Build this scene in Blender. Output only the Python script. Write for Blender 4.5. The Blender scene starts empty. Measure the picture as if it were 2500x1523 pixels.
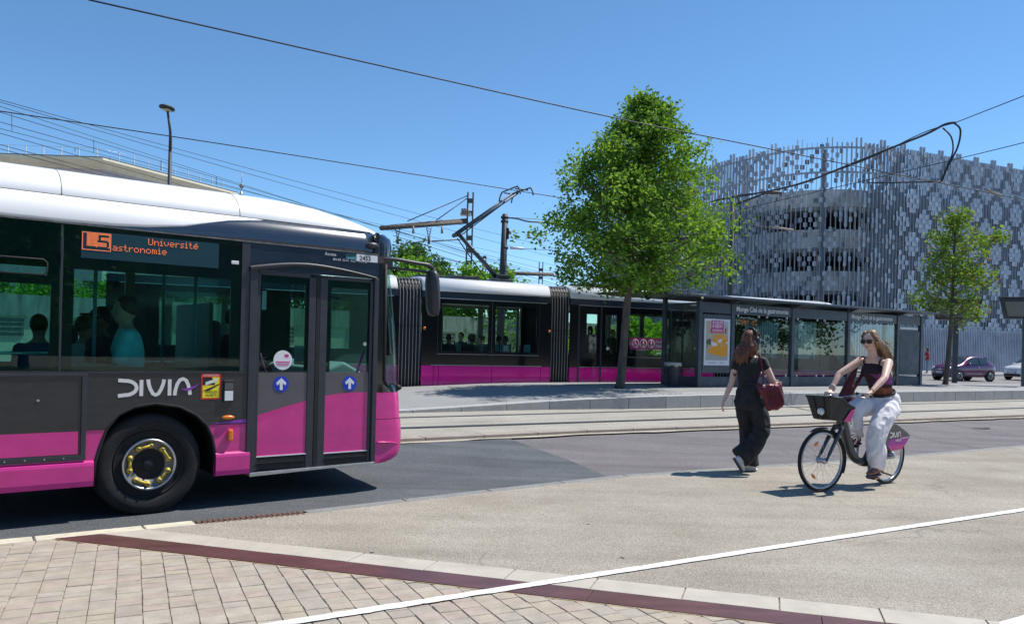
import bpy, bmesh, math, random
from mathutils import Vector, Matrix, noise as mnoise

SC = bpy.context.scene
COL = SC.collection
rnd = random.Random(7)
R = math.radians
PI = math.pi
CHECK = False

# ------------------------------------------------------------------ camera
F_PX, CAM_H, PX_C, PX_HORIZON, ROLL = 1950.0, 1.52, 1250.0, 844.0, 0.025
cam_data = bpy.data.cameras.new("camera")
cam_data.sensor_fit = 'HORIZONTAL'
cam_data.sensor_width = 36.0
cam_data.lens = F_PX / 2500.0 * 36.0
cam_data.shift_y = (PX_HORIZON - 761.5) / 2500.0
cam_data.clip_start = 0.05
cam_data.clip_end = 3000.0
cam = bpy.data.objects.new("camera", cam_data)
COL.objects.link(cam)
cam.matrix_world = Matrix.Translation((0, 0, CAM_H)) @ Matrix.Rotation(R(90), 4, 'X') @ Matrix.Rotation(ROLL, 4, 'Z')
SC.camera = cam

# ------------------------------------------------------------------ sky and sun
SUN_DIR = Vector((0.915, 0.40, 0.0)).normalized() * math.cos(R(59)) + Vector((0, 0, math.sin(R(59))))
world = bpy.data.worlds.new("World")
SC.world = world
world.use_nodes = True
wn = world.node_tree
wn.nodes.clear()
wo = wn.nodes.new('ShaderNodeOutputWorld')
wb = wn.nodes.new('ShaderNodeBackground')
wb.inputs['Strength'].default_value = 0.125
sky = wn.nodes.new('ShaderNodeTexSky')
sky.sky_type = 'NISHITA'
sky.sun_disc = False
sky.sun_elevation = R(59)
sky.sun_rotation = math.atan2(SUN_DIR.x, SUN_DIR.y)
sky.altitude = 0
sky.air_density = 0.72
sky.dust_density = 0.0
sky.ozone_density = 6.0
hs = wn.nodes.new('ShaderNodeHueSaturation')
hs.inputs['Hue'].default_value = 0.492
hs.inputs['Saturation'].default_value = 1.06
wn.links.new(sky.outputs['Color'], hs.inputs['Color'])
wn.links.new(hs.outputs['Color'], wb.inputs['Color'])
wn.links.new(wb.outputs[0], wo.inputs[0])
sun_data = bpy.data.lights.new("sun", 'SUN')
sun_data.energy = 3.9
sun_data.angle = R(0.53)
sun_data.color = (1.0, 0.96, 0.90)
sun = bpy.data.objects.new("sun", sun_data)
COL.objects.link(sun)
sun.rotation_euler = SUN_DIR.to_track_quat('Z', 'Y').to_euler()
SC.view_settings.view_transform = 'Standard'
SC.view_settings.look = 'None'
SC.view_settings.gamma = 1.0
SC.view_settings.exposure = 0.50
SC.view_settings.use_curve_mapping = False
SC.cycles.max_bounces = 8
SC.cycles.transparent_max_bounces = 24
SC.cycles.caustics_reflective = False
SC.cycles.caustics_refractive = False
SC.cycles.sample_clamp_indirect = 6.0
SC.cycles.use_denoising = True

# ------------------------------------------------------------------ photo pixel -> place
def ray(px, py):
    a, b, c, s = px - PX_C, py - PX_HORIZON, math.cos(ROLL), math.sin(ROLL)
    return (a * c + b * s) / F_PX, (-a * s + b * c) / F_PX
def gp(px, py, z=0.0):
    u, v = ray(px, py)
    Y = (CAM_H - z) / v
    return Vector((u * Y, Y, z))
def at_depth(px, py, Y):
    u, v = ray(px, py)
    return Vector((u * Y, Y, CAM_H - v * Y))
class Frame:
    """upright frame: local x along a heading (degrees from straight ahead), local y away from the viewer"""
    def __init__(self, x, y, theta, z=0.0):
        t = R(theta)
        self.o = Vector((x, y, z)); self.d = Vector((math.sin(t), math.cos(t), 0)); self.n = Vector((-math.cos(t), math.sin(t), 0))
        self.rz = R(90) - t
    def pix(self, px, py, inset=0.0):
        u, v = ray(px, py)
        p = self.o + self.n * inset
        s = (u * p.y - p.x) / (self.d.x - u * self.d.y)
        Y = p.y + self.d.y * s
        return s, CAM_H - v * Y - self.o.z
    def w(self, s, i, z):
        return self.o + self.d * s + self.n * i + Vector((0, 0, z))

# ------------------------------------------------------------------ materials
MATS = {}
def mat(name, col, rough=0.6, metal=0.0, spec=0.5, coat=0.0, nscale=0.0, namt=0.0, bump=0.0, bscale=40.0,
        col2=None, emis=None, estr=0.0, trans=0.0, alpha=1.0, sheen=0.0, stretch=None, ramp=(0.35, 0.65), rvar=0.0, detail=6.0):
    if name in MATS: return MATS[name]
    m = bpy.data.materials.new(name)
    m.use_nodes = True
    nt = m.node_tree; N = nt.nodes; L = nt.links
    b = N['Principled BSDF']
    b.inputs['Base Color'].default_value = (*col, 1)
    b.inputs['Roughness'].default_value = rough
    b.inputs['Metallic'].default_value = metal
    b.inputs['Specular IOR Level'].default_value = spec
    b.inputs['Coat Weight'].default_value = coat
    b.inputs['Coat Roughness'].default_value = 0.04
    b.inputs['Sheen Weight'].default_value = sheen
    b.inputs['Alpha'].default_value = alpha
    if trans: b.inputs['Transmission Weight'].default_value = trans
    if emis:
        b.inputs['Emission Color'].default_value = (*emis, 1); b.inputs['Emission Strength'].default_value = estr
    tc = mp = None
    if nscale or bump:
        tc = N.new('ShaderNodeTexCoord'); mp = N.new('ShaderNodeMapping')
        L.new(tc.outputs['Object'], mp.inputs['Vector'])
        if stretch: mp.inputs['Scale'].default_value = stretch
    if nscale:
        t = N.new('ShaderNodeTexNoise'); t.inputs['Scale'].default_value = nscale; t.inputs['Detail'].default_value = detail
        t.inputs['Roughness'].default_value = 0.65
        L.new(mp.outputs[0], t.inputs['Vector'])
        r = N.new('ShaderNodeValToRGB'); r.color_ramp.elements[0].position = ramp[0]; r.color_ramp.elements[1].position = ramp[1]
        L.new(t.outputs['Fac'], r.inputs['Fac'])
        c2 = col2 if col2 else tuple(max(0, c * (1 - namt)) for c in col)
        c1 = col if col2 else tuple(min(1, c * (1 + namt)) for c in col)
        r.color_ramp.elements[0].color = (*c2, 1); r.color_ramp.elements[1].color = (*c1, 1)
        L.new(r.outputs['Color'], b.inputs['Base Color'])
        if rvar:
            mr = N.new('ShaderNodeMapRange'); mr.inputs['To Min'].default_value = max(0.0, rough - rvar); mr.inputs['To Max'].default_value = rough + rvar
            L.new(t.outputs['Fac'], mr.inputs['Value']); L.new(mr.outputs[0], b.inputs['Roughness'])
    if bump:
        t2 = N.new('ShaderNodeTexNoise'); t2.inputs['Scale'].default_value = bscale; t2.inputs['Detail'].default_value = 4
        L.new(mp.outputs[0], t2.inputs['Vector'])
        bp = N.new('ShaderNodeBump'); bp.inputs['Strength'].default_value = bump; bp.inputs['Distance'].default_value = 0.01
        L.new(t2.outputs['Fac'], bp.inputs['Height']); L.new(bp.outputs[0], b.inputs['Normal'])
    MATS[name] = m
    return m
def ground_mat(name, colors, grain, large, bump, rough=0.85, spots=0.0, streak=0.0, cracks=0.0):
    """mineral surface: fine grains + large blotches; colors = dark grain, light grain, blotch tint"""
    m = bpy.data.materials.new(name); m.use_nodes = True
    nt = m.node_tree; N = nt.nodes; L = nt.links; b = N['Principled BSDF']
    tc = N.new('ShaderNodeTexCoord')
    v = N.new('ShaderNodeTexVoronoi'); v.inputs['Scale'].default_value = grain; L.new(tc.outputs['Object'], v.inputs['Vector'])
    n = N.new('ShaderNodeTexNoise'); n.inputs['Scale'].default_value = large; n.inputs['Detail'].default_value = 9; n.inputs['Roughness'].default_value = 0.68
    L.new(tc.outputs['Object'], n.inputs['Vector'])
    sep = N.new('ShaderNodeSeparateColor'); L.new(v.outputs['Color'], sep.inputs[0])
    r = N.new('ShaderNodeValToRGB'); r.color_ramp.elements[0].position = 0.0; r.color_ramp.elements[1].position = 0.9
    r.color_ramp.elements[0].color = (*colors[0], 1); r.color_ramp.elements[1].color = (*colors[1], 1)
    L.new(sep.outputs[0], r.inputs['Fac'])
    r2 = N.new('ShaderNodeValToRGB'); r2.color_ramp.elements[0].position = 0.30; r2.color_ramp.elements[1].position = 0.62
    r2.color_ramp.elements[0].color = (*colors[2], 1); r2.color_ramp.elements[1].color = (1, 1, 1, 1)
    L.new(n.outputs['Fac'], r2.inputs['Fac'])
    mx = N.new('ShaderNodeMix'); mx.data_type = 'RGBA'; mx.blend_type = 'MULTIPLY'; mx.inputs['Factor'].default_value = 1.0
    L.new(r.outputs[0], mx.inputs['A']); L.new(r2.outputs[0], mx.inputs['B'])
    out = mx.outputs['Result']
    if spots:
        v2 = N.new('ShaderNodeTexVoronoi'); v2.inputs['Scale'].default_value = 1.6; L.new(tc.outputs['Object'], v2.inputs['Vector'])
        lt = N.new('ShaderNodeMath'); lt.operation = 'LESS_THAN'; lt.inputs[1].default_value = spots; L.new(v2.outputs['Distance'], lt.inputs[0])
        m2 = N.new('ShaderNodeMix'); m2.data_type = 'RGBA'; L.new(lt.outputs[0], m2.inputs['Factor']); L.new(out, m2.inputs['A'])
        m2.inputs['B'].default_value = (0.05, 0.05, 0.055, 1); out = m2.outputs['Result']
    if cracks:
        nd = N.new('ShaderNodeTexNoise'); nd.inputs['Scale'].default_value = 2.2; nd.inputs['Detail'].default_value = 6; L.new(tc.outputs['Object'], nd.inputs['Vector'])
        ad = N.new('ShaderNodeMix'); ad.data_type = 'RGBA'; ad.blend_type = 'LINEAR_LIGHT'; ad.inputs['Factor'].default_value = 0.22
        L.new(tc.outputs['Object'], ad.inputs['A']); L.new(nd.outputs['Color'], ad.inputs['B'])
        vc = N.new('ShaderNodeTexVoronoi'); vc.feature = 'DISTANCE_TO_EDGE'; vc.inputs['Scale'].default_value = 0.38; L.new(ad.outputs['Result'], vc.inputs['Vector'])
        l1 = N.new('ShaderNodeMapRange'); l1.inputs['From Min'].default_value = 0.0; l1.inputs['From Max'].default_value = 0.006; l1.inputs['To Min'].default_value = 1.0; l1.inputs['To Max'].default_value = 0.0; L.new(vc.outputs['Distance'], l1.inputs['Value'])
        nm = N.new('ShaderNodeTexNoise'); nm.inputs['Scale'].default_value = 0.33; L.new(tc.outputs['Object'], nm.inputs['Vector'])
        l2 = N.new('ShaderNodeMapRange'); l2.inputs['From Min'].default_value = 0.50; l2.inputs['From Max'].default_value = 0.58; L.new(nm.outputs['Fac'], l2.inputs['Value'])
        mm = N.new('ShaderNodeMath'); mm.operation = 'MULTIPLY'; L.new(l1.outputs[0], mm.inputs[0]); L.new(l2.outputs[0], mm.inputs[1])
        mk = N.new('ShaderNodeMath'); mk.operation = 'MULTIPLY'; mk.inputs[1].default_value = cracks; L.new(mm.outputs[0], mk.inputs[0])
        m4 = N.new('ShaderNodeMix'); m4.data_type = 'RGBA'; L.new(mk.outputs[0], m4.inputs['Factor']); L.new(out, m4.inputs['A']); m4.inputs['B'].default_value = (0.09, 0.08, 0.07, 1); out = m4.outputs['Result']
    if streak:
        mp = N.new('ShaderNodeMapping'); mp.inputs['Rotation'].default_value = (0, 0, R(-33)); mp.inputs['Scale'].default_value = (0.10, 1.5, 1)
        n3 = N.new('ShaderNodeTexNoise'); n3.inputs['Scale'].default_value = 1.6; n3.inputs['Detail'].default_value = 5
        L.new(tc.outputs['Object'], mp.inputs['Vector']); L.new(mp.outputs[0], n3.inputs['Vector'])
        r3 = N.new('ShaderNodeValToRGB'); r3.color_ramp.elements[0].position = 0.38; r3.color_ramp.elements[1].position = 0.60
        r3.color_ramp.elements[0].color = (1 - streak, 1 - streak, 1 - streak, 1); r3.color_ramp.elements[1].color = (1, 1, 1, 1)
        L.new(n3.outputs['Fac'], r3.inputs['Fac'])
        m3 = N.new('ShaderNodeMix'); m3.data_type = 'RGBA'; m3.blend_type = 'MULTIPLY'; m3.inputs['Factor'].default_value = 1.0
        L.new(out, m3.inputs['A']); L.new(r3.outputs[0], m3.inputs['B']); out = m3.outputs['Result']
    L.new(out, b.inputs['Base Color'])
    b.inputs['Roughness'].default_value = rough
    b.inputs['Specular IOR Level'].default_value = 0.3
    bp = N.new('ShaderNodeBump'); bp.inputs['Strength'].default_value = bump; bp.inputs['Distance'].default_value = 0.006
    L.new(v.outputs['Distance'], bp.inputs['Height']); L.new(bp.outputs[0], b.inputs['Normal'])
    MATS[name] = m
    return m
def glass(name, tint, refl=1.0, rough=0.0, ior=1.45):
    if name in MATS: return MATS[name]
    m = bpy.data.materials.new(name); m.use_nodes = True
    nt = m.node_tree; N = nt.nodes; L = nt.links; N.clear()
    o = N.new('ShaderNodeOutputMaterial'); mix = N.new('ShaderNodeMixShader'); t = N.new('ShaderNodeBsdfTransparent'); g = N.new('ShaderNodeBsdfGlossy')
    fr = N.new('ShaderNodeFresnel')
    geo = N.new('ShaderNodeNewGeometry'); im = N.new('ShaderNodeMix'); im.data_type = 'FLOAT'
    im.inputs['A'].default_value = ior; im.inputs['B'].default_value = 1.0 / ior
    L.new(geo.outputs['Backfacing'], im.inputs['Factor']); L.new(im.outputs['Result'], fr.inputs['IOR'])
    ml = N.new('ShaderNodeMath'); ml.operation = 'MULTIPLY'; ml.inputs[1].default_value = refl; ml.use_clamp = True
    t.inputs['Color'].default_value = (*tint, 1); g.inputs['Roughness'].default_value = rough
    g.inputs['Color'].default_value = (0.95, 0.97, 1.0, 1)
    L.new(fr.outputs[0], ml.inputs[0]); L.new(ml.outputs[0], mix.inputs[0]); L.new(t.outputs[0], mix.inputs[1]); L.new(g.outputs[0], mix.inputs[2]); L.new(mix.outputs[0], o.inputs[0])
    MATS[name] = m
    return m
def leaf_mat(name, c1, c2, c3=None):
    m = bpy.data.materials.new(name); m.use_nodes = True
    nt = m.node_tree; N = nt.nodes; L = nt.links; N.clear()
    o = N.new('ShaderNodeOutputMaterial'); d = N.new('ShaderNodeBsdfDiffuse'); tr = N.new('ShaderNodeBsdfTranslucent'); gl = N.new('ShaderNodeBsdfGlossy')
    gl.inputs['Roughness'].default_value = 0.5; gl.inputs['Color'].default_value = (0.5, 0.55, 0.5, 1)
    geo = N.new('ShaderNodeNewGeometry'); r = N.new('ShaderNodeValToRGB')
    r.color_ramp.elements[0].color = (*c1, 1); r.color_ramp.elements[1].color = (*c2, 1)
    if c3:
        e = r.color_ramp.elements.new(0.93); e.color = (*c2, 1); r.color_ramp.elements[2].position = 0.97; r.color_ramp.elements[2].color = (*c3, 1)
    L.new(geo.outputs['Random Per Island'], r.inputs['Fac'])
    L.new(r.outputs[0], d.inputs['Color'])
    br = N.new('ShaderNodeMix'); br.data_type = 'RGBA'; br.blend_type = 'MULTIPLY'; br.inputs['Factor'].default_value = 1; br.inputs['B'].default_value = (1.5, 1.45, 0.7, 1)
    L.new(r.outputs[0], br.inputs['A']); L.new(br.outputs['Result'], tr.inputs['Color'])
    m1 = N.new('ShaderNodeMixShader'); m1.inputs[0].default_value = 0.42
    L.new(d.outputs[0], m1.inputs[1]); L.new(tr.outputs[0], m1.inputs[2])
    m2 = N.new('ShaderNodeMixShader'); m2.inputs[0].default_value = 0.04
    L.new(m1.outputs[0], m2.inputs[1]); L.new(gl.outputs[0], m2.inputs[2]); L.new(m2.outputs[0], o.inputs[0])
    MATS[name] = m
    return m

# ------------------------------------------------------------------ objects
def tag(o, label=None, cat=None, group=None, kind=None):
    if label: o['label'] = label
    if cat: o['category'] = cat
    if group: o['group'] = group
    if kind: o['kind'] = kind
    return o
def empty(name, loc=(0, 0, 0), rz=0.0, **kw):
    o = bpy.data.objects.new(name, None)
    o.empty_display_size = 0.2
    COL.objects.link(o); o.location = loc; o.rotation_euler = (0, 0, rz)
    return tag(o, **kw)
def fempty(name, fr, **kw):
    return empty(name, fr.o, fr.rz, **kw)
def link_mesh(name, me, m=None, parent=None, loc=None, rot=None, **kw):
    o = bpy.data.objects.new(name, me)
    COL.objects.link(o)
    if m is not None and not me.materials: me.materials.append(MATS[m] if isinstance(m, str) else m)
    if parent is not None: o.parent = parent
    if loc is not None: o.location = loc
    if rot is not None: o.rotation_euler = rot
    return tag(o, **kw)
def copy_tree(o, parent=None):
    kids = [c for c in COL.objects if c.parent is o]
    c = o.copy(); COL.objects.link(c); c.parent = parent
    for k in kids: copy_tree(k, c)
    return c

class MB:
    def __init__(self): self.v = []; self.f = []; self.sm = []
    def add(self, vs, fs, smooth=False):
        b = len(self.v); self.v += [tuple(p) for p in vs]; self.f += [tuple(b + i for i in f) for f in fs]; self.sm += [smooth] * len(fs)
        return self
    def box(self, x0, x1, y0, y1, z0, z1, M=None):
        vs = [Vector((x, y, z)) for z in (z0, z1) for y in (y0, y1) for x in (x0, x1)]
        if M is not None: vs = [M @ p for p in vs]
        return self.add(vs, [(0, 2, 3, 1), (4, 5, 7, 6), (0, 1, 5, 4), (2, 6, 7, 3), (0, 4, 6, 2), (1, 3, 7, 5)])
    def prism(self, poly, a0, a1, plane='xz', M=None):
        """extrude a 2-D outline; plane 'xz' -> thickness along y, 'xy' -> along z, 'yz' -> along x"""
        n = len(poly)
        area = sum(poly[i][0] * poly[(i + 1) % n][1] - poly[(i + 1) % n][0] * poly[i][1] for i in range(n))
        if area < 0: poly = poly[::-1]
        def P(q, a):
            return Vector((q[0], a, q[1])) if plane == 'xz' else Vector((q[0], q[1], a)) if plane == 'xy' else Vector((a, q[0], q[1]))
        vs = [P(q, a0) for q in poly] + [P(q, a1) for q in poly]
        if M is not None: vs = [M @ p for p in vs]
        top = tuple(range(n, 2 * n)); bot = tuple(range(n - 1, -1, -1))
        sides = [(i, (i + 1) % n, n + (i + 1) % n, n + i) for i in range(n)]
        fs = [bot, top] + sides
        if plane == 'xz': fs = [f[::-1] for f in fs]
        return self.add(vs, fs)
    def tube(self, pts, r, n=8, caps=True, smooth=True, flat=1.0, up=None):
        pts = [Vector(p) for p in pts]; m = len(pts)
        rs = r if isinstance(r, (list, tuple)) else [r] * m
        t0 = (pts[1] - pts[0]).normalized()
        ref = Vector(up) if up is not None else (Vector((0, 0, 1)) if abs(t0.z) < 0.9 else Vector((1, 0, 0)))
        nrm = (ref - t0 * ref.dot(t0)).normalized()
        vs = []
        for i, p in enumerate(pts):
            t = (pts[min(i + 1, m - 1)] - pts[max(i - 1, 0)])
            t = t.normalized() if t.length > 1e-9 else t0
            nrm = nrm - t * nrm.dot(t)
            if nrm.length < 1e-6: nrm = t.orthogonal()
            nrm.normalize(); bn = t.cross(nrm)
            for k in range(n):
                a = 2 * PI * k / n
                vs.append(p + (nrm * math.cos(a) + bn * math.sin(a) * flat) * rs[i])
        fs = [(i * n + k, i * n + (k + 1) % n, (i + 1) * n + (k + 1) % n, (i + 1) * n + k) for i in range(m - 1) for k in range(n)]
        self.add(vs, fs, smooth)
        if caps:
            b = len(self.v) - len(vs)
            self.f += [tuple(b + k for k in range(n - 1, -1, -1)), tuple(b + (m - 1) * n + k for k in range(n))]; self.sm += [False, False]
        return self
    def lathe(self, prof, n=24, axis='z', c=(0, 0, 0), smooth=True, caps=True, M=None):
        """prof: (radius, height) pairs along the axis"""
        c = Vector(c); vs = []
        for (r, h) in prof:
            for k in range(n):
                a = 2 * PI * k / n; x, y = r * math.cos(a), r * math.sin(a)
                p = Vector((x, y, h)) if axis == 'z' else Vector((x, h, y)) if axis == 'y' else Vector((h, x, y))
                p = c + p
                vs.append(M @ p if M is not None else p)
        m = len(prof)
        fs = [(i * n + k, i * n + (k + 1) % n, (i + 1) * n + (k + 1) % n, (i + 1) * n + k) for i in range(m - 1) for k in range(n)]
        if axis == 'y': fs = [f[::-1] for f in fs]
        self.add(vs, fs, smooth)
        if caps:
            b = len(self.v) - len(vs)
            for row, rev in ((0, True), (m - 1, False)):
                if prof[row][0] > 1e-6:
                    f = [b + row * n + k for k in range(n)]
                    if rev ^ (axis == 'y'): f = f[::-1]
                    self.f.append(tuple(f)); self.sm.append(False)
        return self
    def grid(self, rows, smooth=True, closed=False, flip=False):
        n = len(rows[0]); vs = [p for r in rows for p in r]
        w = n if closed else n - 1
        fs = [(i * n + k, i * n + (k + 1) % n, (i + 1) * n + (k + 1) % n, (i + 1) * n + k) for i in range(len(rows) - 1) for k in range(w)]
        if flip: fs = [f[::-1] for f in fs]
        return self.add(vs, fs, smooth)
    def ellipsoid(self, c, r, M=None, n=16, m=10):
        c = Vector(c); rows = []
        for i in range(m + 1):
            t = PI * i / m
            row = []
            for k in range(n):
                a = 2 * PI * k / n
                p = Vector((r[0] * math.sin(t) * math.cos(a), r[1] * math.sin(t) * math.sin(a), r[2] * math.cos(t)))
                row.append(c + (M @ p if M is not None else p))
            rows.append(row)
        return self.grid(rows, True, True, True)
    def xform(self, M):
        self.v = [tuple(M @ Vector(p)) for p in self.v]; return self
    def mesh(self, name):
        me = bpy.data.meshes.new(name); me.from_pydata(self.v, [], self.f)
        me.polygons.foreach_set('use_smooth', self.sm); me.update()
        if CHECK and me.validate(): print('INVALID', name)
        return me
    def build(self, name, m, parent=None, bevel=0.0, solid=0.0, sub=0, **kw):
        o = link_mesh(name, self.mesh(name), m, parent, **kw)
        if solid:
            s = o.modifiers.new('solid', 'SOLIDIFY'); s.thickness = abs(solid); s.offset = -1 if solid > 0 else 1
        if bevel:
            b = o.modifiers.new('bevel', 'BEVEL'); b.width = bevel; b.segments = 2; b.limit_method = 'ANGLE'; b.angle_limit = R(40)
        if sub:
            s = o.modifiers.new('sub', 'SUBSURF'); s.levels = sub; s.render_levels = sub
        return o
def sheet(name, pts, m, parent=None, kind='structure', **kw):
    """flat sheet from a list of 3-D points (one n-gon)"""
    pts = [Vector(p) for p in pts]
    n = Vector((0, 0, 0))
    for i in range(len(pts)): n += pts[i].cross(pts[(i + 1) % len(pts)])
    if n.z < 0: pts = pts[::-1]
    me = bpy.data.meshes.new(name); me.from_pydata([tuple(p) for p in pts], [], [tuple(range(len(pts)))]); me.update()
    return link_mesh(name, me, m, parent, kind=kind if parent is None else None, **kw)
TMP = bpy.data.scenes.new('workbench')
def evaluated(o):
    """evaluate one object on its own, away from the big scene"""
    TMP.collection.objects.link(o)
    with bpy.context.temp_override(scene=TMP, view_layer=TMP.view_layers[0]):
        dg = bpy.context.evaluated_depsgraph_get(); dg.update()
        return bpy.data.meshes.new_from_object(o.evaluated_get(dg))
def text_mb(txt, size, sx=1.0, depth=0.002, res=2, bold=0.0, spacing=1.0, align='LEFT'):
    cu = bpy.data.curves.new('t', 'FONT'); cu.body = txt; cu.size = size; cu.extrude = depth; cu.resolution_u = res; cu.offset = bold
    cu.space_character = spacing; cu.align_x = align
    o = bpy.data.objects.new('t', cu)
    me = evaluated(o)
    mb = MB(); mb.v = [(v.co.x * sx, v.co.y, v.co.z) for v in me.vertices]
    mb.f = [tuple(p.vertices) for p in me.polygons]; mb.sm = [False] * len(mb.f)
    bpy.data.objects.remove(o); bpy.data.curves.remove(cu); bpy.data.meshes.remove(me)
    return mb
# local x -> x, local y (up in text) -> z, faces the viewer (-y)
UPRIGHT = Matrix.Rotation(R(90), 4, 'X')
def put_text(name, txt, m, parent, x, y, z, size, sx=1.0, slope=0.0, **kw):
    mb = text_mb(txt, size, sx, **kw)
    mb.xform(Matrix.Translation((x, y, z)) @ Matrix.Rotation(-slope, 4, 'Y') @ UPRIGHT)
    return mb.build(name, m, parent)
def blob(name, mb, m, parent=None, voxel=0.012, smooth=6, decimate=None, disp=None, disp2=None, ridge=False, **kw):
    """fuse overlapping closed shapes into one continuous skin"""
    me = mb.mesh('tmp'); o = bpy.data.objects.new('tmp', me)
    r = o.modifiers.new('r', 'REMESH'); r.mode = 'VOXEL'; r.voxel_size = voxel; r.use_smooth_shade = True
    if smooth:
        s = o.modifiers.new('s', 'SMOOTH'); s.factor = 0.5; s.iterations = smooth
    if decimate:
        d = o.modifiers.new('d', 'DECIMATE'); d.ratio = decimate
    res = evaluated(o); res.name = name
    bpy.data.objects.remove(o); bpy.data.meshes.remove(me)
    for amp, sc in [d_ for d_ in (disp, disp2) if d_]:
        n_ = len(res.vertices)
        co = [0.0] * (3 * n_); res.vertices.foreach_get('co', co)
        nr = [0.0] * (3 * n_); res.vertex_normals.foreach_get('vector', nr)
        for i in range(0, 3 * n_, 3):
            x_, y_, z_ = co[i], co[i + 1], co[i + 2]
            if ridge:
                k = (0.45 - 1.8 * abs(mnoise.noise(Vector(((x_ + 0.45 * z_) * sc, (y_ - 0.2 * z_) * sc, (z_ - 0.55 * x_) * sc * 0.42))))) * amp
            else: k = mnoise.noise(Vector((x_ * sc, y_ * sc, z_ * sc * 0.55))) * amp
            co[i] += nr[i] * k; co[i + 1] += nr[i + 1] * k; co[i + 2] += nr[i + 2] * k
        res.vertices.foreach_set('co', co); res.update()
    for p in res.polygons: p.use_smooth = True
    res.materials.clear()
    return link_mesh(name, res, m, parent, **kw)
def rings(mb, spec, n=20, cap=True):
    """closed loft of ellipses: spec = (centre, rx, ry, axis_x, axis_y)"""
    rows = []
    for (c, rx, ry, ax, ay) in spec:
        c = Vector(c); ax = Vector(ax).normalized(); ay = Vector(ay).normalized()
        rows.append([c + ax * (rx * math.cos(2 * PI * k / n)) + ay * (ry * math.sin(2 * PI * k / n)) for k in range(n)])
    mb.grid(rows, True, True)
    if cap:
        b = len(mb.v) - n * len(rows)
        mb.f += [tuple(b + k for k in range(n - 1, -1, -1)), tuple(b + (len(rows) - 1) * n + k for k in range(n))]; mb.sm += [True, True]
    return mb
def limb(mb, pts, rs, n=12, flat=1.0, up=None):
    """tapered tube with round ends"""
    pts = [Vector(p) for p in pts]
    d0 = (pts[0] - pts[1]).normalized(); d1 = (pts[-1] - pts[-2]).normalized()
    P = []; Q = []
    for k in (80, 55, 30): P.append(pts[0] + d0 * rs[0] * math.sin(R(k))); Q.append(rs[0] * math.cos(R(k)))
    P += pts; Q += list(rs)
    for k in (30, 55, 80): P.append(pts[-1] + d1 * rs[-1] * math.sin(R(k))); Q.append(rs[-1] * math.cos(R(k)))
    return mb.tube(P, Q, n, True, True, flat, up)
def catmull(pts, k=8):
    pts = [Vector(p) for p in pts]; out = []
    for i in range(len(pts) - 1):
        p0 = pts[max(i - 1, 0)]; p1 = pts[i]; p2 = pts[i + 1]; p3 = pts[min(i + 2, len(pts) - 1)]
        for j in range(k):
            t = j / k
            out.append(0.5 * ((2 * p1) + (p2 - p0) * t + (2 * p0 - 5 * p1 + 4 * p2 - p3) * t * t + (3 * p1 - p0 - 3 * p2 + p3) * t ** 3))
    out.append(pts[-1]); return out
def lerp(tab, x):
    if x <= tab[0][0]: return tab[0][1]
    for (a, b), (c, d) in zip(tab, tab[1:]):
        if x <= c: return b + (d - b) * (x - a) / (c - a)
    return tab[-1][1]
# ================================================================== SETTING
ground_mat('aggregate', ((0.290, 0.255, 0.206), (0.50, 0.452, 0.378), (0.72, 0.70, 0.67)), 120.0, 0.55, 0.8, 0.9, spots=0.030, streak=0.12, cracks=0.38)
ground_mat('asphalt_old', ((0.125, 0.115, 0.118), (0.27, 0.245, 0.245), (0.80, 0.79, 0.80)), 120.0, 0.7, 0.8, 0.85, streak=0.18, cracks=0.6)
ground_mat('asphalt_new', ((0.075, 0.082, 0.088), (0.165, 0.175, 0.18), (0.72, 0.74, 0.76)), 120.0, 0.8, 0.7, 0.8, streak=0.24)
ground_mat('asphalt_far', ((0.16, 0.155, 0.15), (0.30, 0.29, 0.28), (0.8, 0.8, 0.8)), 60.0, 0.4, 0.3)
ground_mat('trackbed', ((0.30, 0.28, 0.24), (0.46, 0.43, 0.37), (0.78, 0.76, 0.72)), 60.0, 0.6, 0.5)
ground_mat('platform_top', ((0.23, 0.23, 0.225), (0.36, 0.36, 0.35), (0.85, 0.85, 0.84)), 90.0, 0.5, 0.3)
ground_mat('granite', ((0.34, 0.335, 0.325), (0.52, 0.51, 0.49), (0.80, 0.79, 0.77)), 150.0, 3.0, 0.5, 0.7)
ground_mat('granite_kerb', ((0.30, 0.255, 0.215), (0.46, 0.40, 0.34), (0.80, 0.77, 0.74)), 150.0, 3.0, 0.5, 0.75)
ground_mat('channel_stone', ((0.20, 0.20, 0.19), (0.32, 0.32, 0.305), (0.78, 0.78, 0.77)), 150.0, 4.0, 0.5, 0.75)
ground_mat('dust', ((0.38, 0.34, 0.27), (0.52, 0.47, 0.39), (0.8, 0.78, 0.75)), 80.0, 2.0, 0.4, 0.95)
mat('kerb_cream', (0.60, 0.55, 0.42), 0.8, nscale=6, namt=0.14, bump=0.25, bscale=60)
mat('paver_bed', (0.29, 0.255, 0.20), 0.95, nscale=30, namt=0.3, bump=0.6, bscale=120)
mat('slab_stone', (0.46, 0.415, 0.345), 0.72, nscale=3.5, namt=0.10, bump=0.12, bscale=60)
mat('band_red', (0.115, 0.050, 0.046), 0.42, nscale=2.2, namt=0.22, bump=0.1, bscale=30, stretch=(1, 3, 1), rvar=0.1)
mat('band_joint', (0.36, 0.27, 0.15), 0.9, nscale=20, namt=0.2)
mat('road_paint', (0.78, 0.78, 0.75), 0.75, nscale=30, col2=(0.50, 0.48, 0.44), ramp=(0.32, 0.46), bump=0.5, bscale=140)
mat('iron_rust', (0.13, 0.07, 0.048), 0.8, nscale=25, namt=0.4)
mat('steel_rail', (0.30, 0.31, 0.32), 0.32, metal=0.9)
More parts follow.
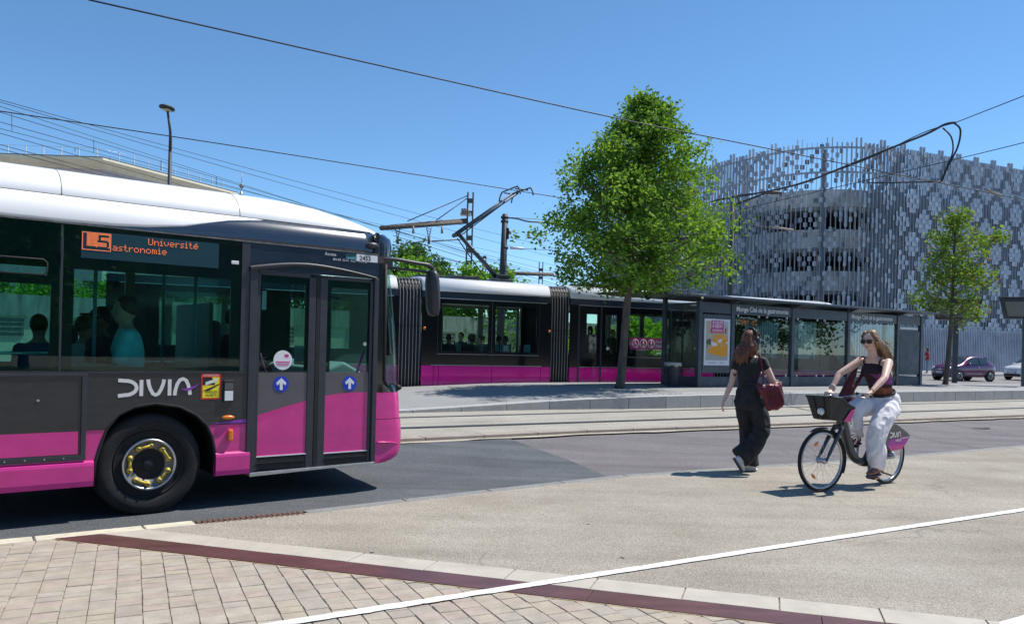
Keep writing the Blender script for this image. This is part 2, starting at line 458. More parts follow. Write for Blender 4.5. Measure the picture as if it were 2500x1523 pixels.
mat('groove', (0.05, 0.055, 0.06), 0.7)
mat('tactile', (0.62, 0.60, 0.56), 0.8, nscale=9, namt=0.1)
PAVER = [mat('paver_%s' % n, c, 0.78, nscale=7.0, namt=0.13, bump=0.22, bscale=55) for n, c in
         (('sand', (0.385, 0.330, 0.258)), ('pink', (0.388, 0.316, 0.258)), ('grey', (0.368, 0.322, 0.264)), ('ochre', (0.392, 0.334, 0.252)), ('pale', (0.405, 0.354, 0.285)), ('brown', (0.360, 0.302, 0.245)))]

KF = Frame(-3.73, 5.88, 57.0)
# --- open ground to the horizon
rows = []
for i, z in ((-700, -0.22), (8.5, -0.22), (12, -0.06), (15.5, 0.09), (20, 0.16), (23, 0.20), (27, 0.40), (60, 0.45), (1400, 0.45)):
    rows.append([KF.w(s, i, z) for s in (-1200, -60, -10, 0, 10, 30, 60, 120, 1200)])
MB().grid(rows, False, flip=True).build('ground', 'asphalt_far', kind='structure')

K = [(-14.0, -0.86), (-3.73, 5.88), (-2.57, 6.68), (-1.87, 7.12), (-1.32, 7.56), (-0.17, 8.47), (1.26, 9.57), (2.99, 10.50), (6.2, 12.3), (9.28, 14.2), (16, 18.3), (45, 36.0)]
T = [(-14.0, 3.77), (-1.56, 11.77), (-1.09, 12.07), (1.49, 13.73), (4.11, 15.15), (12.57, 19.85), (45, 37.9)]
def yline(L, x):
    return lerp(L, x)
def inward(L, x, d):
    """point on polyline L at x, moved d metres away from the viewer, square to the line"""
    e = 0.05
    t = Vector((2 * e, yline(L, x + e) - yline(L, x - e), 0)).normalized()
    return Vector((x, yline(L, x), 0)) + Vector((-t.y, t.x, 0)) * d

# --- carriageway
xs = [-14, -8, -5, -3.73, -2.57, -1.87, -1.0, -0.17, 0.6, 1.49, 2.99, 4.11, 6.2, 9.28, 12.57, 16, 25, 44]
rows = [[Vector((x, yline(K, x) - 0.08, -0.085)) for x in xs], [inward(K, x, 1.7) + Vector((0, 0, -0.08)) for x in xs], [inward(T, x, 0.1) + Vector((0, 0, 0.05)) for x in xs]]
MB().grid(rows, False, flip=True).build('road', 'asphalt_old', kind='structure')
def zroad(p):
    a = (Vector((p[0], p[1], 0)) - KF.o).dot(KF.n)
    return -0.08 if a < 1.7 else min(0.05, -0.08 + 0.13 * (a - 1.7) / 1.95)
# resurfaced stretch of the road (darker), cut off on a slant
rows = []
cut = [gp(1500, 1160, -0.075), gp(1395, 1124, -0.05), gp(1245, 1074, 0.03)]
for j in range(9):
    t = j / 8.0
    q = cut[0].lerp(cut[1], t * 2) if t < 0.5 else cut[1].lerp(cut[2], t * 2 - 1)
    row = []
    for k in range(26):
        f = k / 25.0
        base = q + (KF.d * -1) * (13.0 * f)
        y_n = yline(K, base.x) - 0.06; y_f = yline(T, base.x) + 0.05
        p = Vector((base.x, base.y, 0))
        row.append(p)
    rows.append(row)
for k in range(26):
    for j in range(9):
        p = rows[j][k]
        lo = yline(K, p.x) - 0.05; hi = yline(T, p.x) - 0.16
        p.y = lo + (hi - lo) * j / 8.0
        p.z = 0
rows2 = []
for r_ in rows:
    rr = []
    for p in r_:
        a0 = yline(K, p.x) ; a1 = yline(T, p.x)
        m_ = inward(K, p.x, 1.7)
        f = (p.y - a0) / (a1 - a0); fm = 0.47
        z = -0.085 + 0.005 * f / fm if f < fm else -0.08 + 0.13 * (f - fm) / (1 - fm)
        rr.append(Vector((p.x, p.y, z + 0.014)))
    rows2.append(rr)
MB().grid(rows2, False).build('road_patch', 'asphalt_new', kind='structure')

# --- pale dust along the foot of the tram kerb
rows = [[], []]
for k in range(121):
    x = -6 + 30 * k / 120.0
    w = 0.10 + 0.07 * mnoise.noise(Vector((x * 1.3, 0, 0))) + 0.05 * mnoise.noise(Vector((x * 5, 3, 0)))
    p = inward(T, x, -max(0.03, w) - 0.02); q = inward(T, x, 0.02)
    rows[0].append(p + Vector((0, 0, 0.064 - 0.03 * w))); rows[1].append(q + Vector((0, 0, 0.068)))
MB().grid(rows, False, flip=True).build('gutter_dust', 'dust', kind='structure')

# --- near pavement: exposed aggregate, slabs, dark red band, stone pavers
def RN(x): return 4.927 - 0.2988 * x
def RF(x): return 5.192 - 0.2995 * x
def SF(x): return 5.462 - 0.2950 * x
def KN(x): return yline(K, x) - (0.15 if x < -1.9 else 0.13)
pav = [(-2.90, SF(-2.90) + 0.0)] + [(x, KN(x)) for x in (-2.57, -1.87, -1.32, -0.17, 1.26, 2.99, 6.2, 9.28, 16, 44)] + [(44, -30), (16, SF(16))]
sheet('pavement', [(x, y, 0.0) for x, y in pav], 'aggregate')
sheet('paver_ground', [(-14, -1.2, -0.007), (-3.42, 5.80, -0.007), (-2.8, 6.3, -0.007), (16.5, SF(16.5) , -0.007), (44, -30, -0.007), (44, -200, -0.007), (-200, -200, -0.007), (-200, -120, -0.007)], 'paver_bed')
slab_run = empty('slab_edging', kind='structure')
d_ = Vector((1, -0.297, 0)).normalized()
for k in range(22):
    x0 = -2.86 + 0.545 * k; x1 = x0 + 0.537
    sk = 0.06
    mb = MB()
    poly = [(x0 + 0.12, RF(x0 + 0.12) + 0.004), (x1 + 0.12, RF(x1 + 0.12) + 0.004), (x1 + 0.20, SF(x1 + 0.20) - 0.004), (x0 + 0.20, SF(x0 + 0.20) - 0.004)]
    if k == 0: poly[0] = (-3.13, RF(-3.13) + 0.004); poly[3] = (-2.90, SF(-2.90))
    mb.prism(poly, -0.05, 0.003 + rnd.uniform(-0.0015, 0.0015), 'xy')
    mb.build('slab', 'slab_stone', slab_run, bevel=0.004)
band = empty('paving_band', kind='structure')
xk = -3.30
while xk < 8.5:
    x1 = xk + rnd.choice((1.25, 1.3, 1.28))
    a0 = xk + (0.115 if xk > -3.2 else 0.17)
    poly = [(xk if xk > -3.2 else -3.40, RN(xk if xk > -3.2 else -3.40) + 0.014), (x1 - 0.003, RN(x1) + 0.014), (x1 + 0.072, RF(x1 + 0.075) - 0.003), (a0 - 0.04, RF(a0 - 0.04) - 0.003)]
    MB().prism(poly, -0.05, 0.004 + rnd.uniform(-0.001, 0.001), 'xy').build('band_plate', 'band_red', band, bevel=0.003)
    xk = x1
MB().prism([(-3.42, RN(-3.42)), (8.8, RN(8.8)), (8.8, RN(8.8) + 0.012), (-3.40, RN(-3.40) + 0.012)], -0.04, -0.001, 'xy').build('mortar_joint', 'band_joint', band)

def clip(poly, a, b, c):
    """keep a*x+b*y<=c"""
    out = []
    for i in range(len(poly)):
        p, q = poly[i], poly[(i + 1) % len(poly)]
        dp, dq = a * p[0] + b * p[1] - c, a * q[0] + b * q[1] - c
        if dp <= 0: out.append(p)
        if dp * dq < 0:
            t = dp / (dp - dq); out.append((p[0] + (q[0] - p[0]) * t, p[1] + (q[1] - p[1]) * t))
    return out
def area(poly): return 0.5 * abs(sum(poly[i][0] * poly[(i + 1) % len(poly)][1] - poly[(i + 1) % len(poly)][0] * poly[i][1] for i in range(len(poly))))
cdir = Vector((0.43, -0.903)); rdir = Vector((0.903, 0.43))
pavers = []
prng = random.Random(11)
for j in range(-16, 46):
    o2 = Vector((-3.3, 5.85)) + rdir * (0.138 * j)
    t = -2.6 + prng.uniform(0, 0.1)
    tend = 3.4
    while t < tend:
        L_ = prng.choice((0.095, 0.105, 0.115, 0.12, 0.13, 0.15)) + prng.uniform(-0.006, 0.006)
        g = 0.0022
        jx = prng.uniform(-0.002, 0.002)
        q = [o2 + rdir * (g + jx) + cdir * (t + g), o2 + rdir * (0.138 - g + jx) + cdir * (t + g), o2 + rdir * (0.138 - g + jx) + cdir * (t + L_ - g), o2 + rdir * (g + jx) + cdir * (t + L_ - g)]
        t += L_
        poly = [(p.x, p.y) for p in q]
        poly = clip(poly, 0.2988, 1.0, 4.927 - 0.006)
        if len(poly) >= 3: poly = clip(poly, -0.652, 1.0, 8.183 - 0.03 - 0.0)
        if len(poly) < 3 or area(poly) < 0.0007: continue
        cx = sum(p[0] for p in poly) / len(poly); cy = sum(p[1] for p in poly) / len(poly)
        if cy < 2.2 or cx > 5.5 or cx < -5.5: continue
        u = cx / cy * F_PX; v = CAM_H / cy * F_PX
        px = PX_C + u * math.cos(ROLL) - v * math.sin(ROLL); py = PX_HORIZON + u * math.sin(ROLL) + v * math.cos(ROLL)
        seen = -30 < px < 2530 and py < 1550
        pavers.append((seen, area(poly) * v * v, poly))
pavers.sort(key=lambda t: (not t[0], -t[1]))
pave_root = empty('stone_paving', kind='structure')
def paver_geo(mb, poly):
    n = len(poly); c = (sum(p[0] for p in poly) / n, sum(p[1] for p in poly) / n)
    h = prng.uniform(-0.0025, 0.0025); tx, ty = prng.uniform(-0.007, 0.012), prng.uniform(-0.007, 0.012)
    a = sum(poly[i][0] * poly[(i + 1) % n][1] - poly[(i + 1) % n][0] * poly[i][1] for i in range(n))
    if a < 0: poly = poly[::-1]
    def z(p): return h + (p[0] - c[0]) * tx + (p[1] - c[1]) * ty
    ins = [(p[0] + (c[0] - p[0]) * 0.04, p[1] + (c[1] - p[1]) * 0.04) for p in poly]
    vs = [(p[0], p[1], -0.03) for p in poly] + [(p[0], p[1], z(p) - 0.004) for p in poly] + [(p[0], p[1], z(p)) for p in ins]
    fs = [tuple(range(2 * n, 3 * n))]
    for i in range(n):
        k = (i + 1) % n
        fs += [(i, k, n + k, n + i), (n + i, n + k, 2 * n + k, 2 * n + i)]
    mb.add(vs, fs)
for q, (seen, ar, poly) in enumerate(pavers[:300]):
    mb = MB(); paver_geo(mb, poly)
    mb.build('paver', prng.choices(PAVER, (5, 3, 4, 2, 3, 1))[0], pave_root)
rest = [MB() for _ in PAVER]
for (seen, ar, poly) in pavers[300:]:
    paver_geo(prng.choices(rest, (5, 3, 4, 2, 3, 1))[0], poly)
mb = MB(); me_mats = []
fm = []
for k, r_ in enumerate(rest):
    mb.add(r_.v, r_.f); fm += [k] * len(r_.f)
me = mb.mesh('paver_joined')
for m_ in PAVER: me.materials.append(m_)
me.polygons.foreach_set('material_index', fm)
link_mesh('paver', me, None, pave_root, kind='stuff')

# --- white lane line
w0 = [gp(560, 1537.5), gp(800, 1500), gp(1250, 1430), gp(1600, 1376.5), gp(2050, 1308), gp(2500, 1241)]
w1 = [gp(560, 1551), gp(800, 1513), gp(1250, 1441.5), gp(1600, 1387), gp(2050, 1317), gp(2500, 1248.5)]
w0 = [w0[0] + (w0[0] - w0[1]) * 1.5] + w0 + [w0[-1] + (w0[-1] - w0[-2]) * 4]; w1 = [w1[0] + (w1[0] - w1[1]) * 1.5] + w1 + [w1[-1] + (w1[-1] - w1[-2]) * 4]
def fine(L_, seed):
    out = []
    for a, b in zip(L_, L_[1:]):
        n_ = max(2, int((b - a).length / 0.03))
        for k in range(n_):
            p = a.lerp(b, k / n_); e = 0.007 * mnoise.noise(Vector((p.x * 9, p.y * 9, seed))) + 0.004 * mnoise.noise(Vector((p.x * 40, p.y * 40, seed)))
            out.append(Vector((p.x - e * 0.5, p.y + e, 0.008)))
    return out
w0 = fine(w0, 1.0); w1 = fine(w1, 5.0); n_ = min(len(w0), len(w1)); w0 = w0[:n_]; w1 = w1[:n_]
MB().grid([w1, w0], False, flip=True).build('lane_line', 'road_paint', kind='structure')
c_ = [gp(2440, 1521), gp(2505, 1503), gp(2600, 1530), gp(2560, 1580), gp(2440, 1560)]
sheet('lane_mark', [(p.x, p.y, 0.010) for p in c_], 'road_paint')

# --- kerb stones on the near side of the road
kerb = empty('kerb', kind='structure')
def seg_stones(parent, name, m, x0, x1, step, line, d0, d1, zb, zt, gap=0.006, bevel=0.008, zfun=None):
    x = x0
    while x < x1 - 1e-4:
        e = min(x + step, x1)
        a, b = inward(line, x + gap, d0), inward(line, e - gap, d0)
        c, d = inward(line, e - gap, d1), inward(line, x + gap, d1)
        za, zb2 = (zt, zt) if zfun is None else (zfun(x), zfun(e))
        vs = [Vector((p.x, p.y, zb)) for p in (a, b, c, d)] + [Vector((a.x, a.y, za)), Vector((b.x, b.y, zb2)), Vector((c.x, c.y, zb2)), Vector((d.x, d.y, za))]
        MB().add(vs, [(3, 2, 1, 0), (4, 5, 6, 7), (0, 1, 5, 4), (1, 2, 6, 5), (2, 3, 7, 6), (3, 0, 4, 7)]).build(name, m, parent, bevel=bevel)
        x = e
seg_stones(kerb, 'kerbstone', 'kerb_cream', -11.0, -2.62, 0.62, K, -0.155, 0.0, -0.2, 0.004)
seg_stones(kerb, 'channel_stone', 'channel_stone', -1.84, 16.0, 0.80, K, -0.14, 0.0, -0.2, 0.003)
gr = tag(empty('drain_grate'), 'rusty cast iron drain grate set in the pavement edge beside the cream kerb', 'grate')
a = -2.605
MB().prism([tuple(inward(K, x, d)[:2]) for x, d in ((a, -0.155), (-1.855, -0.155), (-1.855, 0.0), (a, 0.0))], -0.1, -0.03, 'xy').build('grate_tray', 'groove', gr)
while a < -1.87:
    p = [inward(K, a + e, d) for e, d in ((0, -0.15), (0.022, -0.15), (0.022, -0.005), (0, -0.005))]
    MB().prism([(q.x, q.y) for q in p], -0.04, 0.002, 'xy').build('grate_bar', 'iron_rust', gr)
    a += 0.038
MB().prism([tuple(inward(K, x, d)[:2]) for x, d in ((-2.60, -0.085), (-1.86, -0.085), (-1.86, -0.07), (-2.60, -0.07))], -0.04, 0.004, 'xy').build('grate_rib', 'iron_rust', gr)

mh = gp(2372, 1041, -0.02); mz = zroad(mh) + 0.006
mc = tag(empty('manhole_cover', (mh.x, mh.y, mz)), 'round cast iron manhole cover in the road past the cyclist', 'manhole')
MB().lathe([(0.36, -0.03), (0.36, 0.006), (0.33, 0.006), (0.33, -0.004)], 36, smooth=False, caps=False).build('frame', 'iron_rust', mc)
MB().lathe([(0.325, -0.02), (0.325, 0.005), (0.0, 0.005)], 36, smooth=False).build('lid', 'groove', mc)
# --- far kerb, track bed with rails
tk = empty('tram_kerb', kind='structure')
seg_stones(tk, 'kerbstone', 'granite_kerb', -9.0, 26.0, 0.86, T, 0.0, 0.30, -0.1, 0.118, gap=0.005, bevel=0.012)
PB = [(-14, 8.6), (-2.13, 15.89), (0.57, 17.55), (3.82, 18.98), (5.69, 20.10), (10.59, 23.17), (17.47, 27.2), (45, 43.2)]
xs = [-14, -8, -4, -2.13, 0.57, 3.82, 5.69, 10.59, 17.47, 44]
MB().grid([[inward(T, x, 0.29) + Vector((0, 0, 0.112)) for x in xs], [Vector((x - 0.1, yline(PB, x) + 0.1, 0.13)) for x in xs]], False, flip=True).build('track_bed', 'trackbed', kind='structure')
for (pts, lab) in ((((985, 1045), (1800, 1018.5)), 'steel grooved tram rail in the track bed, the one nearer the road kerb'), (((985, 1020), (1800, 998)), 'steel grooved tram rail in the track bed, the one nearer the platform')):
    p = [gp(x, y, 0.122) for x, y in pts]
    d = (p[1] - p[0]).normalized(); n = Vector((-d.y, d.x, 0))
    a, b = p[0] - d * 12, p[1] + d * 40
    r = tag(empty('tram_rail'), lab, 'rail')
    def strip(o0, o1, z0, z1):
        return MB().prism([tuple((q + n * o)[:2]) for q, o in ((a, o0), (b, o0), (b, o1), (a, o1))], z0, z1, 'xy')
    strip(-0.065, 0.065, 0.09, 0.129).build('groove_bed', 'groove', r)
    strip(-0.03, 0.028, 0.10, 0.136).build('rail_head', 'steel_rail', r)
    strip(0.058, 0.075, 0.10, 0.134).build('rail_lip', 'steel_rail', r)

# --- platform with stone edging, ramped down at one end
TRAM = Frame(-2.13, 23.1, 65.0)
ZP = [(-2.2, 0.17), (-0.4, 0.25), (0.57, 0.30), (2.4, 0.385), (3.82, 0.42), (6.0, 0.44), (50, 0.445)]
def zplat(x): return lerp(ZP, x)
xs = [-9, -5, -2.13, -0.8, 0.57, 1.6, 2.4, 3.82, 5.69, 8, 10.59, 14, 17.47, 25, 40]
near = [inward(PB, x, 0.36) for x in xs]
far = []
for p in near:
    q = TRAM.o - TRAM.n * 0.12
    d = KF.n
    # meet tram edge line
    den = TRAM.d.x * d.y - TRAM.d.y * d.x
    t = ((q - p).y * TRAM.d.x - (q - p).x * TRAM.d.y) / den
    far.append(p + d * t)
rows = []
for f in (0, 0.33, 0.66, 1.0):
    rows.append([Vector((p.lerp(q, f).x, p.lerp(q, f).y, zplat(x))) for p, q, x in zip(near, far, xs)])
rows.append([Vector((q.x, q.y, -0.1)) for q in far])
MB().grid(rows, False, flip=True).build('platform', 'platform_top', kind='structure')
edge = empty('platform_edging', kind='structure')
seg_stones(edge, 'edge_stone', 'granite', -7.6, 30.0, 0.94, PB, 0.0, 0.37, 0.02, 0.0, gap=0.005, bevel=0.01, zfun=lambda x: zplat(x) + 0.004)
# tactile warning strip
tact = empty('tactile_strip', kind='structure')
x = 3.0
while x < 24:
    p = [inward(PB, x + e, d) for e, d in ((0, 0.62), (0.11, 0.62), (0.11, 0.86), (0, 0.86))]
    MB().prism([(q.x, q.y) for q in p], 0.3, zplat(x) + 0.008, 'xy').build('tactile_block', 'tactile', tact)
    x += 0.16
# --- street beyond the platform, far kerb and footway
xs = (12, 20, 40, 70, 110)
MB().grid([[KF.w(s, i, z) for s in xs] for i, z in ((13.2, 0.0), (15.5, 0.096), (20, 0.166), (22.6, 0.20))], False, flip=True).build('street', 'asphalt_far', kind='structure')
fk = empty('street_kerb', kind='structure')
for k in range(60):
    MB().prism([tuple(KF.w(s, i, 0)[:2]) for s, i in ((12 + k, 22.6), (12.99 + k, 22.6), (12.99 + k, 22.85), (12 + k, 22.85))], 0.1, 0.33, 'xy').build('kerbstone', 'granite', fk, bevel=0.01)
MB().grid([[KF.w(s, i, z) for s in xs] for i, z in ((22.84, 0.32), (24.5, 0.36), (27, 0.44), (34, 0.47))], False, flip=True).build('footway', 'platform_top', kind='structure')
# ================================================================== BUS
mat('paint_white', (0.84, 0.84, 0.83), 0.38, coat=0.25, nscale=1.2, namt=0.03, stretch=(0.6, 1, 4))
mat('paint_black', (0.010, 0.012, 0.016), 0.16, coat=1.0, nscale=3, namt=0.25)
mat('paint_char', (0.030, 0.029, 0.030), 0.38, coat=0.25, nscale=5, namt=0.18, stretch=(1, 1, 3))
mat('paint_navy', (0.020, 0.032, 0.055), 0.20, coat=1.0, nscale=14, namt=0.25, stretch=(0.3, 1, 6))
mat('paint_pink', (0.66, 0.032, 0.255), 0.30, coat=0.5, nscale=4, namt=0.08, stretch=(1, 1, 2))
mat('tram_pink', (0.72, 0.008, 0.28), 0.22, coat=0.6, nscale=2, namt=0.06)
mat('door_grey', (0.105, 0.098, 0.105), 0.35, coat=0.3, nscale=4, namt=0.1)
mat('frame_dark', (0.036, 0.039, 0.047), 0.45, nscale=8, namt=0.15)
mat('rubber', (0.012, 0.012, 0.013), 0.7, nscale=30, namt=0.3, bump=0.2, bscale=80)
mat('tyre', (0.010, 0.010, 0.011), 0.8, nscale=12, namt=0.35, bump=0.25, bscale=90)
mat('frit', (0.004, 0.004, 0.005), 0.35)
mat('alu', (0.55, 0.56, 0.57), 0.35, metal=0.9, nscale=20, namt=0.1)
mat('chrome', (0.50, 0.51, 0.53), 0.30, metal=1.0, nscale=9, namt=0.08)
mat('rim_steel', (0.20, 0.19, 0.18), 0.55, metal=0.6, nscale=12, namt=0.35)
mat('nut_yellow', (0.62, 0.46, 0.05), 0.5, nscale=20, namt=0.12)
mat('purple', (0.26, 0.045, 0.42), 0.35)
mat('letter_white', (0.76, 0.73, 0.70), 0.5)
mat('sign_white', (0.78, 0.79, 0.80), 0.5)
mat('sign_blue', (0.012, 0.05, 0.52), 0.35)
mat('sign_yellow', (0.86, 0.76, 0.03), 0.45)
mat('sign_red', (0.72, 0.03, 0.02), 0.45)
mat('ink', (0.01, 0.01, 0.012), 0.6)
mat('amber', (0.75, 0.20, 0.01), 0.25, coat=0.6)
mat('led', (0.5, 0.08, 0.01), 0.5, emis=(1.0, 0.26, 0.08), estr=0.9)
mat('display_back', (0.012, 0.050, 0.064), 0.3)
mat('interior', (0.10, 0.115, 0.12), 0.6, nscale=3, namt=0.1)
mat('ceiling_panel', (0.45, 0.47, 0.46), 0.5)
mat('seat_cloth', (0.03, 0.05, 0.07), 0.85, nscale=40, namt=0.4)
mat('seat_shell', (0.10, 0.30, 0.33), 0.4)
mat('dash', (0.42, 0.45, 0.45), 0.5)
glass('bus_glass', (0.55, 0.80, 0.76), 1.1)
glass('bus_glass_far', (0.66, 0.86, 0.82), 0.6)
glass('windscreen', (0.50, 0.72, 0.66), 1.1)

def ribbon(pts, w, closed=False):
    """flat outline of a pen stroke through 2-D points"""
    pts = [Vector((p[0], p[1])) for p in pts]; L_, R_ = [], []
    for i, p in enumerate(pts):
        t = pts[min(i + 1, len(pts) - 1)] - pts[max(i - 1, 0)]
        t.normalize(); n = Vector((-t.y, t.x))
        L_.append(p + n * w / 2); R_.append(p - n * w / 2)
    return L_, R_
def stroke(mb, pts, w, z0=0.0, z1=0.01):
    L_, R_ = ribbon(pts, w); n = len(L_)
    vs = [(p.x, p.y, z1) for p in R_] + [(p.x, p.y, z1) for p in L_] + [(p.x, p.y, z0) for p in R_] + [(p.x, p.y, z0) for p in L_]
    fs = []
    for i in range(n - 1):
        fs += [(i, i + 1, n + i + 1, n + i), (2 * n + i, 2 * n + i + 1, i + 1, i), (n + i, n + i + 1, 3 * n + i + 1, 3 * n + i)]
    fs += [(0, n, 3 * n, 2 * n), (n - 1, 2 * n - 1, 4 * n - 1, 3 * n - 1)]
    return mb.add(vs, fs)
def arcpts(c, rx, ry, a0, a1, n=10):
    return [(c[0] + rx * math.cos(R(a0 + (a1 - a0) * k / n)), c[1] + ry * math.sin(R(a0 + (a1 - a0) * k / n))) for k in range(n + 1)]
def divia(w=0.19, d=0.004):
    """operator's word mark, unit height, letters in one mesh and the swoosh in another"""
    mb = MB()
    stroke(mb, [(0.0, 0.91), (0.32, 0.88)] + arcpts((0.36, 0.5), 0.56, 0.38, 78, -78, 14) + [(0.32, 0.12), (0.0, 0.08)], w, 0, d)
    stroke(mb, [(1.16, 0.92), (1.16, 0.06)], w, 0, d)
    stroke(mb, [(1.50, 0.94), (1.53, 0.70), (1.62, 0.42), (1.76, 0.17), (1.90, 0.10), (2.04, 0.17), (2.18, 0.42), (2.28, 0.70), (2.32, 0.94)], w, 0, d)
    stroke(mb, [(2.62, 0.94), (2.62, 0.06)], w, 0, d)
    stroke(mb, [(2.90, 0.06), (2.93, 0.36), (3.02, 0.68), (3.16, 0.90), (3.34, 0.97), (3.50, 0.88), (3.62, 0.62), (3.70, 0.30), (3.72, 0.08)], w, 0, d)
    s = MB()
    up = [(3.25, 0.42), (3.42, 0.43), (3.60, 0.45), (3.85, 0.53), (4.10, 0.64), (4.24, 0.72)]
    lo = [(4.05, 0.52), (3.80, 0.38), (3.58, 0.31), (3.42, 0.32), (3.33, 0.36)]
    s.prism(up + lo, d * 0.5, d * 1.6, 'xy')
    return mb, s
FONT5 = {'U': "10001 10001 10001 10001 10001 10001 01110", 'n': "00000 00000 10110 11001 10001 10001 10001", 'i': "010 000 110 010 010 010 111", 'v': "00000 00000 10001 10001 10001 01010 00100",
         'e': "00000 00000 01110 10001 11111 10000 01110", 'r': "0000 0000 1011 1100 1000 1000 1000", 's': "0000 0000 0111 1000 0110 0001 1110", 't': "0100 0100 1110 0100 0100 0100 0011",
         'é': "00010 00100 01110 10001 11111 10000 01110", 'a': "00000 00000 01110 00001 01111 10001 01111", 'o': "00000 00000 01110 10001 10001 10001 01110", 'm': "00000 00000 11010 10101 10101 10101 10101"}
def led_text(mb, txt, x, z, p):
    for ch in txt:
        rows_ = FONT5[ch].split(' ')
        for r_, row in enumerate(rows_):
            for c_, bit in enumerate(row):
                if bit == '1': mb.box(x + c_ * p, x + c_ * p + p * 0.62, -0.003, 0.002, z - r_ * p - p * 0.5, z - r_ * p)
        x += (len(rows_[0]) + 1) * p
    return x

BUS = Frame(-3.205, 7.119, 51.5)
BW = 2.42
SR = -8.6
bus = tag(fempty('city_bus', BUS), 'black white and magenta city bus driving past with route L5 on its side display', 'bus')
def bp(name, mb, m, parent=None, **kw): return mb.build(name, m, parent or bus, **kw)

ARCH = [(-0.45, 0.23), (-0.44, 0.43), (-0.40, 0.58), (-0.355, 0.71), (-0.26, 0.835), (-0.13, 0.90), (0.04, 0.925), (0.25, 0.89), (0.40, 0.81), (0.50, 0.71), (0.55, 0.60), (0.575, 0.48), (0.60, 0.23)]
aL = [p for p in ARCH if p[0] < 0.04 and p[1] >= 0.70]; 
# charcoal side panel with the wheel cut-out
poly = [(SR, 0.715), (SR, 1.20), (0.90, 1.20), (0.90, 0.715), (0.50, 0.715)] + [p for p in reversed(ARCH) if p[1] > 0.72] + [(-0.355, 0.715)]
bp('side_panel', MB().prism(poly, 0.0, 0.03), 'paint_char')
bp('waist_rail', MB().box(SR, 0.88, -0.006, 0.02, 1.198, 1.212), 'frame_dark')
# magenta skirts
bp('skirt_panel', MB().prism([(SR, 0.45), (SR, 0.712), (-0.358, 0.712), (-0.40, 0.58), (-0.438, 0.45)], 0.004, 0.034), 'paint_pink')
bp('skirt_panel', MB().prism([(0.555, 0.60), (0.50, 0.712), (0.895, 0.712), (0.895, 0.45), (0.58, 0.45)], 0.004, 0.034), 'paint_pink')
for poly in ([(SR, 0.225), (SR, 0.43), (-0.45, 0.43), (-0.45, 0.225)], [(0.595, 0.225), (0.58, 0.43), (0.90, 0.43), (0.90, 0.225)]):
    rows_ = []
    x0, x1 = min(p[0] for p in poly), max(p[0] for p in poly)
    for z, y in ((0.225, 0.03), (0.235, -0.016), (0.28, -0.022), (0.41, -0.022), (0.435, -0.016), (0.452, 0.004), (0.452, 0.05), (0.225, 0.05), (0.225, 0.03)):
        rows_.append([Vector((x0 if x0 < -1 else x0, y, z)), Vector((x1, y, z))])
    mb = MB().grid(rows_, False)
    n_ = len(rows_)
    b0 = len(mb.v) - 2 * n_
    mb.f += [tuple(b0 + 2 * i + 1 for i in range(n_ - 1)), tuple(b0 + 2 * i for i in range(n_ - 2, -1, -1))]; mb.sm += [False, False]
    bp('sill_cover', mb, 'paint_pink')
bp('accent_stripe', MB().prism([(0.52, 0.722), (0.88, 0.76), (0.895, 0.80), (0.895, 0.722)], -0.002, 0.004), 'purple')
bp('panel_gap', MB().box(SR, -0.36, -0.001, 0.01, 0.710, 0.718), 'ink')
# service hatch
h = bp('service_hatch', MB().box(-2.6, -0.56, -0.006, 0.004, 0.50, 1.175), 'paint_char')
bp('hatch_lower', MB().box(-2.6, -0.575, -0.009, -0.006, 0.515, 0.705), 'paint_pink', h)
for nm, bx_ in (('hatch_rail', (-2.64, -0.515, 1.172, 1.195)), ('hatch_rail', (-2.64, -0.515, 0.462, 0.505)), ('hatch_post', (-0.555, -0.515, 0.505, 1.172))):
    bp(nm, MB().box(bx_[0], bx_[1], -0.014, 0.004, bx_[2], bx_[3]), 'frame_dark', h, bevel=0.003)
bp('latch', MB().box(-0.885, -0.865, -0.012, -0.002, 0.965, 0.982), 'alu', h)
for k in range(4): bp('screw', MB().lathe([(0.006, -0.018), (0.006, -0.010)], 10, 'y', (-1.1 + 0.14 * k, 0, 0.485)), 'alu', h)
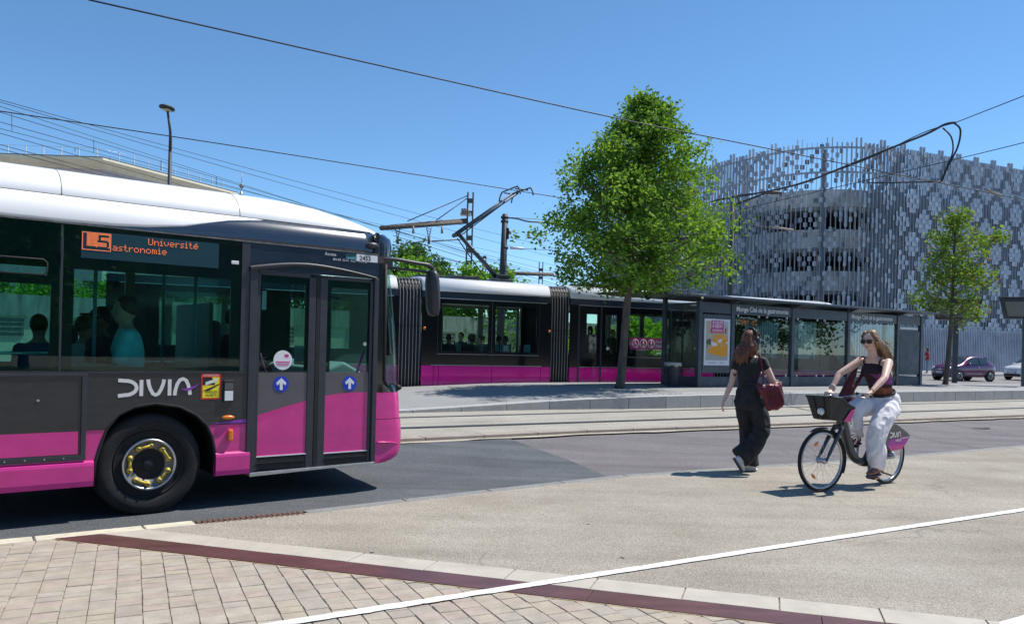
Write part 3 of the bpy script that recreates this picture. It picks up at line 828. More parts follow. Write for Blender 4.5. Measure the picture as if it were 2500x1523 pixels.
# wheel arch liner, wheel
rows_ = [[Vector((x, y, z)) for x, z in ARCH] for y in (0.031, 0.75)]
bp('arch_liner', MB().grid(rows_, True), 'rubber')
bp('arch_back', MB().prism(ARCH, 0.74, 0.76), 'ink')
bp('arch_trim', MB().tube([(x, 0.012, z) for x, z in ARCH], 0.016, 6), 'rubber')
def bus_wheel(sx, side=1):
    R0 = 0.458
    w = empty('front_wheel' if sx == 0.01 else 'rear_wheel', (sx, 0.045, 0.378)); w.parent = bus
    c = (0, 0, 0)
    tyre = MB().lathe([(0.300, 0.02), (0.312, -0.004), (0.33, -0.010), (0.372, -0.018), (0.415, -0.014), (0.442, 0.004), (0.456, 0.035), (R0, 0.08), (R0, 0.20), (0.45, 0.25), (0.40, 0.285), (0.30, 0.28)], 64, 'y')
    bp('tyre', tyre, 'tyre', w)
    bp('rim', MB().lathe([(0.300, 0.01), (0.292, 0.0), (0.284, 0.012), (0.270, 0.05), (0.262, 0.10), (0.235, 0.115), (0.222, 0.105)], 64, 'y', caps=False), 'rubber', w)
    bp('rim_ring', MB().lathe([(0.232, 0.10), (0.232, -0.012), (0.224, -0.024), (0.212, -0.022), (0.205, -0.004)], 64, 'y', caps=False), 'chrome', w)
    bp('rim_dish', MB().lathe([(0.208, -0.006), (0.196, 0.004), (0.148, 0.004), (0.138, 0.014), (0.132, 0.05), (0.09, 0.06)], 64, 'y', caps=False), 'rim_steel', w)
    bp('hub', MB().lathe([(0.134, 0.058), (0.11, 0.050), (0.062, 0.045), (0.055, 0.012), (0.045, 0.004), (0.0, 0.002)], 40, 'y', caps=False), 'rubber', w)
    for k in range(10):
        a = R(36 * k + 9); x, z = 0.095 * math.cos(a), 0.095 * math.sin(a)
        bp('hub_bolt', MB().lathe([(0.010, 0.05), (0.010, 0.036), (0.0, 0.034)], 8, 'y', (x, 0, z)), 'rubber', w)
    for k in range(10):
        a = R(36 * k + 14); x, z = 0.171 * math.cos(a), 0.171 * math.sin(a)
        bp('wheel_nut', MB().lathe([(0.026, 0.004), (0.026, -0.012), (0.015, -0.016), (0.012, -0.030), (0.0, -0.031)], 14, 'y', (x, 0, z)), 'nut_yellow', w)
        bp('nut_tip', MB().lathe([(0.0105, -0.028), (0.0105, -0.036), (0.0, -0.037)], 10, 'y', (x, 0, z)), 'rim_steel', w)
        if k % 2 == 0:
            a2 = R(36 * (k + 1) + 14)
            bp('nut_link', MB().tube([(x, -0.009, z), (0.163 * math.cos((a + a2) / 2), -0.009, 0.163 * math.sin((a + a2) / 2)), (0.171 * math.cos(a2), -0.009, 0.171 * math.sin(a2))], 0.013, 8), 'nut_yellow', w)
    return w
bus_wheel(0.01)
bus_wheel(-5.9)
bp('front_axle', MB().tube([(0.01, 0.3, 0.378), (0.01, 2.1, 0.378)], 0.07, 12), 'rubber')
for sx in (0.01, -5.9):
    o = bp('tyre', MB().lathe([(0.30, 0.0), (0.44, 0.0), (0.458, 0.05), (0.458, 0.2), (0.44, 0.25), (0.30, 0.25)], 48, 'y', (sx, 2.13, 0.378)), 'tyre')
bp('underbody', MB().prism([(SR, 0.26), (SR, 0.55), (-0.47, 0.55), (-0.47, 0.26)], 0.1, BW - 0.1).prism([(0.64, 0.26), (0.64, 0.40), (2.2, 0.40), (2.2, 0.28)], 0.06, BW - 0.1), 'rubber')

# --- side glazing
bp('window', MB().box(-0.715, 0.785, 0.002, 0.008, 1.214, 2.452), 'bus_glass')
bp('window', MB().box(-2.20, -0.735, 0.002, 0.008, 1.214, 2.452), 'bus_glass')
bp('window', MB().box(-3.70, -2.22, 0.002, 0.008, 1.214, 2.452), 'bus_glass')
bp('window', MB().box(SR, -3.72, 0.002, 0.008, 1.214, 2.452), 'bus_glass')
bp('pillar_strip', MB().box(-0.733, -0.717, -0.004, 0.02, 1.214, 2.335), 'frame_dark')
fr_ = MB()
fr_.box(-0.715, 0.785, 0.012, 0.03, 2.08, 2.455).box(-0.715, -0.635, 0.012, 0.03, 1.214, 2.08).box(0.69, 0.785, 0.012, 0.03, 1.214, 2.08).box(-0.635, 0.69, 0.012, 0.03, 1.214, 1.252)
bp('window_border', fr_, 'frit')
fr_ = MB()
fr_.box(-2.2, -0.737, 0.012, 0.03, 1.214, 1.25).box(-2.2, -0.737, 0.012, 0.03, 1.93, 2.005).box(-0.80, -0.737, 0.012, 0.03, 1.25, 1.93).box(-2.2, -0.737, 0.012, 0.03, 2.135, 2.455).box(-0.83, -0.737, 0.012, 0.03, 2.005, 2.135)
bp('window_border', fr_, 'frit')
bp('vent_frame', MB().tube([(-2.2, 0.0, 2.008), (-0.86, 0.0, 2.008), (-0.832, 0.0, 2.03), (-0.832, 0.0, 2.11), (-0.86, 0.0, 2.135), (-2.2, 0.0, 2.135)], 0.007, 6), 'rubber')
fr_ = MB()
for x0, x1 in ((-3.7, -2.22), (SR, -3.72)): fr_.box(x0, x1, 0.012, 0.03, 1.214, 1.25).box(x0, x1, 0.012, 0.03, 2.1, 2.455).box(x0, x0 + 0.07, 0.012, 0.03, 1.25, 2.1).box(x1 - 0.07, x1, 0.012, 0.03, 1.25, 2.1)
bp('window_border', fr_, 'frit')
# route display behind the glass
ds = bp('route_display', MB().box(-0.585, 0.565, 0.0005, 0.0015, 2.175, 2.405), 'display_back')
led = MB(); P_ = 0.0091
for r_ in range(17):
    for c_ in range(25):
        on = r_ in (0, 16) or c_ in (0, 24)
        five = False
        if 13 <= c_ <= 22 and 2 <= r_ <= 14:
            q, t = c_ - 13, r_ - 2
            five = (t <= 1 and q >= 1) or (q in (1, 2) and t <= 6) or (t in (5, 6) and q <= 8) or (q >= 8 and 6 <= t <= 10) or (t in (11, 12) and 0 <= q <= 8)
        L_ = (2 <= c_ <= 3 and 2 <= r_ <= 14) or (2 <= c_ <= 11 and 13 <= r_ <= 14)
        fill = 1 <= r_ <= 15 and 1 <= c_ <= 23
        if on or (fill and not five and not L_ and c_ > 2 and not (c_ < 3)): 
            if on or (3 < c_ < 24 and 1 <= r_ <= 13): led.box(-0.58 + c_ * P_, -0.58 + c_ * P_ + P_ * 0.62, -0.003, 0.002, 2.395 - r_ * P_ - P_ * 0.5, 2.395 - r_ * P_)
bp('route_number', led, 'led', ds)
m1 = MB(); led_text(m1, 'Université', -0.055, 2.388, 0.0083); bp('display_text', m1, 'led', ds)
m1 = MB(); led_text(m1, 'astronomie', -0.345, 2.312, 0.0083); bp('display_text', m1, 'led', ds)
bp('marker_light', MB().box(0.682, 0.752, -0.012, 0.002, 2.225, 2.258), 'sign_white', bevel=0.004)

# --- roof edge (cantrail) with the white sweep
SW = [(-9, 2.462), (-0.71, 2.462), (-0.33, 2.47), (-0.05, 2.492), (0.25, 2.533), (0.5, 2.598), (0.66, 2.638), (0.89, 2.676), (1.02, 2.692), (9, 2.692)]
def cant(z):
    t = (z - 2.46) / 0.235
    return 0.005 + 0.10 * max(0, t) ** 2.2
st = [SR, -6, -4, -2, -1.2, -0.71, -0.5, -0.33, -0.2, -0.05, 0.1, 0.25, 0.38, 0.5, 0.58, 0.66, 0.78, 0.89, 1.02]
bp('roof_edge', MB().grid([[Vector((s, cant(lerp(SW, s) + (2.694 - lerp(SW, s)) * t), lerp(SW, s) + (2.694 - lerp(SW, s)) * t)) for s in st] for t in [k / 8 for k in range(9)]], True), 'paint_white', solid=0.012)
st2 = [s for s in st if s >= -0.71] + [1.3, 1.6, 1.9, 2.1, 2.22]
bp('roof_edge', MB().grid([[Vector((s, cant(2.458 + (lerp(SW, s) - 2.458) * t), 2.458 + (lerp(SW, s) - 2.458) * t)) for s in st2] for t in [k / 8 for k in range(9)]], True), 'paint_navy', solid=0.012)
bp('drip_rail', MB().box(SR, 2.24, -0.006, 0.012, 2.448, 2.460), 'rim_steel')
bp('roof_channel', MB().box(SR, 2.2, 0.108, 0.16, 2.66, 2.70), 'rubber')
# --- white roof fairing
HS = [(-9, 1.0), (1.1, 1.0), (1.4, 0.97), (1.7, 0.86), (1.95, 0.68), (2.2, 0.46), (2.4, 0.26), (2.55, 0.10), (2.62, 0.0)]
PRF = [(0.122, 0.0), (0.125, 0.03), (0.145, 0.085), (0.19, 0.145), (0.26, 0.20), (0.36, 0.248), (0.50, 0.285), (0.75, 0.315), (1.21, 0.33)]
full = PRF + [(BW - y, z) for y, z in reversed(PRF[:-1])]
st = [SR, -6, -5, -4, -3.2, -2.5, -1.8, -1.2, -0.72, -0.5, 0, 0.5, 0.80, 1.1, 1.25, 1.4, 1.55, 1.7, 1.82, 1.95, 2.08, 2.2, 2.3, 2.4, 2.48, 2.55, 2.60]
def roof_rows(ss): 
    out = []
    for s in ss:
        k = lerp(HS, s); e = 0.0 if s < 2.2 else 0.35 * ((s - 2.2) / 0.42) ** 2
        out.append([Vector((s, y + e * (1 - y / 1.21) if y < 1.21 else y - e * ((y - 1.21) / 1.21), 2.692 + z * k - (0.05 * max(0, (s - 2.1) / 0.5)))) for y, z in full])
    return out
bp('roof_fairing', MB().grid(roof_rows(st), True, flip=True), 'paint_white')
for s in (-3.6, -0.72, 0.80):
    bp('roof_seam', MB().tube([q + Vector((0, 0, 0.0)) for q in roof_rows([s])[0][:9]], 0.0035, 4), 'door_grey')
bp('roof_deck', MB().box(SR, 2.1, 0.13, BW - 0.13, 2.62, 2.688), 'interior')

# --- door
dr = empty('front_door', (0, 0, 0)); dr.parent = bus
def pinkz(s): return lerp([(0.9, 0.765), (0.95, 0.78), (1.27, 0.868), (1.5, 0.922), (1.7, 0.966), (1.85, 0.985), (1.98, 0.993), (2.23, 0.99), (2.6, 0.975)], s)
for x0, x1, nm in ((0.945, 1.555, 'a'), (1.60, 2.205, 'b')):
    leaf = bp('door_leaf', MB().box(x0, x0 + 0.035, 0.012, 0.045, 0.25, 2.19).box(x1 - 0.075 if nm == 'a' else x1 - 0.035, x1, 0.012, 0.045, 0.25, 2.19).box(x0, x1, 0.012, 0.045, 2.15, 2.19) if nm == 'a'
              else MB().box(x0, x0 + 0.08, 0.012, 0.045, 0.25, 2.19).box(x1 - 0.035, x1, 0.012, 0.045, 0.25, 2.19).box(x0, x1, 0.012, 0.045, 2.15, 2.19), 'frame_dark', dr, bevel=0.004)
    g0, g1 = (x0 + 0.03, x1 - 0.07) if nm == 'a' else (x0 + 0.075, x1 - 0.03)
    bp('pane', MB().box(g0, g1, 0.022, 0.028, 1.202, 2.155), 'bus_glass_far', leaf)
    f0, f1 = (1.0, 1.447) if nm == 'a' else (1.728, 2.150)
    bp('pane_border', MB().box(g0, f0, 0.030, 0.036, 1.202, 2.155).box(f1, g1, 0.030, 0.036, 1.202, 2.155).box(f0, f1, 0.030, 0.036, 2.075, 2.155), 'frit', leaf)
    ss = [g0 + (g1 - g0) * k / 10 for k in range(11)]
    bp('grey_panel', MB().prism([(s, pinkz(s)) for s in ss] + [(g1, 1.20), (g0, 1.20)], 0.020, 0.034), 'door_grey', leaf)
    zb = 0.385 if nm == 'a' else 0.375
    bp('pink_panel', MB().prism([(s, pinkz(s)) for s in ss] + [(g1, zb), (g0, zb)], 0.0205, 0.0345), 'paint_pink', leaf)
    bp('kick_strip', MB().box(g0, g1, 0.016, 0.03, 0.255, zb - 0.008).box(g0, g1, 0.006, 0.016, 0.315, 0.325), 'rubber', leaf)
    bp('trim_line', MB().box(g0, g1, 0.012, 0.019, zb - 0.007, zb + 0.003), 'sign_white', leaf)
    bp('grab_bar', MB().tube([(g0 + 0.03, 0.10, 1.42), (g0 + 0.13, 0.10, 1.12)] if nm == 'a' else [(g1 - 0.02, 0.10, 1.42), (g1 - 0.14, 0.10, 1.08)], 0.014, 8), 'paint_pink', leaf)
    cx = 1.21 if nm == 'a' else 1.953
    sg = bp('arrow_sign', MB().lathe([(0.079, 0.0205), (0.079, 0.017), (0.0, 0.017)], 40, 'y', (cx, 0, 1.085), smooth=False), 'sign_blue', leaf)
    ar = MB(); ar.prism([(cx - 0.015, 1.028), (cx + 0.015, 1.028), (cx + 0.015, 1.095), (cx + 0.042, 1.072), (cx + 0.052, 1.098), (cx, 1.146), (cx - 0.052, 1.098), (cx - 0.042, 1.072), (cx - 0.015, 1.095)], 0.013, 0.0172)
    bp('arrow', ar, 'sign_white', sg)
    if nm == 'b': bp('door_lock', MB().lathe([(0.02, 0.022), (0.02, 0.012), (0.0, 0.012)], 16, 'y', (2.118, 0, 1.50), smooth=False), 'alu', leaf)
rs_ = bp('round_notice', MB().lathe([(0.096, 0.0215), (0.096, 0.018), (0.0, 0.018)], 40, 'y', (1.222, 0, 1.322), smooth=False), 'sign_white', dr)
bp('notice_badge', MB().box(1.238, 1.280, 0.0165, 0.0178, 1.352, 1.380), 'paint_pink', rs_)
bp('notice_text', MB().box(1.15, 1.295, 0.0160, 0.0178, 1.300, 1.310).box(1.155, 1.29, 0.0160, 0.0178, 1.283, 1.289).box(1.165, 1.28, 0.0160, 0.0178, 1.268, 1.273), 'paint_pink', rs_)
bp('door_post', MB().box(0.865, 0.940, -0.014, 0.06, 0.235, 2.20), 'frame_dark', dr, bevel=0.006)
bp('door_post', MB().box(2.208, 2.262, -0.006, 0.06, 0.235, 2.20), 'frame_dark', dr, bevel=0.006)
bp('door_seal', MB().box(1.557, 1.600, 0.012, 0.05, 0.25, 2.19), 'rubber', dr, bevel=0.006)
bp('door_sill', MB().prism([(0.90, 0.20), (0.90, 0.238), (2.25, 0.252), (2.25, 0.232)], -0.022, 0.10), 'alu', dr, bevel=0.004)
bp('door_header', MB().box(0.80, 2.262, 0.004, 0.05, 2.195, 2.452), 'paint_navy', dr)
rows_ = []
for k in range(15):
    t = k / 14; s = 0.86 + 1.36 * t; z = 2.225 + 0.075 * math.sin(PI * min(1, t * 2.2) / 2) * (1 - 0.0) if t < 0.45 else 2.30 - 0.085 * ((t - 0.45) / 0.55) ** 1.6
    rows_.append([Vector((s, 0.004, z)), Vector((s, -0.03, z - 0.006)), Vector((s, -0.036, z - 0.02)), Vector((s, -0.03, z - 0.05 * (1 - t * 0.6))), Vector((s, 0.004, z - 0.055 * (1 - t * 0.6)))])
bp('rain_gutter', MB().grid(rows_, True), 'frame_dark', dr)
bp('window_pillar', MB().box(0.786, 0.864, -0.002, 0.05, 1.214, 2.452), 'frame_dark')

# --- front corner: bumper, mask, windscreen
def front_rows(levels, s0, y0=0.0, rc=0.20):
    out = []
    for z, F_ in levels:
        F_ += 0.055
        pts = [(s0, y0), (F_ - rc - 0.06, y0 * 0.5)]
        for k in range(1, 9):
            a = R(-90 + 90 * k / 9.0); pts.append((F_ - rc + rc * math.cos(a), rc + rc * math.sin(a)))
        pts += [(F_ + 0.0, rc + 0.05), (F_ + 0.04, 0.55), (F_ + 0.06, BW / 2)]
        pts = [(max(p[0], s0 + 0.0008 * k), p[1]) for k, p in enumerate(pts)]
        pts = pts + [(s, BW - y) for s, y in reversed(pts[:-1])]
        out.append([Vector((s, y, z)) for s, y in pts])
    return out
bp('bumper', MB().grid(front_rows([(0.232, 2.44), (0.25, 2.50), (0.285, 2.56), (0.34, 2.592), (0.42, 2.605), (0.54, 2.608), (0.64, 2.60), (0.697, 2.59)], 2.264), True, flip=True), 'paint_pink')
bp('front_panel', MB().grid(front_rows([(0.703, 2.582), (0.80, 2.577), (0.90, 2.567), (0.985, 2.555)], 2.264), True, flip=True), 'paint_pink')
bp('front_inner', MB().grid(front_rows([(0.23, 2.42), (0.60, 2.57), (1.0, 2.53)], 2.26, 0.01), True, flip=True), 'ink')
bp('front_mask', MB().grid(front_rows([(0.987, 2.554), (1.03, 2.54), (1.07, 2.515)], 2.264), True, flip=True), 'paint_black')
bp('windscreen', MB().grid(front_rows([(1.07, 2.512), (1.35, 2.50), (1.7, 2.47), (2.05, 2.42), (2.36, 2.375)], 2.335, 0.004, 0.14), True, flip=True), 'windscreen')
bp('screen_seal', MB().tube([(2.335, -0.002, 2.36), (2.345, -0.002, 1.7), (2.35, -0.002, 1.12), (2.38, 0.0, 1.065), (2.50, 0.06, 1.055), (2.565, 0.15, 1.06)], 0.018, 8), 'rubber')
bp('wiper_joint', MB().lathe([(0.03, -0.02), (0.035, 0.02), (0.02, 0.05)], 12, 'x', (2.57, 0.10, 1.03)), 'rubber')
bp('corner_pillar', MB().box(2.262, 2.337, 0.0, 0.05, 0.99, 2.452), 'paint_black')
bp('front_brow', MB().grid(front_rows([(2.36, 2.372), (2.45, 2.39), (2.55, 2.40), (2.62, 2.385), (2.66, 2.33), (2.675, 2.2)], 2.222, 0.02, 0.16), True, flip=True), 'paint_navy', solid=0.015)
bp('bumper_ridge', MB().tube(catmull([(2.28, -0.004, 0.452), (2.40, -0.012, 0.448), (2.52, 0.012, 0.43), (2.60, 0.08, 0.39), (2.63, 0.14, 0.33)], 5), 0.010, 6), 'paint_pink')
bp('number_plate', MB().box(1.985, 2.232, -0.008, 0.004, 2.366, 2.438), 'sign_white')
put_text('fleet_number', '2453', 'ink', bus, 2.018, -0.0085, 2.377, 0.068, 1.0, depth=0.001, bold=0.0012)
bp('eco_label', MB().box(1.868, 1.982, -0.006, 0.004, 2.378, 2.43), 'seat_shell')
bp('eco_label_top', MB().prism([(1.872, 2.400), (1.978, 2.412), (1.978, 2.428), (1.872, 2.428)], -0.0075, -0.005), 'display_back')
put_text('model_script', 'Access', 'sign_white', bus, 1.63, -0.002, 2.395, 0.048, 0.95, depth=0.001)
put_text('model_text', 'BUS GX 427 HYB', 'sign_white', bus, 1.72, -0.002, 2.352, 0.030, 1.75, depth=0.001)
bp('side_camera', MB().ellipsoid((2.175, 0.005, 2.545), (0.075, 0.035, 0.036)), 'frame_dark')
mr = bp('wing_mirror', MB().lathe([(0.0, 0.03), (0.035, 0.02), (0.055, -0.02), (0.064, -0.10), (0.066, -0.25), (0.062, -0.40), (0.045, -0.475), (0.0, -0.49)], 20, 'z', (0, 0, 0), M=Matrix.Translation((2.905, -0.03, 2.315)) @ Matrix.Rotation(R(-4), 4, 'Y') @ Matrix.Diagonal((1.05, 1.7, 1.0, 1.0))), 'frame_dark')
arm = MB().tube(catmull([(2.31, 0.03, 2.415), (2.45, 0.0, 2.422), (2.65, -0.03, 2.405), (2.82, -0.04, 2.392), (2.895, -0.04, 2.365), (2.912, -0.035, 2.31)], 5), [0.020] * 15 + [0.026] * 11, 8)
arm.tube([(2.33, 0.03, 2.335), (2.5, 0.0, 2.325), (2.7, -0.03, 2.318), (2.86, -0.04, 2.31)], 0.014, 8).tube([(2.60, -0.02, 2.41), (2.60, -0.02, 2.32)], 0.010, 6)
bp('mirror_arm', arm, 'frame_dark', mr)
bp('mirror_mount', MB().box(2.285, 2.42, -0.012, 0.05, 2.31, 2.435), 'rubber', mr, bevel=0.012)

# --- lettering and stickers on the side
a, b_ = divia()
Mx = Matrix.Translation((-0.272, 0.0, 0.985)) @ UPRIGHT @ Matrix.Diagonal((0.163, 0.165, 1.0, 1.0))
bp('brand_letters', a.xform(Mx), 'letter_white'); bp('brand_swoosh', b_.xform(Mx), 'purple')
st_ = bp('warning_sticker', MB().box(0.432, 0.612, -0.003, 0.001, 0.952, 1.192), 'sign_red')
bp('sticker_field', MB().box(0.446, 0.598, -0.0045, -0.003, 0.966, 1.158), 'sign_yellow', st_)
bp('sticker_icon', MB().prism([(0.446, 1.158), (0.446, 1.085), (0.56, 1.085), (0.53, 1.158)], -0.0052, -0.0045).prism([(0.446, 1.03), (0.598, 1.098), (0.598, 1.088), (0.50, 1.03)], -0.0055, -0.0046), 'ink', st_)
bp('sticker_bus', MB().prism([(0.470, 1.082), (0.578, 1.118), (0.578, 1.148), (0.470, 1.112)], -0.0062, -0.0055), 'letter_white', st_)
put_text('sticker_text', 'ATTENTION', 'sign_white', st_, 0.448, -0.0032, 1.166, 0.026, 0.98, depth=0.0006)
put_text('sticker_text', 'ANGLES', 'ink', st_, 0.470, -0.0048, 1.010, 0.033, 0.92, depth=0.0006)
put_text('sticker_text', 'MORTS', 'ink', st_, 0.474, -0.0048, 0.978, 0.033, 0.94, depth=0.0006)
rd = bp('door_button_box', MB().box(0.632, 0.738, -0.020, 0.002, 0.925, 1.132), 'rubber', bevel=0.012)
bp('button_label', MB().box(0.646, 0.724, -0.0225, -0.018, 0.938, 1.030), 'sign_white', rd)
bp('button_window', MB().box(0.646, 0.724, -0.0225, -0.018, 1.040, 1.105), 'door_grey', rd)
bp('side_marker', MB().ellipsoid((0.688, -0.004, 0.778), (0.062, 0.022, 0.021)), 'amber')
bp('side_marker', MB().box(0.686, 0.736, -0.03, 0.006, 0.555, 0.665), 'amber', bevel=0.014)
# --- inside
bp('ceiling', MB().box(SR + 0.05, 2.15, 0.06, BW - 0.05, 2.42, 2.45), 'ceiling_panel')
bp('floor', MB().box(SR + 0.05, -0.5, 0.06, BW - 0.05, 0.56, 0.60).box(-0.5, 0.64, 0.80, BW - 0.05, 0.41, 0.43).box(0.64, 2.35, 0.06, BW - 0.05, 0.41, 0.43), 'interior')
fw = MB().box(SR, 2.3, BW - 0.04, BW, 0.25, 1.22).box(SR, 2.3, BW - 0.04, BW, 2.25, 2.68)
for s in (-8.5, -7.0, -5.5, -4.0, -2.6, -1.15, 0.35, 1.75): fw.box(s - 0.05, s + 0.05, BW - 0.04, BW, 1.22, 2.25)
bp('side_wall', fw, 'interior')
for s0, s1 in ((-8.45, -7.05), (-6.95, -5.55), (-5.45, -4.05), (-3.95, -2.65), (-2.55, -1.2), (-1.1, 0.30), (0.40, 1.70), (1.80, 2.3)):
    bp('window', MB().box(s0, s1, BW - 0.02, BW - 0.014, 1.22, 2.25), 'bus_glass_far')
bp('rear_wall', MB().box(SR - 0.03, SR, 0.0, BW, 0.26, 2.68), 'paint_char')
bp('driver_partition', MB().box(0.86, 0.90, 1.15, BW - 0.06, 0.43, 1.9), 'interior')
bp('dashboard', MB().prism([(1.9, 0.43), (1.95, 1.22), (2.15, 1.30), (2.38, 1.18), (2.45, 0.43)], 0.55, BW - 0.15), 'dash', bevel=0.03)
bp('dash_screen', MB().box(1.90, 1.94, 1.0, 1.35, 1.24, 1.46), 'dash', bevel=0.02)
st_o = MB(); cc = Vector((1.72, 1.72, 1.23))
Ms = Matrix.Translation(cc) @ Matrix.Rotation(R(-30), 4, 'Y')
ring = [Ms @ Vector((0.23 * math.cos(2 * PI * k / 28), 0.23 * math.sin(2 * PI * k / 28), 0)) for k in range(29)]
st_o.tube(ring, 0.017, 8).tube([Ms @ Vector((-0.22, 0, 0)), Ms @ Vector((0.22, 0, 0))], 0.014, 6).tube([cc, (1.86, 1.72, 1.0)], 0.03, 8)
bp('steering_wheel', st_o, 'rubber')
bp('driver_seat', MB().box(1.02, 1.5, 1.5, 1.98, 0.85, 0.97).box(0.98, 1.12, 1.5, 1.98, 0.97, 1.72), 'seat_cloth', bevel=0.05)
bp('interior_mirror', MB().box(1.03, 1.155, 0.28, 0.33, 1.80, 2.03), 'rubber', bevel=0.02)
bp('mirror_face', MB().box(1.04, 1.14, 0.272, 0.279, 1.82, 2.01), 'chrome')
for s in (-2.3, -1.3, -0.35, 0.55):
    for y in (0.62, 1.75):
        bp('grab_pole', MB().tube([(s, y, 0.6), (s, y, 2.43)], 0.017, 8), 'seat_shell')
for s in (-2.9, -2.05, -1.2, -0.35):
    for y in (1.45, 1.92):
        se = bp('passenger_seat', MB().box(s, s + 0.42, y, y + 0.42, 0.98, 1.06).box(s - 0.06, s + 0.02, y, y + 0.42, 1.06, 1.62), 'seat_cloth', bevel=0.03)
bp('hand_rail', MB().tube([(-2.2, 0.10, 1.36), (-0.80, 0.10, 1.36)], 0.013, 8), 'seat_shell')
bp('engine_box', MB().box(-2.0, -0.85, BW - 0.5, BW - 0.05, 0.6, 1.0), 'interior')
# ================================================================== TRAM
mat('tram_black', (0.008, 0.009, 0.012), 0.10, spec=0.5, coat=0.0)
mat('tram_white', (0.80, 0.80, 0.79), 0.28, coat=0.6, nscale=1.5, namt=0.04)
mat('trim_silver', (0.62, 0.62, 0.62), 0.3, metal=0.8)
mat('bellows_cloth', (0.014, 0.014, 0.016), 0.6, nscale=20, namt=0.3)
mat('hoop_grey', (0.40, 0.385, 0.36), 0.5)
mat('tram_inside', (0.30, 0.31, 0.30), 0.6)
mat('seat_teal', (0.10, 0.28, 0.33), 0.5)
mat('gunmetal', (0.045, 0.055, 0.07), 0.45, metal=0.3)
mat('skin_a', (0.56, 0.33, 0.23), 0.55); mat('skin_b', (0.20, 0.105, 0.065), 0.55)
mat('hair_black', (0.012, 0.010, 0.010), 0.5); mat('hair_brown', (0.06, 0.03, 0.016), 0.5)
glass('tram_glass', (0.80, 0.90, 0.84), 0.9)
glass('tram_far_glass', (0.90, 0.96, 0.93), 0.4)
TW = 2.35
tram = tag(fempty('tram', TRAM), 'black and magenta articulated tram with white roof standing at the platform', 'tram')
def tp(name, mb, m, parent=None, **kw): return mb.build(name, m, parent or tram, **kw)
def sx(px, py=800): return TRAM.pix(px, py)[0]
RP = [(0.0, 3.045), (-0.012, 3.09), (0.0, 3.17), (0.05, 3.28), (0.13, 3.37), (0.26, 3.43), (0.5, 3.475), (1.17, 3.50)]
RPF = RP + [(TW - y, z) for y, z in reversed(RP[:-1])]
def tram_module(a, b, wins, skirt_cuts, nose=False):
    tp('roof_fairing', MB().grid([[Vector((s, y + (0.10 if e else 0), z - (0.06 if e else 0))) if y < 1.17 else Vector((s, y - (0.10 if e else 0), z - (0.06 if e else 0))) for y, z in RPF]
        for s, e in ((a, True), (a + 0.05, False), (0.5 * (a + b), False), (b - 0.05, False), (b, True))], True, flip=True), 'tram_white', solid=0.02)
    tp('roof_band', MB().box(a, b, 0.004, TW - 0.004, 2.855, 3.03), 'paint_navy')
    tp('gutter_slit', MB().box(a, b, 0.03, TW - 0.03, 3.028, 3.048), 'ink')
    tp('trim_strip', MB().box(a + 0.3, b - 0.15, -0.006, 0.01, 2.838, 2.856), 'trim_silver')
    tp('trim_strip', MB().box(a + 0.3, b - 0.3, -0.006, 0.01, 0.905, 0.918), 'trim_silver')
    # black side wall with openings for the windows
    cuts = sorted(wins)
    wall = MB(); edge = a
    for (w0, w1, z0, z1) in cuts:
        wall.box(edge, w0, 0.0, 0.05, 0.905, 2.855)
        wall.box(w0, w1, 0.0, 0.05, 0.905, z0); wall.box(w0, w1, 0.0, 0.05, z1, 2.855)
        edge = w1
    wall.box(edge, b, 0.0, 0.05, 0.905, 2.855)
    tp('side_wall', wall, 'tram_black')
    for (w0, w1, z0, z1) in cuts:
        w = tp('window', MB().box(w0 - 0.03, w1 + 0.03, -0.004, 0.002, z0 - 0.03, z1 + 0.03), 'tram_glass')
    e = [a] + skirt_cuts + [b]
    for s0, s1 in zip(e, e[1:]):
        tp('skirt_panel', MB().prism([(0.035, 0.25), (-0.004, 0.30), (-0.008, 0.60), (-0.004, 0.895), (0.05, 0.895), (0.06, 0.25)], s0 + 0.008, s1 - 0.008, 'yz'), 'tram_pink')
    tp('skirt_back', MB().box(a + 0.01, b - 0.01, 0.02, 0.06, 0.26, 0.905), 'ink')
    tp('floor', MB().box(a, b, 0.06, TW - 0.06, 0.46, 0.50), 'tram_inside')
    tp('ceiling', MB().box(a, b, 0.06, TW - 0.06, 2.78, 2.84), 'ceiling_panel')
    far = MB().box(a, b, TW - 0.05, TW, 0.30, 1.30).box(a, b, TW - 0.05, TW, 2.70, 3.05)
    n = max(2, int(round((b - a) / 1.45)))
    for k in range(n + 1):
        s = a + (b - a) * k / n
        far.box(max(a, s - 0.09), min(b, s + 0.09), TW - 0.05, TW, 1.30, 2.70)
    tp('side_wall', far, 'tram_inside')
    for k in range(n):
        s0, s1 = a + (b - a) * k / n + 0.09, a + (b - a) * (k + 1) / n - 0.09
        tp('window', MB().box(s0, s1, TW - 0.03, TW - 0.024, 1.30, 2.70), 'tram_far_glass')
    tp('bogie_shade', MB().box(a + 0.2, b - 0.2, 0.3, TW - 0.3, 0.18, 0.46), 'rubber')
B0, B1 = sx(1030), sx(1345); C0, C1 = sx(1392), sx(1745); A1 = sx(972); D0 = sx(1797)
tram_module(B0, B1, [(0.08, 1.57, 1.33, 2.70), (1.79, 3.17, 1.33, 2.68)], [0.0 - 0.42 + 0.28, 0.02, 1.70, 3.33])
tram_module(C0, C1, [(sx(1432), sx(1459), 1.36, 2.58), (sx(1479), sx(1507), 1.36, 2.58), (sx(1537), sx(1627), 1.33, 2.66), (sx(1652), sx(1682), 1.36, 2.58)], [sx(1413), sx(1467), sx(1637), sx(1668)])
tram_module(-8.6, A1, [(-4.2, -2.6, 1.33, 2.66), (-7.4, -5.2, 1.33, 2.66)], [-5, -2.3])
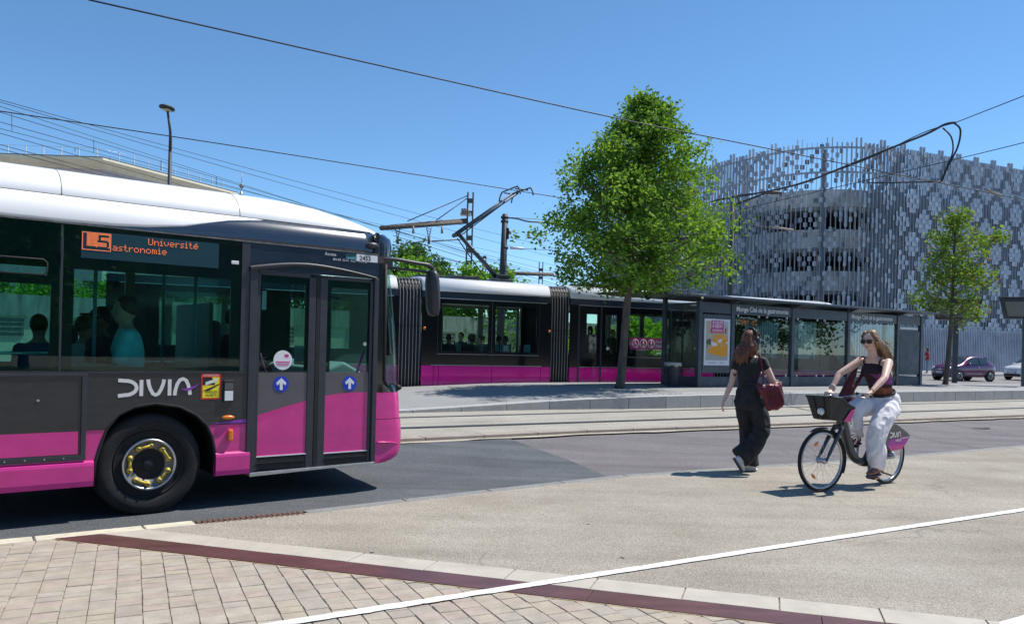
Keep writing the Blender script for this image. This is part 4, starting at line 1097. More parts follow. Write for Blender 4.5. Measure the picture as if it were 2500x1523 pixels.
tram_module(D0, 15.2, [(11.3, 12.9, 1.33, 2.66), (13.1, 14.7, 1.33, 2.66)], [12.5, 14.0])
# window trims and door lines
for (s0, s1) in ((-0.03, 3.26),):
    tp('window_trim', MB().box(s0, s1, -0.008, 0.004, 1.222, 1.232).box(s0 - 0.006, s0 + 0.006, -0.008, 0.004, 0.92, 2.84).box(1.665, 1.690, -0.010, 0.004, 0.92, 2.84).box(s1 - 0.006, s1 + 0.006, -0.008, 0.004, 0.92, 2.84), 'gunmetal')
    tp('window_trim', MB().box(s0, s1, -0.010, -0.006, 1.234, 1.242), 'trim_silver')
for px in (1413, 1467.5, 1637, 1667):
    s = sx(px); tp('door_post', MB().box(s - 0.03, s + 0.03, -0.014, 0.004, 0.28, 2.82), 'gunmetal')
tp('window_trim', MB().box(sx(1535), sx(1630), -0.010, 0.004, 1.24, 1.252), 'trim_silver')
for px, py in ((1036, 801), (1348 - 7, 809)):
    s, z = TRAM.pix(px, py); tp('marker_lamp', MB().ellipsoid((s, -0.01, z), (0.045, 0.035, 0.045), n=12, m=8), 'amber')
for px in (1483, 1697):
    s, z = TRAM.pix(px, 851); tp('door_button', MB().lathe([(0.05, 0.0), (0.05, -0.02), (0.0, -0.022)], 18, 'y', (s, 0, z), smooth=False), 'sign_white')
# priority seat notice
s0, z0 = TRAM.pix(1538, 852); s1, z1 = TRAM.pix(1623, 826)
nt_ = tp('priority_notice', MB().box(s0, s1, -0.009, -0.005, z0, z1), 'paint_pink')
h_ = z1 - z0
def pict(cx, kind):
    c = (cx, 0, z0 + h_ * 0.5); r = h_ * 0.36
    mb = MB().lathe([(r, -0.0102), (r, -0.0125), (r * 0.86, -0.0125), (r * 0.86, -0.0102)], 28, 'y', c, caps=False)
    x, z = cx, z0 + h_ * 0.5
    if kind == 0:
        mb.tube([(x - 0.02, -0.012, z + 0.07), (x - 0.015, -0.012, z - 0.01), (x + 0.035, -0.012, z - 0.015), (x + 0.05, -0.012, z - 0.06)], 0.012, 6)
        mb.tube([(x - 0.035 + 0.05 * math.cos(a), -0.012, z - 0.03 + 0.05 * math.sin(a)) for a in [R(140 + 22 * k) for k in range(10)]], 0.008, 6).ellipsoid((x - 0.02, -0.012, z + 0.09), (0.018, 0.004, 0.018), n=10, m=6)
    else:
        mb.ellipsoid((x, -0.012, z + 0.085), (0.019, 0.004, 0.019), n=10, m=6)
        mb.tube([(x, -0.012, z + 0.05), (x, -0.012, z - 0.02)], 0.022 if kind == 1 else 0.026, 6).tube([(x - 0.01, -0.012, z - 0.02), (x - 0.014, -0.012, z - 0.09)], 0.010, 6).tube([(x + 0.01, -0.012, z - 0.02), (x + 0.016, -0.012, z - 0.09)], 0.010, 6).tube([(x, -0.012, z + 0.045), (x + 0.035, -0.012, z - 0.01)], 0.008, 6)
    return mb
for k in range(3): tp('pictogram', pict(s0 + h_ * (0.52 + 0.80 * k), k), 'sign_white', nt_)
put_text('notice_text', 'PLACES', 'sign_white', nt_, s0 + h_ * 2.62, -0.0105, z0 + h_ * 0.57, h_ * 0.33, 0.95, depth=0.001, bold=0.004)
put_text('notice_text', 'PRIORITAIRES', 'sign_white', nt_, s0 + h_ * 2.62, -0.0105, z0 + h_ * 0.20, h_ * 0.33, 0.78, depth=0.001, bold=0.004)
# bellows
def bellows(a, b, n=7):
    be = MB(); rows_ = []
    prof = [(0.06, 0.24), (0.04, 1.0), (0.04, 2.6), (0.05, 2.95), (0.10, 3.2), (0.22, 3.36), (0.5, 3.42), (1.17, 3.43)]
    prof = prof + [(TW - y, z) for y, z in reversed(prof[:-1])]
    k = 2 * n
    for i in range(k + 1):
        s = a + (b - a) * i / k; dd = 0.0 if i % 2 else 0.055
        rows_.append([Vector((s, y + dd if y < 1.17 else y - dd, z - (dd if z > 3.1 else 0))) for y, z in prof])
    o = tp('bellows', be.grid(rows_, True, flip=True), 'bellows_cloth')
    for i in range(1, k, 2):
        s = a + (b - a) * i / k
        tp('bellows_hoop', MB().tube([(s, y - 0.004, z) for y, z in prof[:8]], 0.009, 6), 'hoop_grey', o)
    tp('bellows_seam', MB().box(a + 0.02, b - 0.02, 0.012, 0.05, 2.02, 2.035), 'bellows_cloth', o)
bellows(A1, B0); bellows(B1, C0); bellows(C1, D0)
# cab end
s_ = 15.2
cab = [(s_, 0.25), (s_, 0.895), (16.75, 0.895), (16.70, 0.45), (16.5, 0.25)]
tp('skirt_panel', MB().prism(cab, 0.0, TW), 'tram_pink')
tp('cab_wall', MB().prism([(s_, 0.905), (s_, 3.03), (15.75, 3.03), (15.55, 1.5), (16.0, 1.1), (16.76, 1.05), (16.76, 0.905)], 0.0, 0.06), 'tram_black')
tp('cab_wall', MB().prism([(s_, 0.905), (s_, 3.03), (15.75, 3.03), (15.55, 1.5), (16.0, 1.1), (16.76, 1.05), (16.76, 0.905)], TW - 0.06, TW), 'tram_black')
tp('cab_roof', MB().grid([[Vector((s, y, 3.03 + (z - 3.03) * k)) if True else 0 for y, z in RPF] for s, k in ((s_, 1.0), (15.5, 0.96), (15.8, 0.8), (16.0, 0.45), (16.08, 0.1))], True, flip=True), 'tram_white', solid=0.02)
tp('windscreen', MB().grid([[Vector((16.06, y, 3.03)), Vector((16.35, y, 2.4)), Vector((16.62, y, 1.7)), Vector((16.80, y, 1.05))] for y in (0.10, 0.4, 1.17, 1.95, TW - 0.10)], True), 'windscreen')
tp('cab_side_glass', MB().prism([(15.76, 3.02), (16.06, 3.02), (16.78, 1.06), (16.0, 1.12), (15.57, 1.52)], 0.02, 0.026), 'windscreen')
tp('cab_pillar', MB().tube([(16.06, 0.05, 3.03), (16.35, 0.05, 2.4), (16.62, 0.05, 1.7), (16.80, 0.05, 1.05)], 0.035, 8), 'trim_silver')
tp('cab_desk', MB().box(15.9, 16.7, 0.2, TW - 0.2, 0.9, 1.15), 'rubber')
# pantograph
def tpix(px, py, i=1.17):
    s, z = TRAM.pix(px, py, i); return Vector((s, i, z))
pg = empty('pantograph'); pg.parent = tram
base = tpix(1222, 688); knee = tpix(1120, 572); head = tpix(1258, 474)
tp('base_frame', MB().box(base.x - 0.45, base.x + 0.25, 0.75, 1.6, 3.49, 3.58).box(base.x - 0.2, base.x + 0.22, 0.95, 1.4, 3.58, 3.74), 'gunmetal', pg, bevel=0.02)
tp('lower_arm', MB().tube([base + Vector((0, 0, 0.02)), knee], [0.085, 0.060], 10), 'gunmetal', pg)
tp('tension_rod', MB().tube([tpix(1186, 682), knee + Vector((-0.05, 0, -0.12))], 0.018, 6), 'ink', pg)
kn = knee + Vector((-0.08, 0, -0.02))
tp('upper_arm', MB().tube([kn + Vector((0, -0.10, 0)), head + Vector((0, -0.20, 0))], 0.034, 8).tube([kn + Vector((0, 0.10, 0.05)), head + Vector((0, 0.22, 0.05))], 0.034, 8).tube([kn + Vector((0.1, 0, -0.05)), head + Vector((-0.1, 0, -0.1))], 0.016, 6).tube([kn + Vector((0, -0.22, 0)), kn + Vector((0, 0.22, 0))], 0.07, 10), 'gunmetal', pg)
for dx in (-0.20, 0.24):
    c = head + Vector((dx, 0, 0.10))
    pts = [c + Vector((0, -0.80, -0.24)), c + Vector((0, -0.74, -0.10)), c + Vector((0, -0.62, 0.0)), c + Vector((0, -0.5, 0.03)), c + Vector((0, 0.5, 0.03)), c + Vector((0, 0.62, 0.0)), c + Vector((0, 0.74, -0.10)), c + Vector((0, 0.80, -0.24))]
    tp('collector_bow', MB().tube(catmull(pts, 3), 0.024, 8), 'gunmetal', pg)
tp('head_frame', MB().tube([head + Vector((-0.2, -0.42, 0.08)), head + Vector((0.24, -0.42, 0.08))], 0.02, 6).tube([head + Vector((-0.2, 0.42, 0.08)), head + Vector((0.24, 0.42, 0.08))], 0.02, 6).tube([head + Vector((0, -0.42, 0.04)), head + Vector((0, 0.42, 0.04))], 0.03, 6), 'gunmetal', pg)
for s0, s1, z1 in ((0.6, 1.5, 3.60), (-0.4, 0.35, 3.56), (5.2, 7.2, 3.62), (7.6, 9.2, 3.60)):
    tp('roof_equipment', MB().box(s0, s1, 0.6, 1.75, 3.49, z1), 'gunmetal', bevel=0.03)
# seats
for s, f in ((0.35, 1), (0.95, 1), (1.45, -1), (2.25, 1), (2.85, -1), (6.9, 1), (7.6, 1), (8.2, -1), (11.8, 1), (12.6, 1), (13.6, 1)):
    for y in (0.18, 1.65):
        tp('seat', MB().box(s - 0.2, s + 0.2, y, y + 0.42, 0.88, 0.94).box(s - 0.2 * f - 0.03, s - 0.2 * f + 0.03, y, y + 0.42, 0.94, 1.56), 'seat_teal', bevel=0.025)
        tp('seat_handle', MB().tube([(s - 0.2 * f, y, 0.9), (s - 0.23 * f, y, 1.62), (s - 0.23 * f, y + 0.42, 1.62), (s - 0.2 * f, y + 0.42, 0.9)], 0.016, 6), 'rubber')
for px in (1230, 1305, 1470, 1525): tp('grab_pole', MB().tube([(sx(px), 1.0, 0.5), (sx(px), 1.0, 2.78)], 0.018, 8), 'trim_silver')

# ------------------------------------------------------------------ passengers
def passenger(world, face, label, shirt, skin='skin_a', hair='hair_black', style='short', stand=False, cat='person', scale=1.0, armup=False):
    """a sitting or standing figure; origin at the feet, looking along local +x"""
    root = tag(empty('person', world, face), label, cat)
    b = MB()
    hz = 0.46 if not stand else 0.86
    lean = 0.03
    hip = Vector((0, 0, hz + 0.06)); sh = Vector((lean, 0, hz + 0.56)); nk = Vector((lean + 0.01, 0, hz + 0.64)); hd = Vector((lean + 0.03, 0, hz + 0.765))
    rings(b, [(hip - Vector((0, 0, 0.08)), 0.10, 0.15, (1, 0, 0), (0, 1, 0)), (hip + Vector((0, 0, 0.02)), 0.115, 0.165, (1, 0, 0), (0, 1, 0)), (hip + Vector((0.01, 0, 0.2)), 0.10, 0.145, (1, 0, 0), (0, 1, 0)), (sh - Vector((0, 0, 0.12)), 0.115, 0.175, (1, 0, 0), (0, 1, 0)), (sh, 0.09, 0.16, (1, 0, 0), (0, 1, 0)), (nk, 0.055, 0.06, (1, 0, 0), (0, 1, 0))], 16)
    limb(b, [nk - Vector((0, 0, 0.03)), hd - Vector((0.0, 0, 0.06))], [0.056, 0.055])
    b.ellipsoid(hd + Vector((-0.008, 0, 0.02)), (0.098, 0.080, 0.110)); b.ellipsoid(hd + Vector((0.03, 0, -0.055)), (0.058, 0.052, 0.062)); b.ellipsoid(hd + Vector((0.098, 0, -0.012)), (0.020, 0.013, 0.022))
    for sd in (-1, 1):
        s0 = sh + Vector((0, sd * 0.175, -0.03)); el = s0 + Vector((0.06, sd * 0.04, -0.27)); ha = el + (Vector((0.23, -sd * 0.05, 0.03)) if not stand else Vector((0.12, -sd * 0.02, -0.20)))
        if armup and sd == -1: ha = el + Vector((0.16, 0, 0.22))
        limb(b, [s0, el], [0.052, 0.040]); limb(b, [el, ha], [0.040, 0.028]); b.ellipsoid(ha + (ha - el).normalized() * 0.05, (0.045, 0.026, 0.036))
        h0 = hip + Vector((0, sd * 0.09, -0.04))
        kn = h0 + (Vector((0.42, sd * 0.03, 0.0)) if not stand else Vector((0.02, 0, -0.40))); an = Vector((kn.x + (0.0 if not stand else -0.01), kn.y, 0.07))
        limb(b, [h0, kn], [0.085, 0.058]); limb(b, [kn, an], [0.058, 0.040]); limb(b, [an + Vector((-0.03, 0, -0.03)), an + Vector((0.15, 0, -0.035))], [0.036, 0.032])
    blob('body', b, skin, root, 0.018, 4)
    c = MB()
    rings(c, [(hip - Vector((0, 0, 0.06)), 0.125, 0.18, (1, 0, 0), (0, 1, 0)), (hip + Vector((0.01, 0, 0.2)), 0.118, 0.165, (1, 0, 0), (0, 1, 0)), (sh - Vector((0, 0, 0.12)), 0.135, 0.215, (1, 0, 0), (0, 1, 0)), (sh + Vector((0, 0, 0.01)), 0.10, 0.19, (1, 0, 0), (0, 1, 0)), (nk - Vector((0, 0, 0.02)), 0.066, 0.075, (1, 0, 0), (0, 1, 0))], 16)
    for sd in (-1, 1):
        s0 = sh + Vector((0, sd * 0.165, -0.02)); el = s0 + Vector((0.05, sd * 0.035, -0.20)); limb(c, [s0, el], [0.068, 0.062])
    blob('shirt', c, shirt, root, 0.018, 4)
    t = MB()
    for sd in (-1, 1):
        h0 = hip + Vector((0, sd * 0.09, -0.04)); kn = h0 + (Vector((0.42, sd * 0.03, 0.0)) if not stand else Vector((0.02, 0, -0.40))); an = Vector((kn.x, kn.y, 0.12))
        limb(t, [h0, kn], [0.105, 0.075]); limb(t, [kn, an], [0.074, 0.060])
    blob('trousers', t, 'paint_char', root, 0.02, 3)
    g = MB(); g.ellipsoid(hd + Vector((-0.022, 0, 0.04)), (0.098, 0.086, 0.105))
    if style == 'long': limb(g, [hd + Vector((-0.05, 0, 0)), hd + Vector((-0.08, 0, -0.25))], [0.085, 0.06], flat=1.1)
    if style == 'bun': g.ellipsoid(hd + Vector((-0.13, 0, 0.07)), (0.045, 0.04, 0.045)); limb(g, [hd + Vector((-0.13, 0, 0.06)), hd + Vector((-0.15, 0, -0.06))], [0.03, 0.015])
    if style == 'afro': g.ellipsoid(hd + Vector((-0.03, 0, 0.05)), (0.125, 0.115, 0.12))
    hb = MB(); 
    if style == 'cap':
        hb.ellipsoid(hd + Vector((-0.01, 0, 0.055)), (0.105, 0.09, 0.085)).ellipsoid(hd + Vector((0.12, 0, 0.055)), (0.085, 0.07, 0.014)); blob('cap', hb, 'ink', root, 0.012, 2)
    gm = blob('hair', g, hair, root, 0.014, 2)
    # hair leaves the face free: push the front of the shell back
    for v in gm.data.vertices:
        q = v.co - hd
        if q.x > 0.035 and q.z < 0.075: v.co.x = hd.x + 0.02
    root.scale = (scale,) * 3
    return root
mat('shirt_turq', (0.22, 0.75, 0.76), 0.8, nscale=12, namt=0.1, bump=0.2, bscale=25); mat('shirt_blue', (0.05, 0.11, 0.24), 0.8); mat('shirt_white', (0.6, 0.62, 0.62), 0.8); mat('shirt_pink', (0.62, 0.30, 0.42), 0.8)
mat('shirt_dark', (0.02, 0.022, 0.028), 0.85); mat('shirt_green', (0.03, 0.09, 0.075), 0.8); mat('shirt_grey', (0.16, 0.16, 0.16), 0.8)
TF, TB = TRAM.rz, TRAM.rz + PI
def seat_at(px, i, z=0.46): return TRAM.w(TRAM.pix(px, 800, i)[0], i, z)
for px, i, z, face, lab, sh_, sk, ha, sty in (
    (1095, 0.42, 0.46, TF + 0.9, 'tram passenger with cropped hair behind the first pane, facing out', 'shirt_dark', 'skin_b', 'hair_black', 'short'),
    (1128, 0.75, 0.53, TF + PI + 0.6, 'tallest seated tram passenger seen from behind', 'shirt_dark', 'skin_a', 'hair_black', 'short'),
    (1150, 0.40, 0.46, TF, 'tram passenger in profile with full dark hair facing a woman with a bun', 'shirt_dark', 'skin_b', 'hair_black', 'afro'),
    (1176, 0.45, 0.46, TB, 'tram passenger with hair tied in a bun, facing backwards', 'shirt_grey', 'skin_a', 'hair_brown', 'bun'),
    (1216, 0.85, 0.46, TF + 0.4, 'dark haired tram passenger just behind the middle window post', 'shirt_dark', 'skin_a', 'hair_black', 'short'),
    (1238, 0.42, 0.46, TF + 2.6, 'tram passenger in a pale sleeveless top leaning on the glass', 'shirt_white', 'skin_b', 'hair_black', 'short'),
    (1548, 0.55, 0.46, TF, 'grey haired tram passenger above the priority seat notice', 'shirt_grey', 'skin_a', 'hair_brown', 'short'),
    (1575, 0.60, 0.46, TB, 'broad shouldered tram passenger seated behind the priority seat notice', 'shirt_dark', 'skin_b', 'hair_black', 'short')):
    passenger(seat_at(px, i, z), face, lab, sh_, sk, ha, sty)
passenger(TRAM.w(TRAM.pix(1442, 800, 0.5)[0], 0.5, 0.5), TF + 1.4, 'standing tram passenger in a pink top with a shoulder strap inside the doors', 'shirt_pink', 'skin_b', 'hair_black', 'long', True, scale=0.98)
passenger(TRAM.w(TRAM.pix(1495, 800, 0.45)[0], 0.45, 0.5), TF - 1.4, 'standing tram passenger in a dark green top looking out of the door', 'shirt_green', 'skin_a', 'hair_brown', 'short', True, scale=0.93)
passenger(TRAM.w(TRAM.pix(1459, 800, 0.9)[0], 0.9, 0.5), TF - 2.4, 'standing tram passenger in dark clothes half hidden by the door post', 'shirt_dark', 'skin_a', 'hair_black', 'short', True)
BF = BUS.rz
def bus_at(px, i, z): return BUS.w(BUS.pix(px, 800, i)[0], i, z)
passenger(bus_at(322, 0.55, 0.43), BF + PI - 0.25, 'bus passenger in a turquoise shirt by the large window', 'shirt_turq', 'skin_a', 'hair_brown', 'short', scale=1.08)
passenger(bus_at(258, 1.05, 0.44), BF + PI + 0.3, 'bus passenger in dark clothes wearing a black cap', 'shirt_dark', 'skin_b', 'hair_black', 'cap', scale=1.0)
passenger(bus_at(196, 1.3, 0.42), BF + 0.4, 'bus passenger in a white shirt with green and yellow sleeve bands', 'shirt_white', 'skin_a', 'hair_brown', 'short', scale=0.95)
passenger(bus_at(92, 1.4, 0.42), BF + 1.2, 'bus passenger in a blue shirt beside the grab pole', 'shirt_blue', 'skin_a', 'hair_brown', 'short', scale=0.95)
passenger(BUS.w(1.27, 1.74, 0.50), BF, 'bus driver in dark clothes behind the wheel', 'shirt_dark', 'skin_a', 'hair_brown', 'short')
# ================================================================== SHELTER
mat('shelter_grey', (0.062, 0.078, 0.100), 0.42, metal=0.2, nscale=5, namt=0.18, coat=0.1)
mat('shelter_panel', (0.070, 0.084, 0.105), 0.5, nscale=3, namt=0.3, bump=0.05, bscale=20)
mat('poster_paper', (0.72, 0.74, 0.76), 0.6); mat('poster_wall', (0.50, 0.42, 0.31), 0.7, nscale=9, namt=0.15); mat('poster_sky', (0.40, 0.52, 0.68), 0.7); mat('poster_street', (0.42, 0.41, 0.40), 0.7)
mat('poster_pink', (0.52, 0.03, 0.26), 0.6); mat('poster_orange', (0.80, 0.34, 0.012), 0.6); mat('poster_plant', (0.06, 0.15, 0.05), 0.7); mat('poster_dark', (0.10, 0.09, 0.08), 0.7)
mat('bin_metal', (0.05, 0.058, 0.07), 0.5, metal=0.4, nscale=60, namt=0.7, ramp=(0.45, 0.55)); mat('bag_film', (0.45, 0.44, 0.42), 0.4)
glass('shelter_glass', (0.84, 0.90, 0.87), 1.1)
mat('led_dim', (0.4, 0.08, 0.01), 0.5, emis=(1.0, 0.3, 0.1), estr=0.35)
SH = Frame(5.5, 23.54, 57.4, 0.44)
sh = tag(fempty('tram_shelter', SH), 'dark grey glazed tram shelter with the stop name on its fascia, standing on the platform', 'shelter')
def hp(name, mb, m, parent=None, **kw): return mb.build(name, m, parent or sh, **kw)
POSTS = (0.0, 1.37, 4.18, 7.10, 10.0, 11.5)
for s in POSTS: hp('post', MB().box(s - 0.07, s + 0.07, -0.07, 0.07, 0.0, 2.63 if 0 < s < 11 else 2.56), 'shelter_grey', bevel=0.01)
for s0, s1 in zip(POSTS, POSTS[1:]):
    hp('kick_panel', MB().box(s0 + 0.07, s1 - 0.07, -0.03, 0.03, 0.0, 0.31), 'shelter_panel', bevel=0.008)
    hp('fascia', MB().box(s0 + 0.07, s1 - 0.07, -0.04, 0.04, 2.21, 2.53), 'shelter_grey', bevel=0.008)
for s0, s1 in ((1.37, 4.18), (4.18, 7.10), (7.10, 10.0)):
    mid = 0.5 * (s0 + s1)
    for a, b in ((s0 + 0.09, mid - 0.01), (mid + 0.01, s1 - 0.09)):
        pn = hp('pane', MB().box(a, b, -0.008, 0.008, 0.36, 2.16), 'shelter_glass')
        for q in (a + 0.18, b - 0.18):
            for z in (0.33, 2.19): hp('clip', MB().box(q - 0.022, q + 0.022, -0.026, 0.026, z - 0.045, z + 0.045), 'trim_silver', pn)
roof = hp('roof', MB().prism([(-0.50, 2.625), (-0.50, 2.69), (0.1, 2.705), (1.9, 2.72), (1.9, 2.66), (0.1, 2.64)], -1.75, 11.9, 'yz'), 'shelter_grey', bevel=0.01)
hp('roof_tip', MB().prism([(-2.6, 2.685), (-1.75, 2.65), (-1.75, 2.71), (-2.6, 2.70)], 0.2, 1.75), 'shelter_grey', roof)
for s in POSTS[1:5]: hp('roof_bracket', MB().prism([(-0.42, 2.63), (1.6, 2.66), (0.07, 2.50), (-0.07, 2.50)], s - 0.03, s + 0.03, 'yz'), 'shelter_grey', roof)
hp('sensor', MB().ellipsoid((-1.5, 0.6, 2.60), (0.10, 0.09, 0.09), n=14, m=8), 'rubber', roof)
for s in (0.0, 11.5):
    for y in (1.45,): hp('post', MB().box(s - 0.06, s + 0.06, y - 0.06, y + 0.06, 0.0, 2.66), 'shelter_grey', bevel=0.01)
    hp('side_pane', MB().box(s - 0.008, s + 0.008, 0.10, 1.38, 0.36, 2.46), 'shelter_glass')
    hp('side_kick', MB().box(s - 0.03, s + 0.03, 0.07, 1.39, 0.0, 0.31), 'shelter_panel')
    hp('side_rail', MB().box(s - 0.03, s + 0.03, 0.07, 1.39, 2.44, 2.50), 'shelter_grey')
for s in (2.6, 8.4): hp('bench', MB().box(s - 0.7, s + 0.7, 0.35, 0.75, 0.42, 0.47).box(s - 0.6, s - 0.5, 0.5, 0.6, 0.0, 0.42).box(s + 0.5, s + 0.6, 0.5, 0.6, 0.0, 0.42), 'shelter_grey')
for k, s in ((0, 1.52), (1, 7.24)):
    put_text('stop_name', 'Monge Cité de la gastronomie', 'sign_white', sh, s, -0.0425, 2.305, 0.215, 0.915, depth=0.002, bold=0.0025)
# advert case
ad = hp('advert_case', MB().box(0.10, 1.28, -0.06, 0.06, 0.42, 2.17), 'shelter_grey', bevel=0.015)
p0s, p1s, pz0, pz1 = 0.16, 1.24, 0.65, 2.03
ps = hp('poster', MB().box(p0s, p1s, -0.064, -0.060, pz0, pz1), 'poster_paper', ad)
def pq(u0, u1, v0, v1, d, m, nm): hp(nm, MB().box(p0s + (p1s - p0s) * u0, p0s + (p1s - p0s) * u1, -0.064 - d, -0.0635, pz0 + (pz1 - pz0) * v0, pz0 + (pz1 - pz0) * v1), m, ps)
def pp(poly, d, m, nm): hp(nm, MB().prism([(p0s + (p1s - p0s) * u, pz0 + (pz1 - pz0) * v) for u, v in poly], -0.064 - d, -0.0635), m, ps)
pq(0.06, 0.93, 0.11, 0.95, 0.001, 'poster_wall', 'poster_picture')
pp([(0.62, 0.95), (0.93, 0.95), (0.93, 0.82), (0.78, 0.90)], 0.002, 'poster_sky', 'poster_sky')
pp([(0.06, 0.11), (0.93, 0.11), (0.93, 0.40), (0.5, 0.42), (0.06, 0.38)], 0.0018, 'poster_street', 'poster_street')
pp([(0.17, 0.44), (0.17, 0.55), (0.21, 0.58), (0.25, 0.55), (0.25, 0.43)], 0.002, 'poster_dark', 'poster_doorway')
pp([(0.07, 0.48), (0.10, 0.55), (0.17, 0.56), (0.19, 0.49), (0.13, 0.44), (0.13, 0.38), (0.09, 0.38), (0.10, 0.45)], 0.0025, 'poster_plant', 'poster_plant')
for u in (0.24, 0.40, 0.52, 0.80): pq(u, u + 0.05, 0.70, 0.80, 0.002, 'poster_dark', 'poster_window')
crown = [(0.36, 0.60), (0.40, 0.645), (0.52, 0.665), (0.70, 0.665), (0.84, 0.64), (0.90, 0.60), (0.91, 0.50), (0.90, 0.20), (0.75, 0.195), (0.5, 0.21), (0.25, 0.25), (0.14, 0.29), (0.13, 0.33), (0.25, 0.38), (0.32, 0.45), (0.34, 0.55)]
pp(crown, 0.004, 'poster_orange', 'poster_hat')
pp([(0.27, 0.50), (0.34, 0.505), (0.48, 0.47), (0.52, 0.44), (0.46, 0.42), (0.36, 0.415), (0.28, 0.43)], 0.006, 'poster_paper', 'poster_doodle')
pp([(0.50, 0.50), (0.55, 0.56), (0.62, 0.575), (0.70, 0.56), (0.66, 0.52), (0.62, 0.48), (0.56, 0.505)], 0.006, 'poster_paper', 'poster_doodle')
pp([(0.84, 0.50), (0.90, 0.52), (0.91, 0.46), (0.86, 0.48)], 0.006, 'poster_paper', 'poster_doodle')
d2 = MB()
for L_ in ([(0.36, 0.58), (0.45, 0.57), (0.52, 0.60), (0.56, 0.61)], [(0.66, 0.60), (0.74, 0.61), (0.80, 0.58), (0.86, 0.60)], [(0.60, 0.40), (0.66, 0.47), (0.70, 0.50)], [(0.70, 0.42), (0.78, 0.48), (0.76, 0.42), (0.82, 0.46)]):
    d2.tube([(p0s + (p1s - p0s) * u, -0.0685, pz0 + (pz1 - pz0) * v) for u, v in L_], 0.006, 5)
hp('poster_line', d2, 'poster_paper', ps)
pq(0.26, 0.74, 0.70, 0.97, 0.003, 'poster_pink', 'poster_header')
put_text('poster_title', 'VOTRE ÉTÉ', 'poster_paper', ps, p0s + 0.315, -0.068, pz0 + 1.235, 0.112, 0.80, depth=0.0008, bold=0.003)
put_text('poster_title', 'À DIJON', 'poster_paper', ps, p0s + 0.315, -0.068, pz0 + 1.125, 0.130, 0.86, depth=0.0008, bold=0.003)
for k in range(3): pq(0.30, 0.70, 0.765 - 0.022 * k, 0.775 - 0.022 * k, 0.0045, 'poster_paper' if k < 2 else 'poster_orange', 'poster_text')
put_text('poster_brand', 'on rassemble', 'poster_pink', ps, p0s + 0.16, -0.0655, pz0 + 0.06, 0.062, 0.95, depth=0.0008)
put_text('poster_brand', 'Dijon', 'poster_pink', ps, p0s + 0.70, -0.0655, pz0 + 0.06, 0.060, 0.9, depth=0.0008)
hp('info_panel', MB().box(10.12, 11.38, -0.05, 0.04, 0.40, 2.00), 'shelter_panel', bevel=0.01)
hp('info_strip', MB().box(10.12, 11.25, -0.045, 0.04, 2.04, 2.11), 'letter_white')
dsp = hp('departure_display', MB().box(1.75, 3.35, 0.5, 0.62, 1.92, 2.12), 'display_back')
m1 = MB()
for r_, txt in ((0, 'rt0nome0or'), (1, 'it0nsor0te')):
    x = 1.85
    for ch in txt:
        if ch != '0':
            for rr, row in enumerate(FONT5[ch].split(' ')):
                for cc_, bit in enumerate(row):
                    if bit == '1': m1.box(x + cc_ * 0.018, x + cc_ * 0.018 + 0.012, 0.492, 0.499, 2.09 - r_ * 0.09 - rr * 0.011, 2.097 - r_ * 0.09 - rr * 0.011)
        x += 0.13
hp('display_text', m1, 'led_dim', dsp)

# ---- litter bin
bn = tag(empty('litter_bin', (4.76, 23.55, 0.44)), 'tapered perforated steel litter bin with a pale bag over its rim', 'bin')
MB().lathe([(0.17, 0.0), (0.175, 0.02), (0.235, 0.66), (0.245, 0.68), (0.235, 0.70), (0.215, 0.66), (0.16, 0.03), (0.0, 0.03)], 40).build('basket', 'bin_metal', bn)
MB().lathe([(0.17, 0.0), (0.19, 0.0), (0.19, 0.03), (0.17, 0.03)], 32).build('foot_ring', 'gunmetal', bn)
rows_ = []
for z0_, off in ((0.70, -0.012), (0.715, 0.006), (0.69, 0.016), (0.60, 0.010)):
    rows_.append([Vector(((0.24 + off) * math.cos(2 * PI * k / 40), (0.24 + off) * math.sin(2 * PI * k / 40), z0_ + (0.05 * mnoise.noise(Vector((math.cos(2 * PI * k / 40) * 2, math.sin(2 * PI * k / 40) * 2, 0))) if z0_ < 0.65 else 0))) for k in range(40)])
MB().grid(rows_, True, True, True).build('bin_bag', 'bag_film', bn, solid=0.003)

# ---- passenger displays on posts
mat('display_face', (0.17, 0.165, 0.14), 0.35, coat=0.3, nscale=2, namt=0.08)
def info_post(loc, rz, label, w, flip=1):
    r = tag(empty('display_post', loc, rz), label, 'display', 'departure displays on the platform')
    MB().box(-0.10, 0.10, -0.06, 0.06, 0.0, 2.7).build('pole', 'shelter_grey', r, bevel=0.008)
    c = MB().prism([(-w, 3.42), (w, 3.42), (w - 0.16, 2.62), (-w + 0.16, 2.62)], -0.24, 0.24).build('housing', 'frame_dark', r, bevel=0.02)
    MB().prism([(-w + 0.10, 3.28), (w - 0.10, 3.28), (w - 0.20, 2.72), (-w + 0.20, 2.72)], -0.246, -0.238).build('screen', 'display_face', r)
    MB().box(-w - 0.03, w + 0.03, -0.30, 0.26, 3.42, 3.47).build('hood', 'frame_dark', r, bevel=0.01)
info_post((18.38, 33.13, 0.44), -R(20), 'departure display half hidden behind the smaller tree', 0.92)
info_post((20.0, 31.15, 0.44), -R(20), 'beige faced departure display on a dark post past the smaller tree', 0.86)

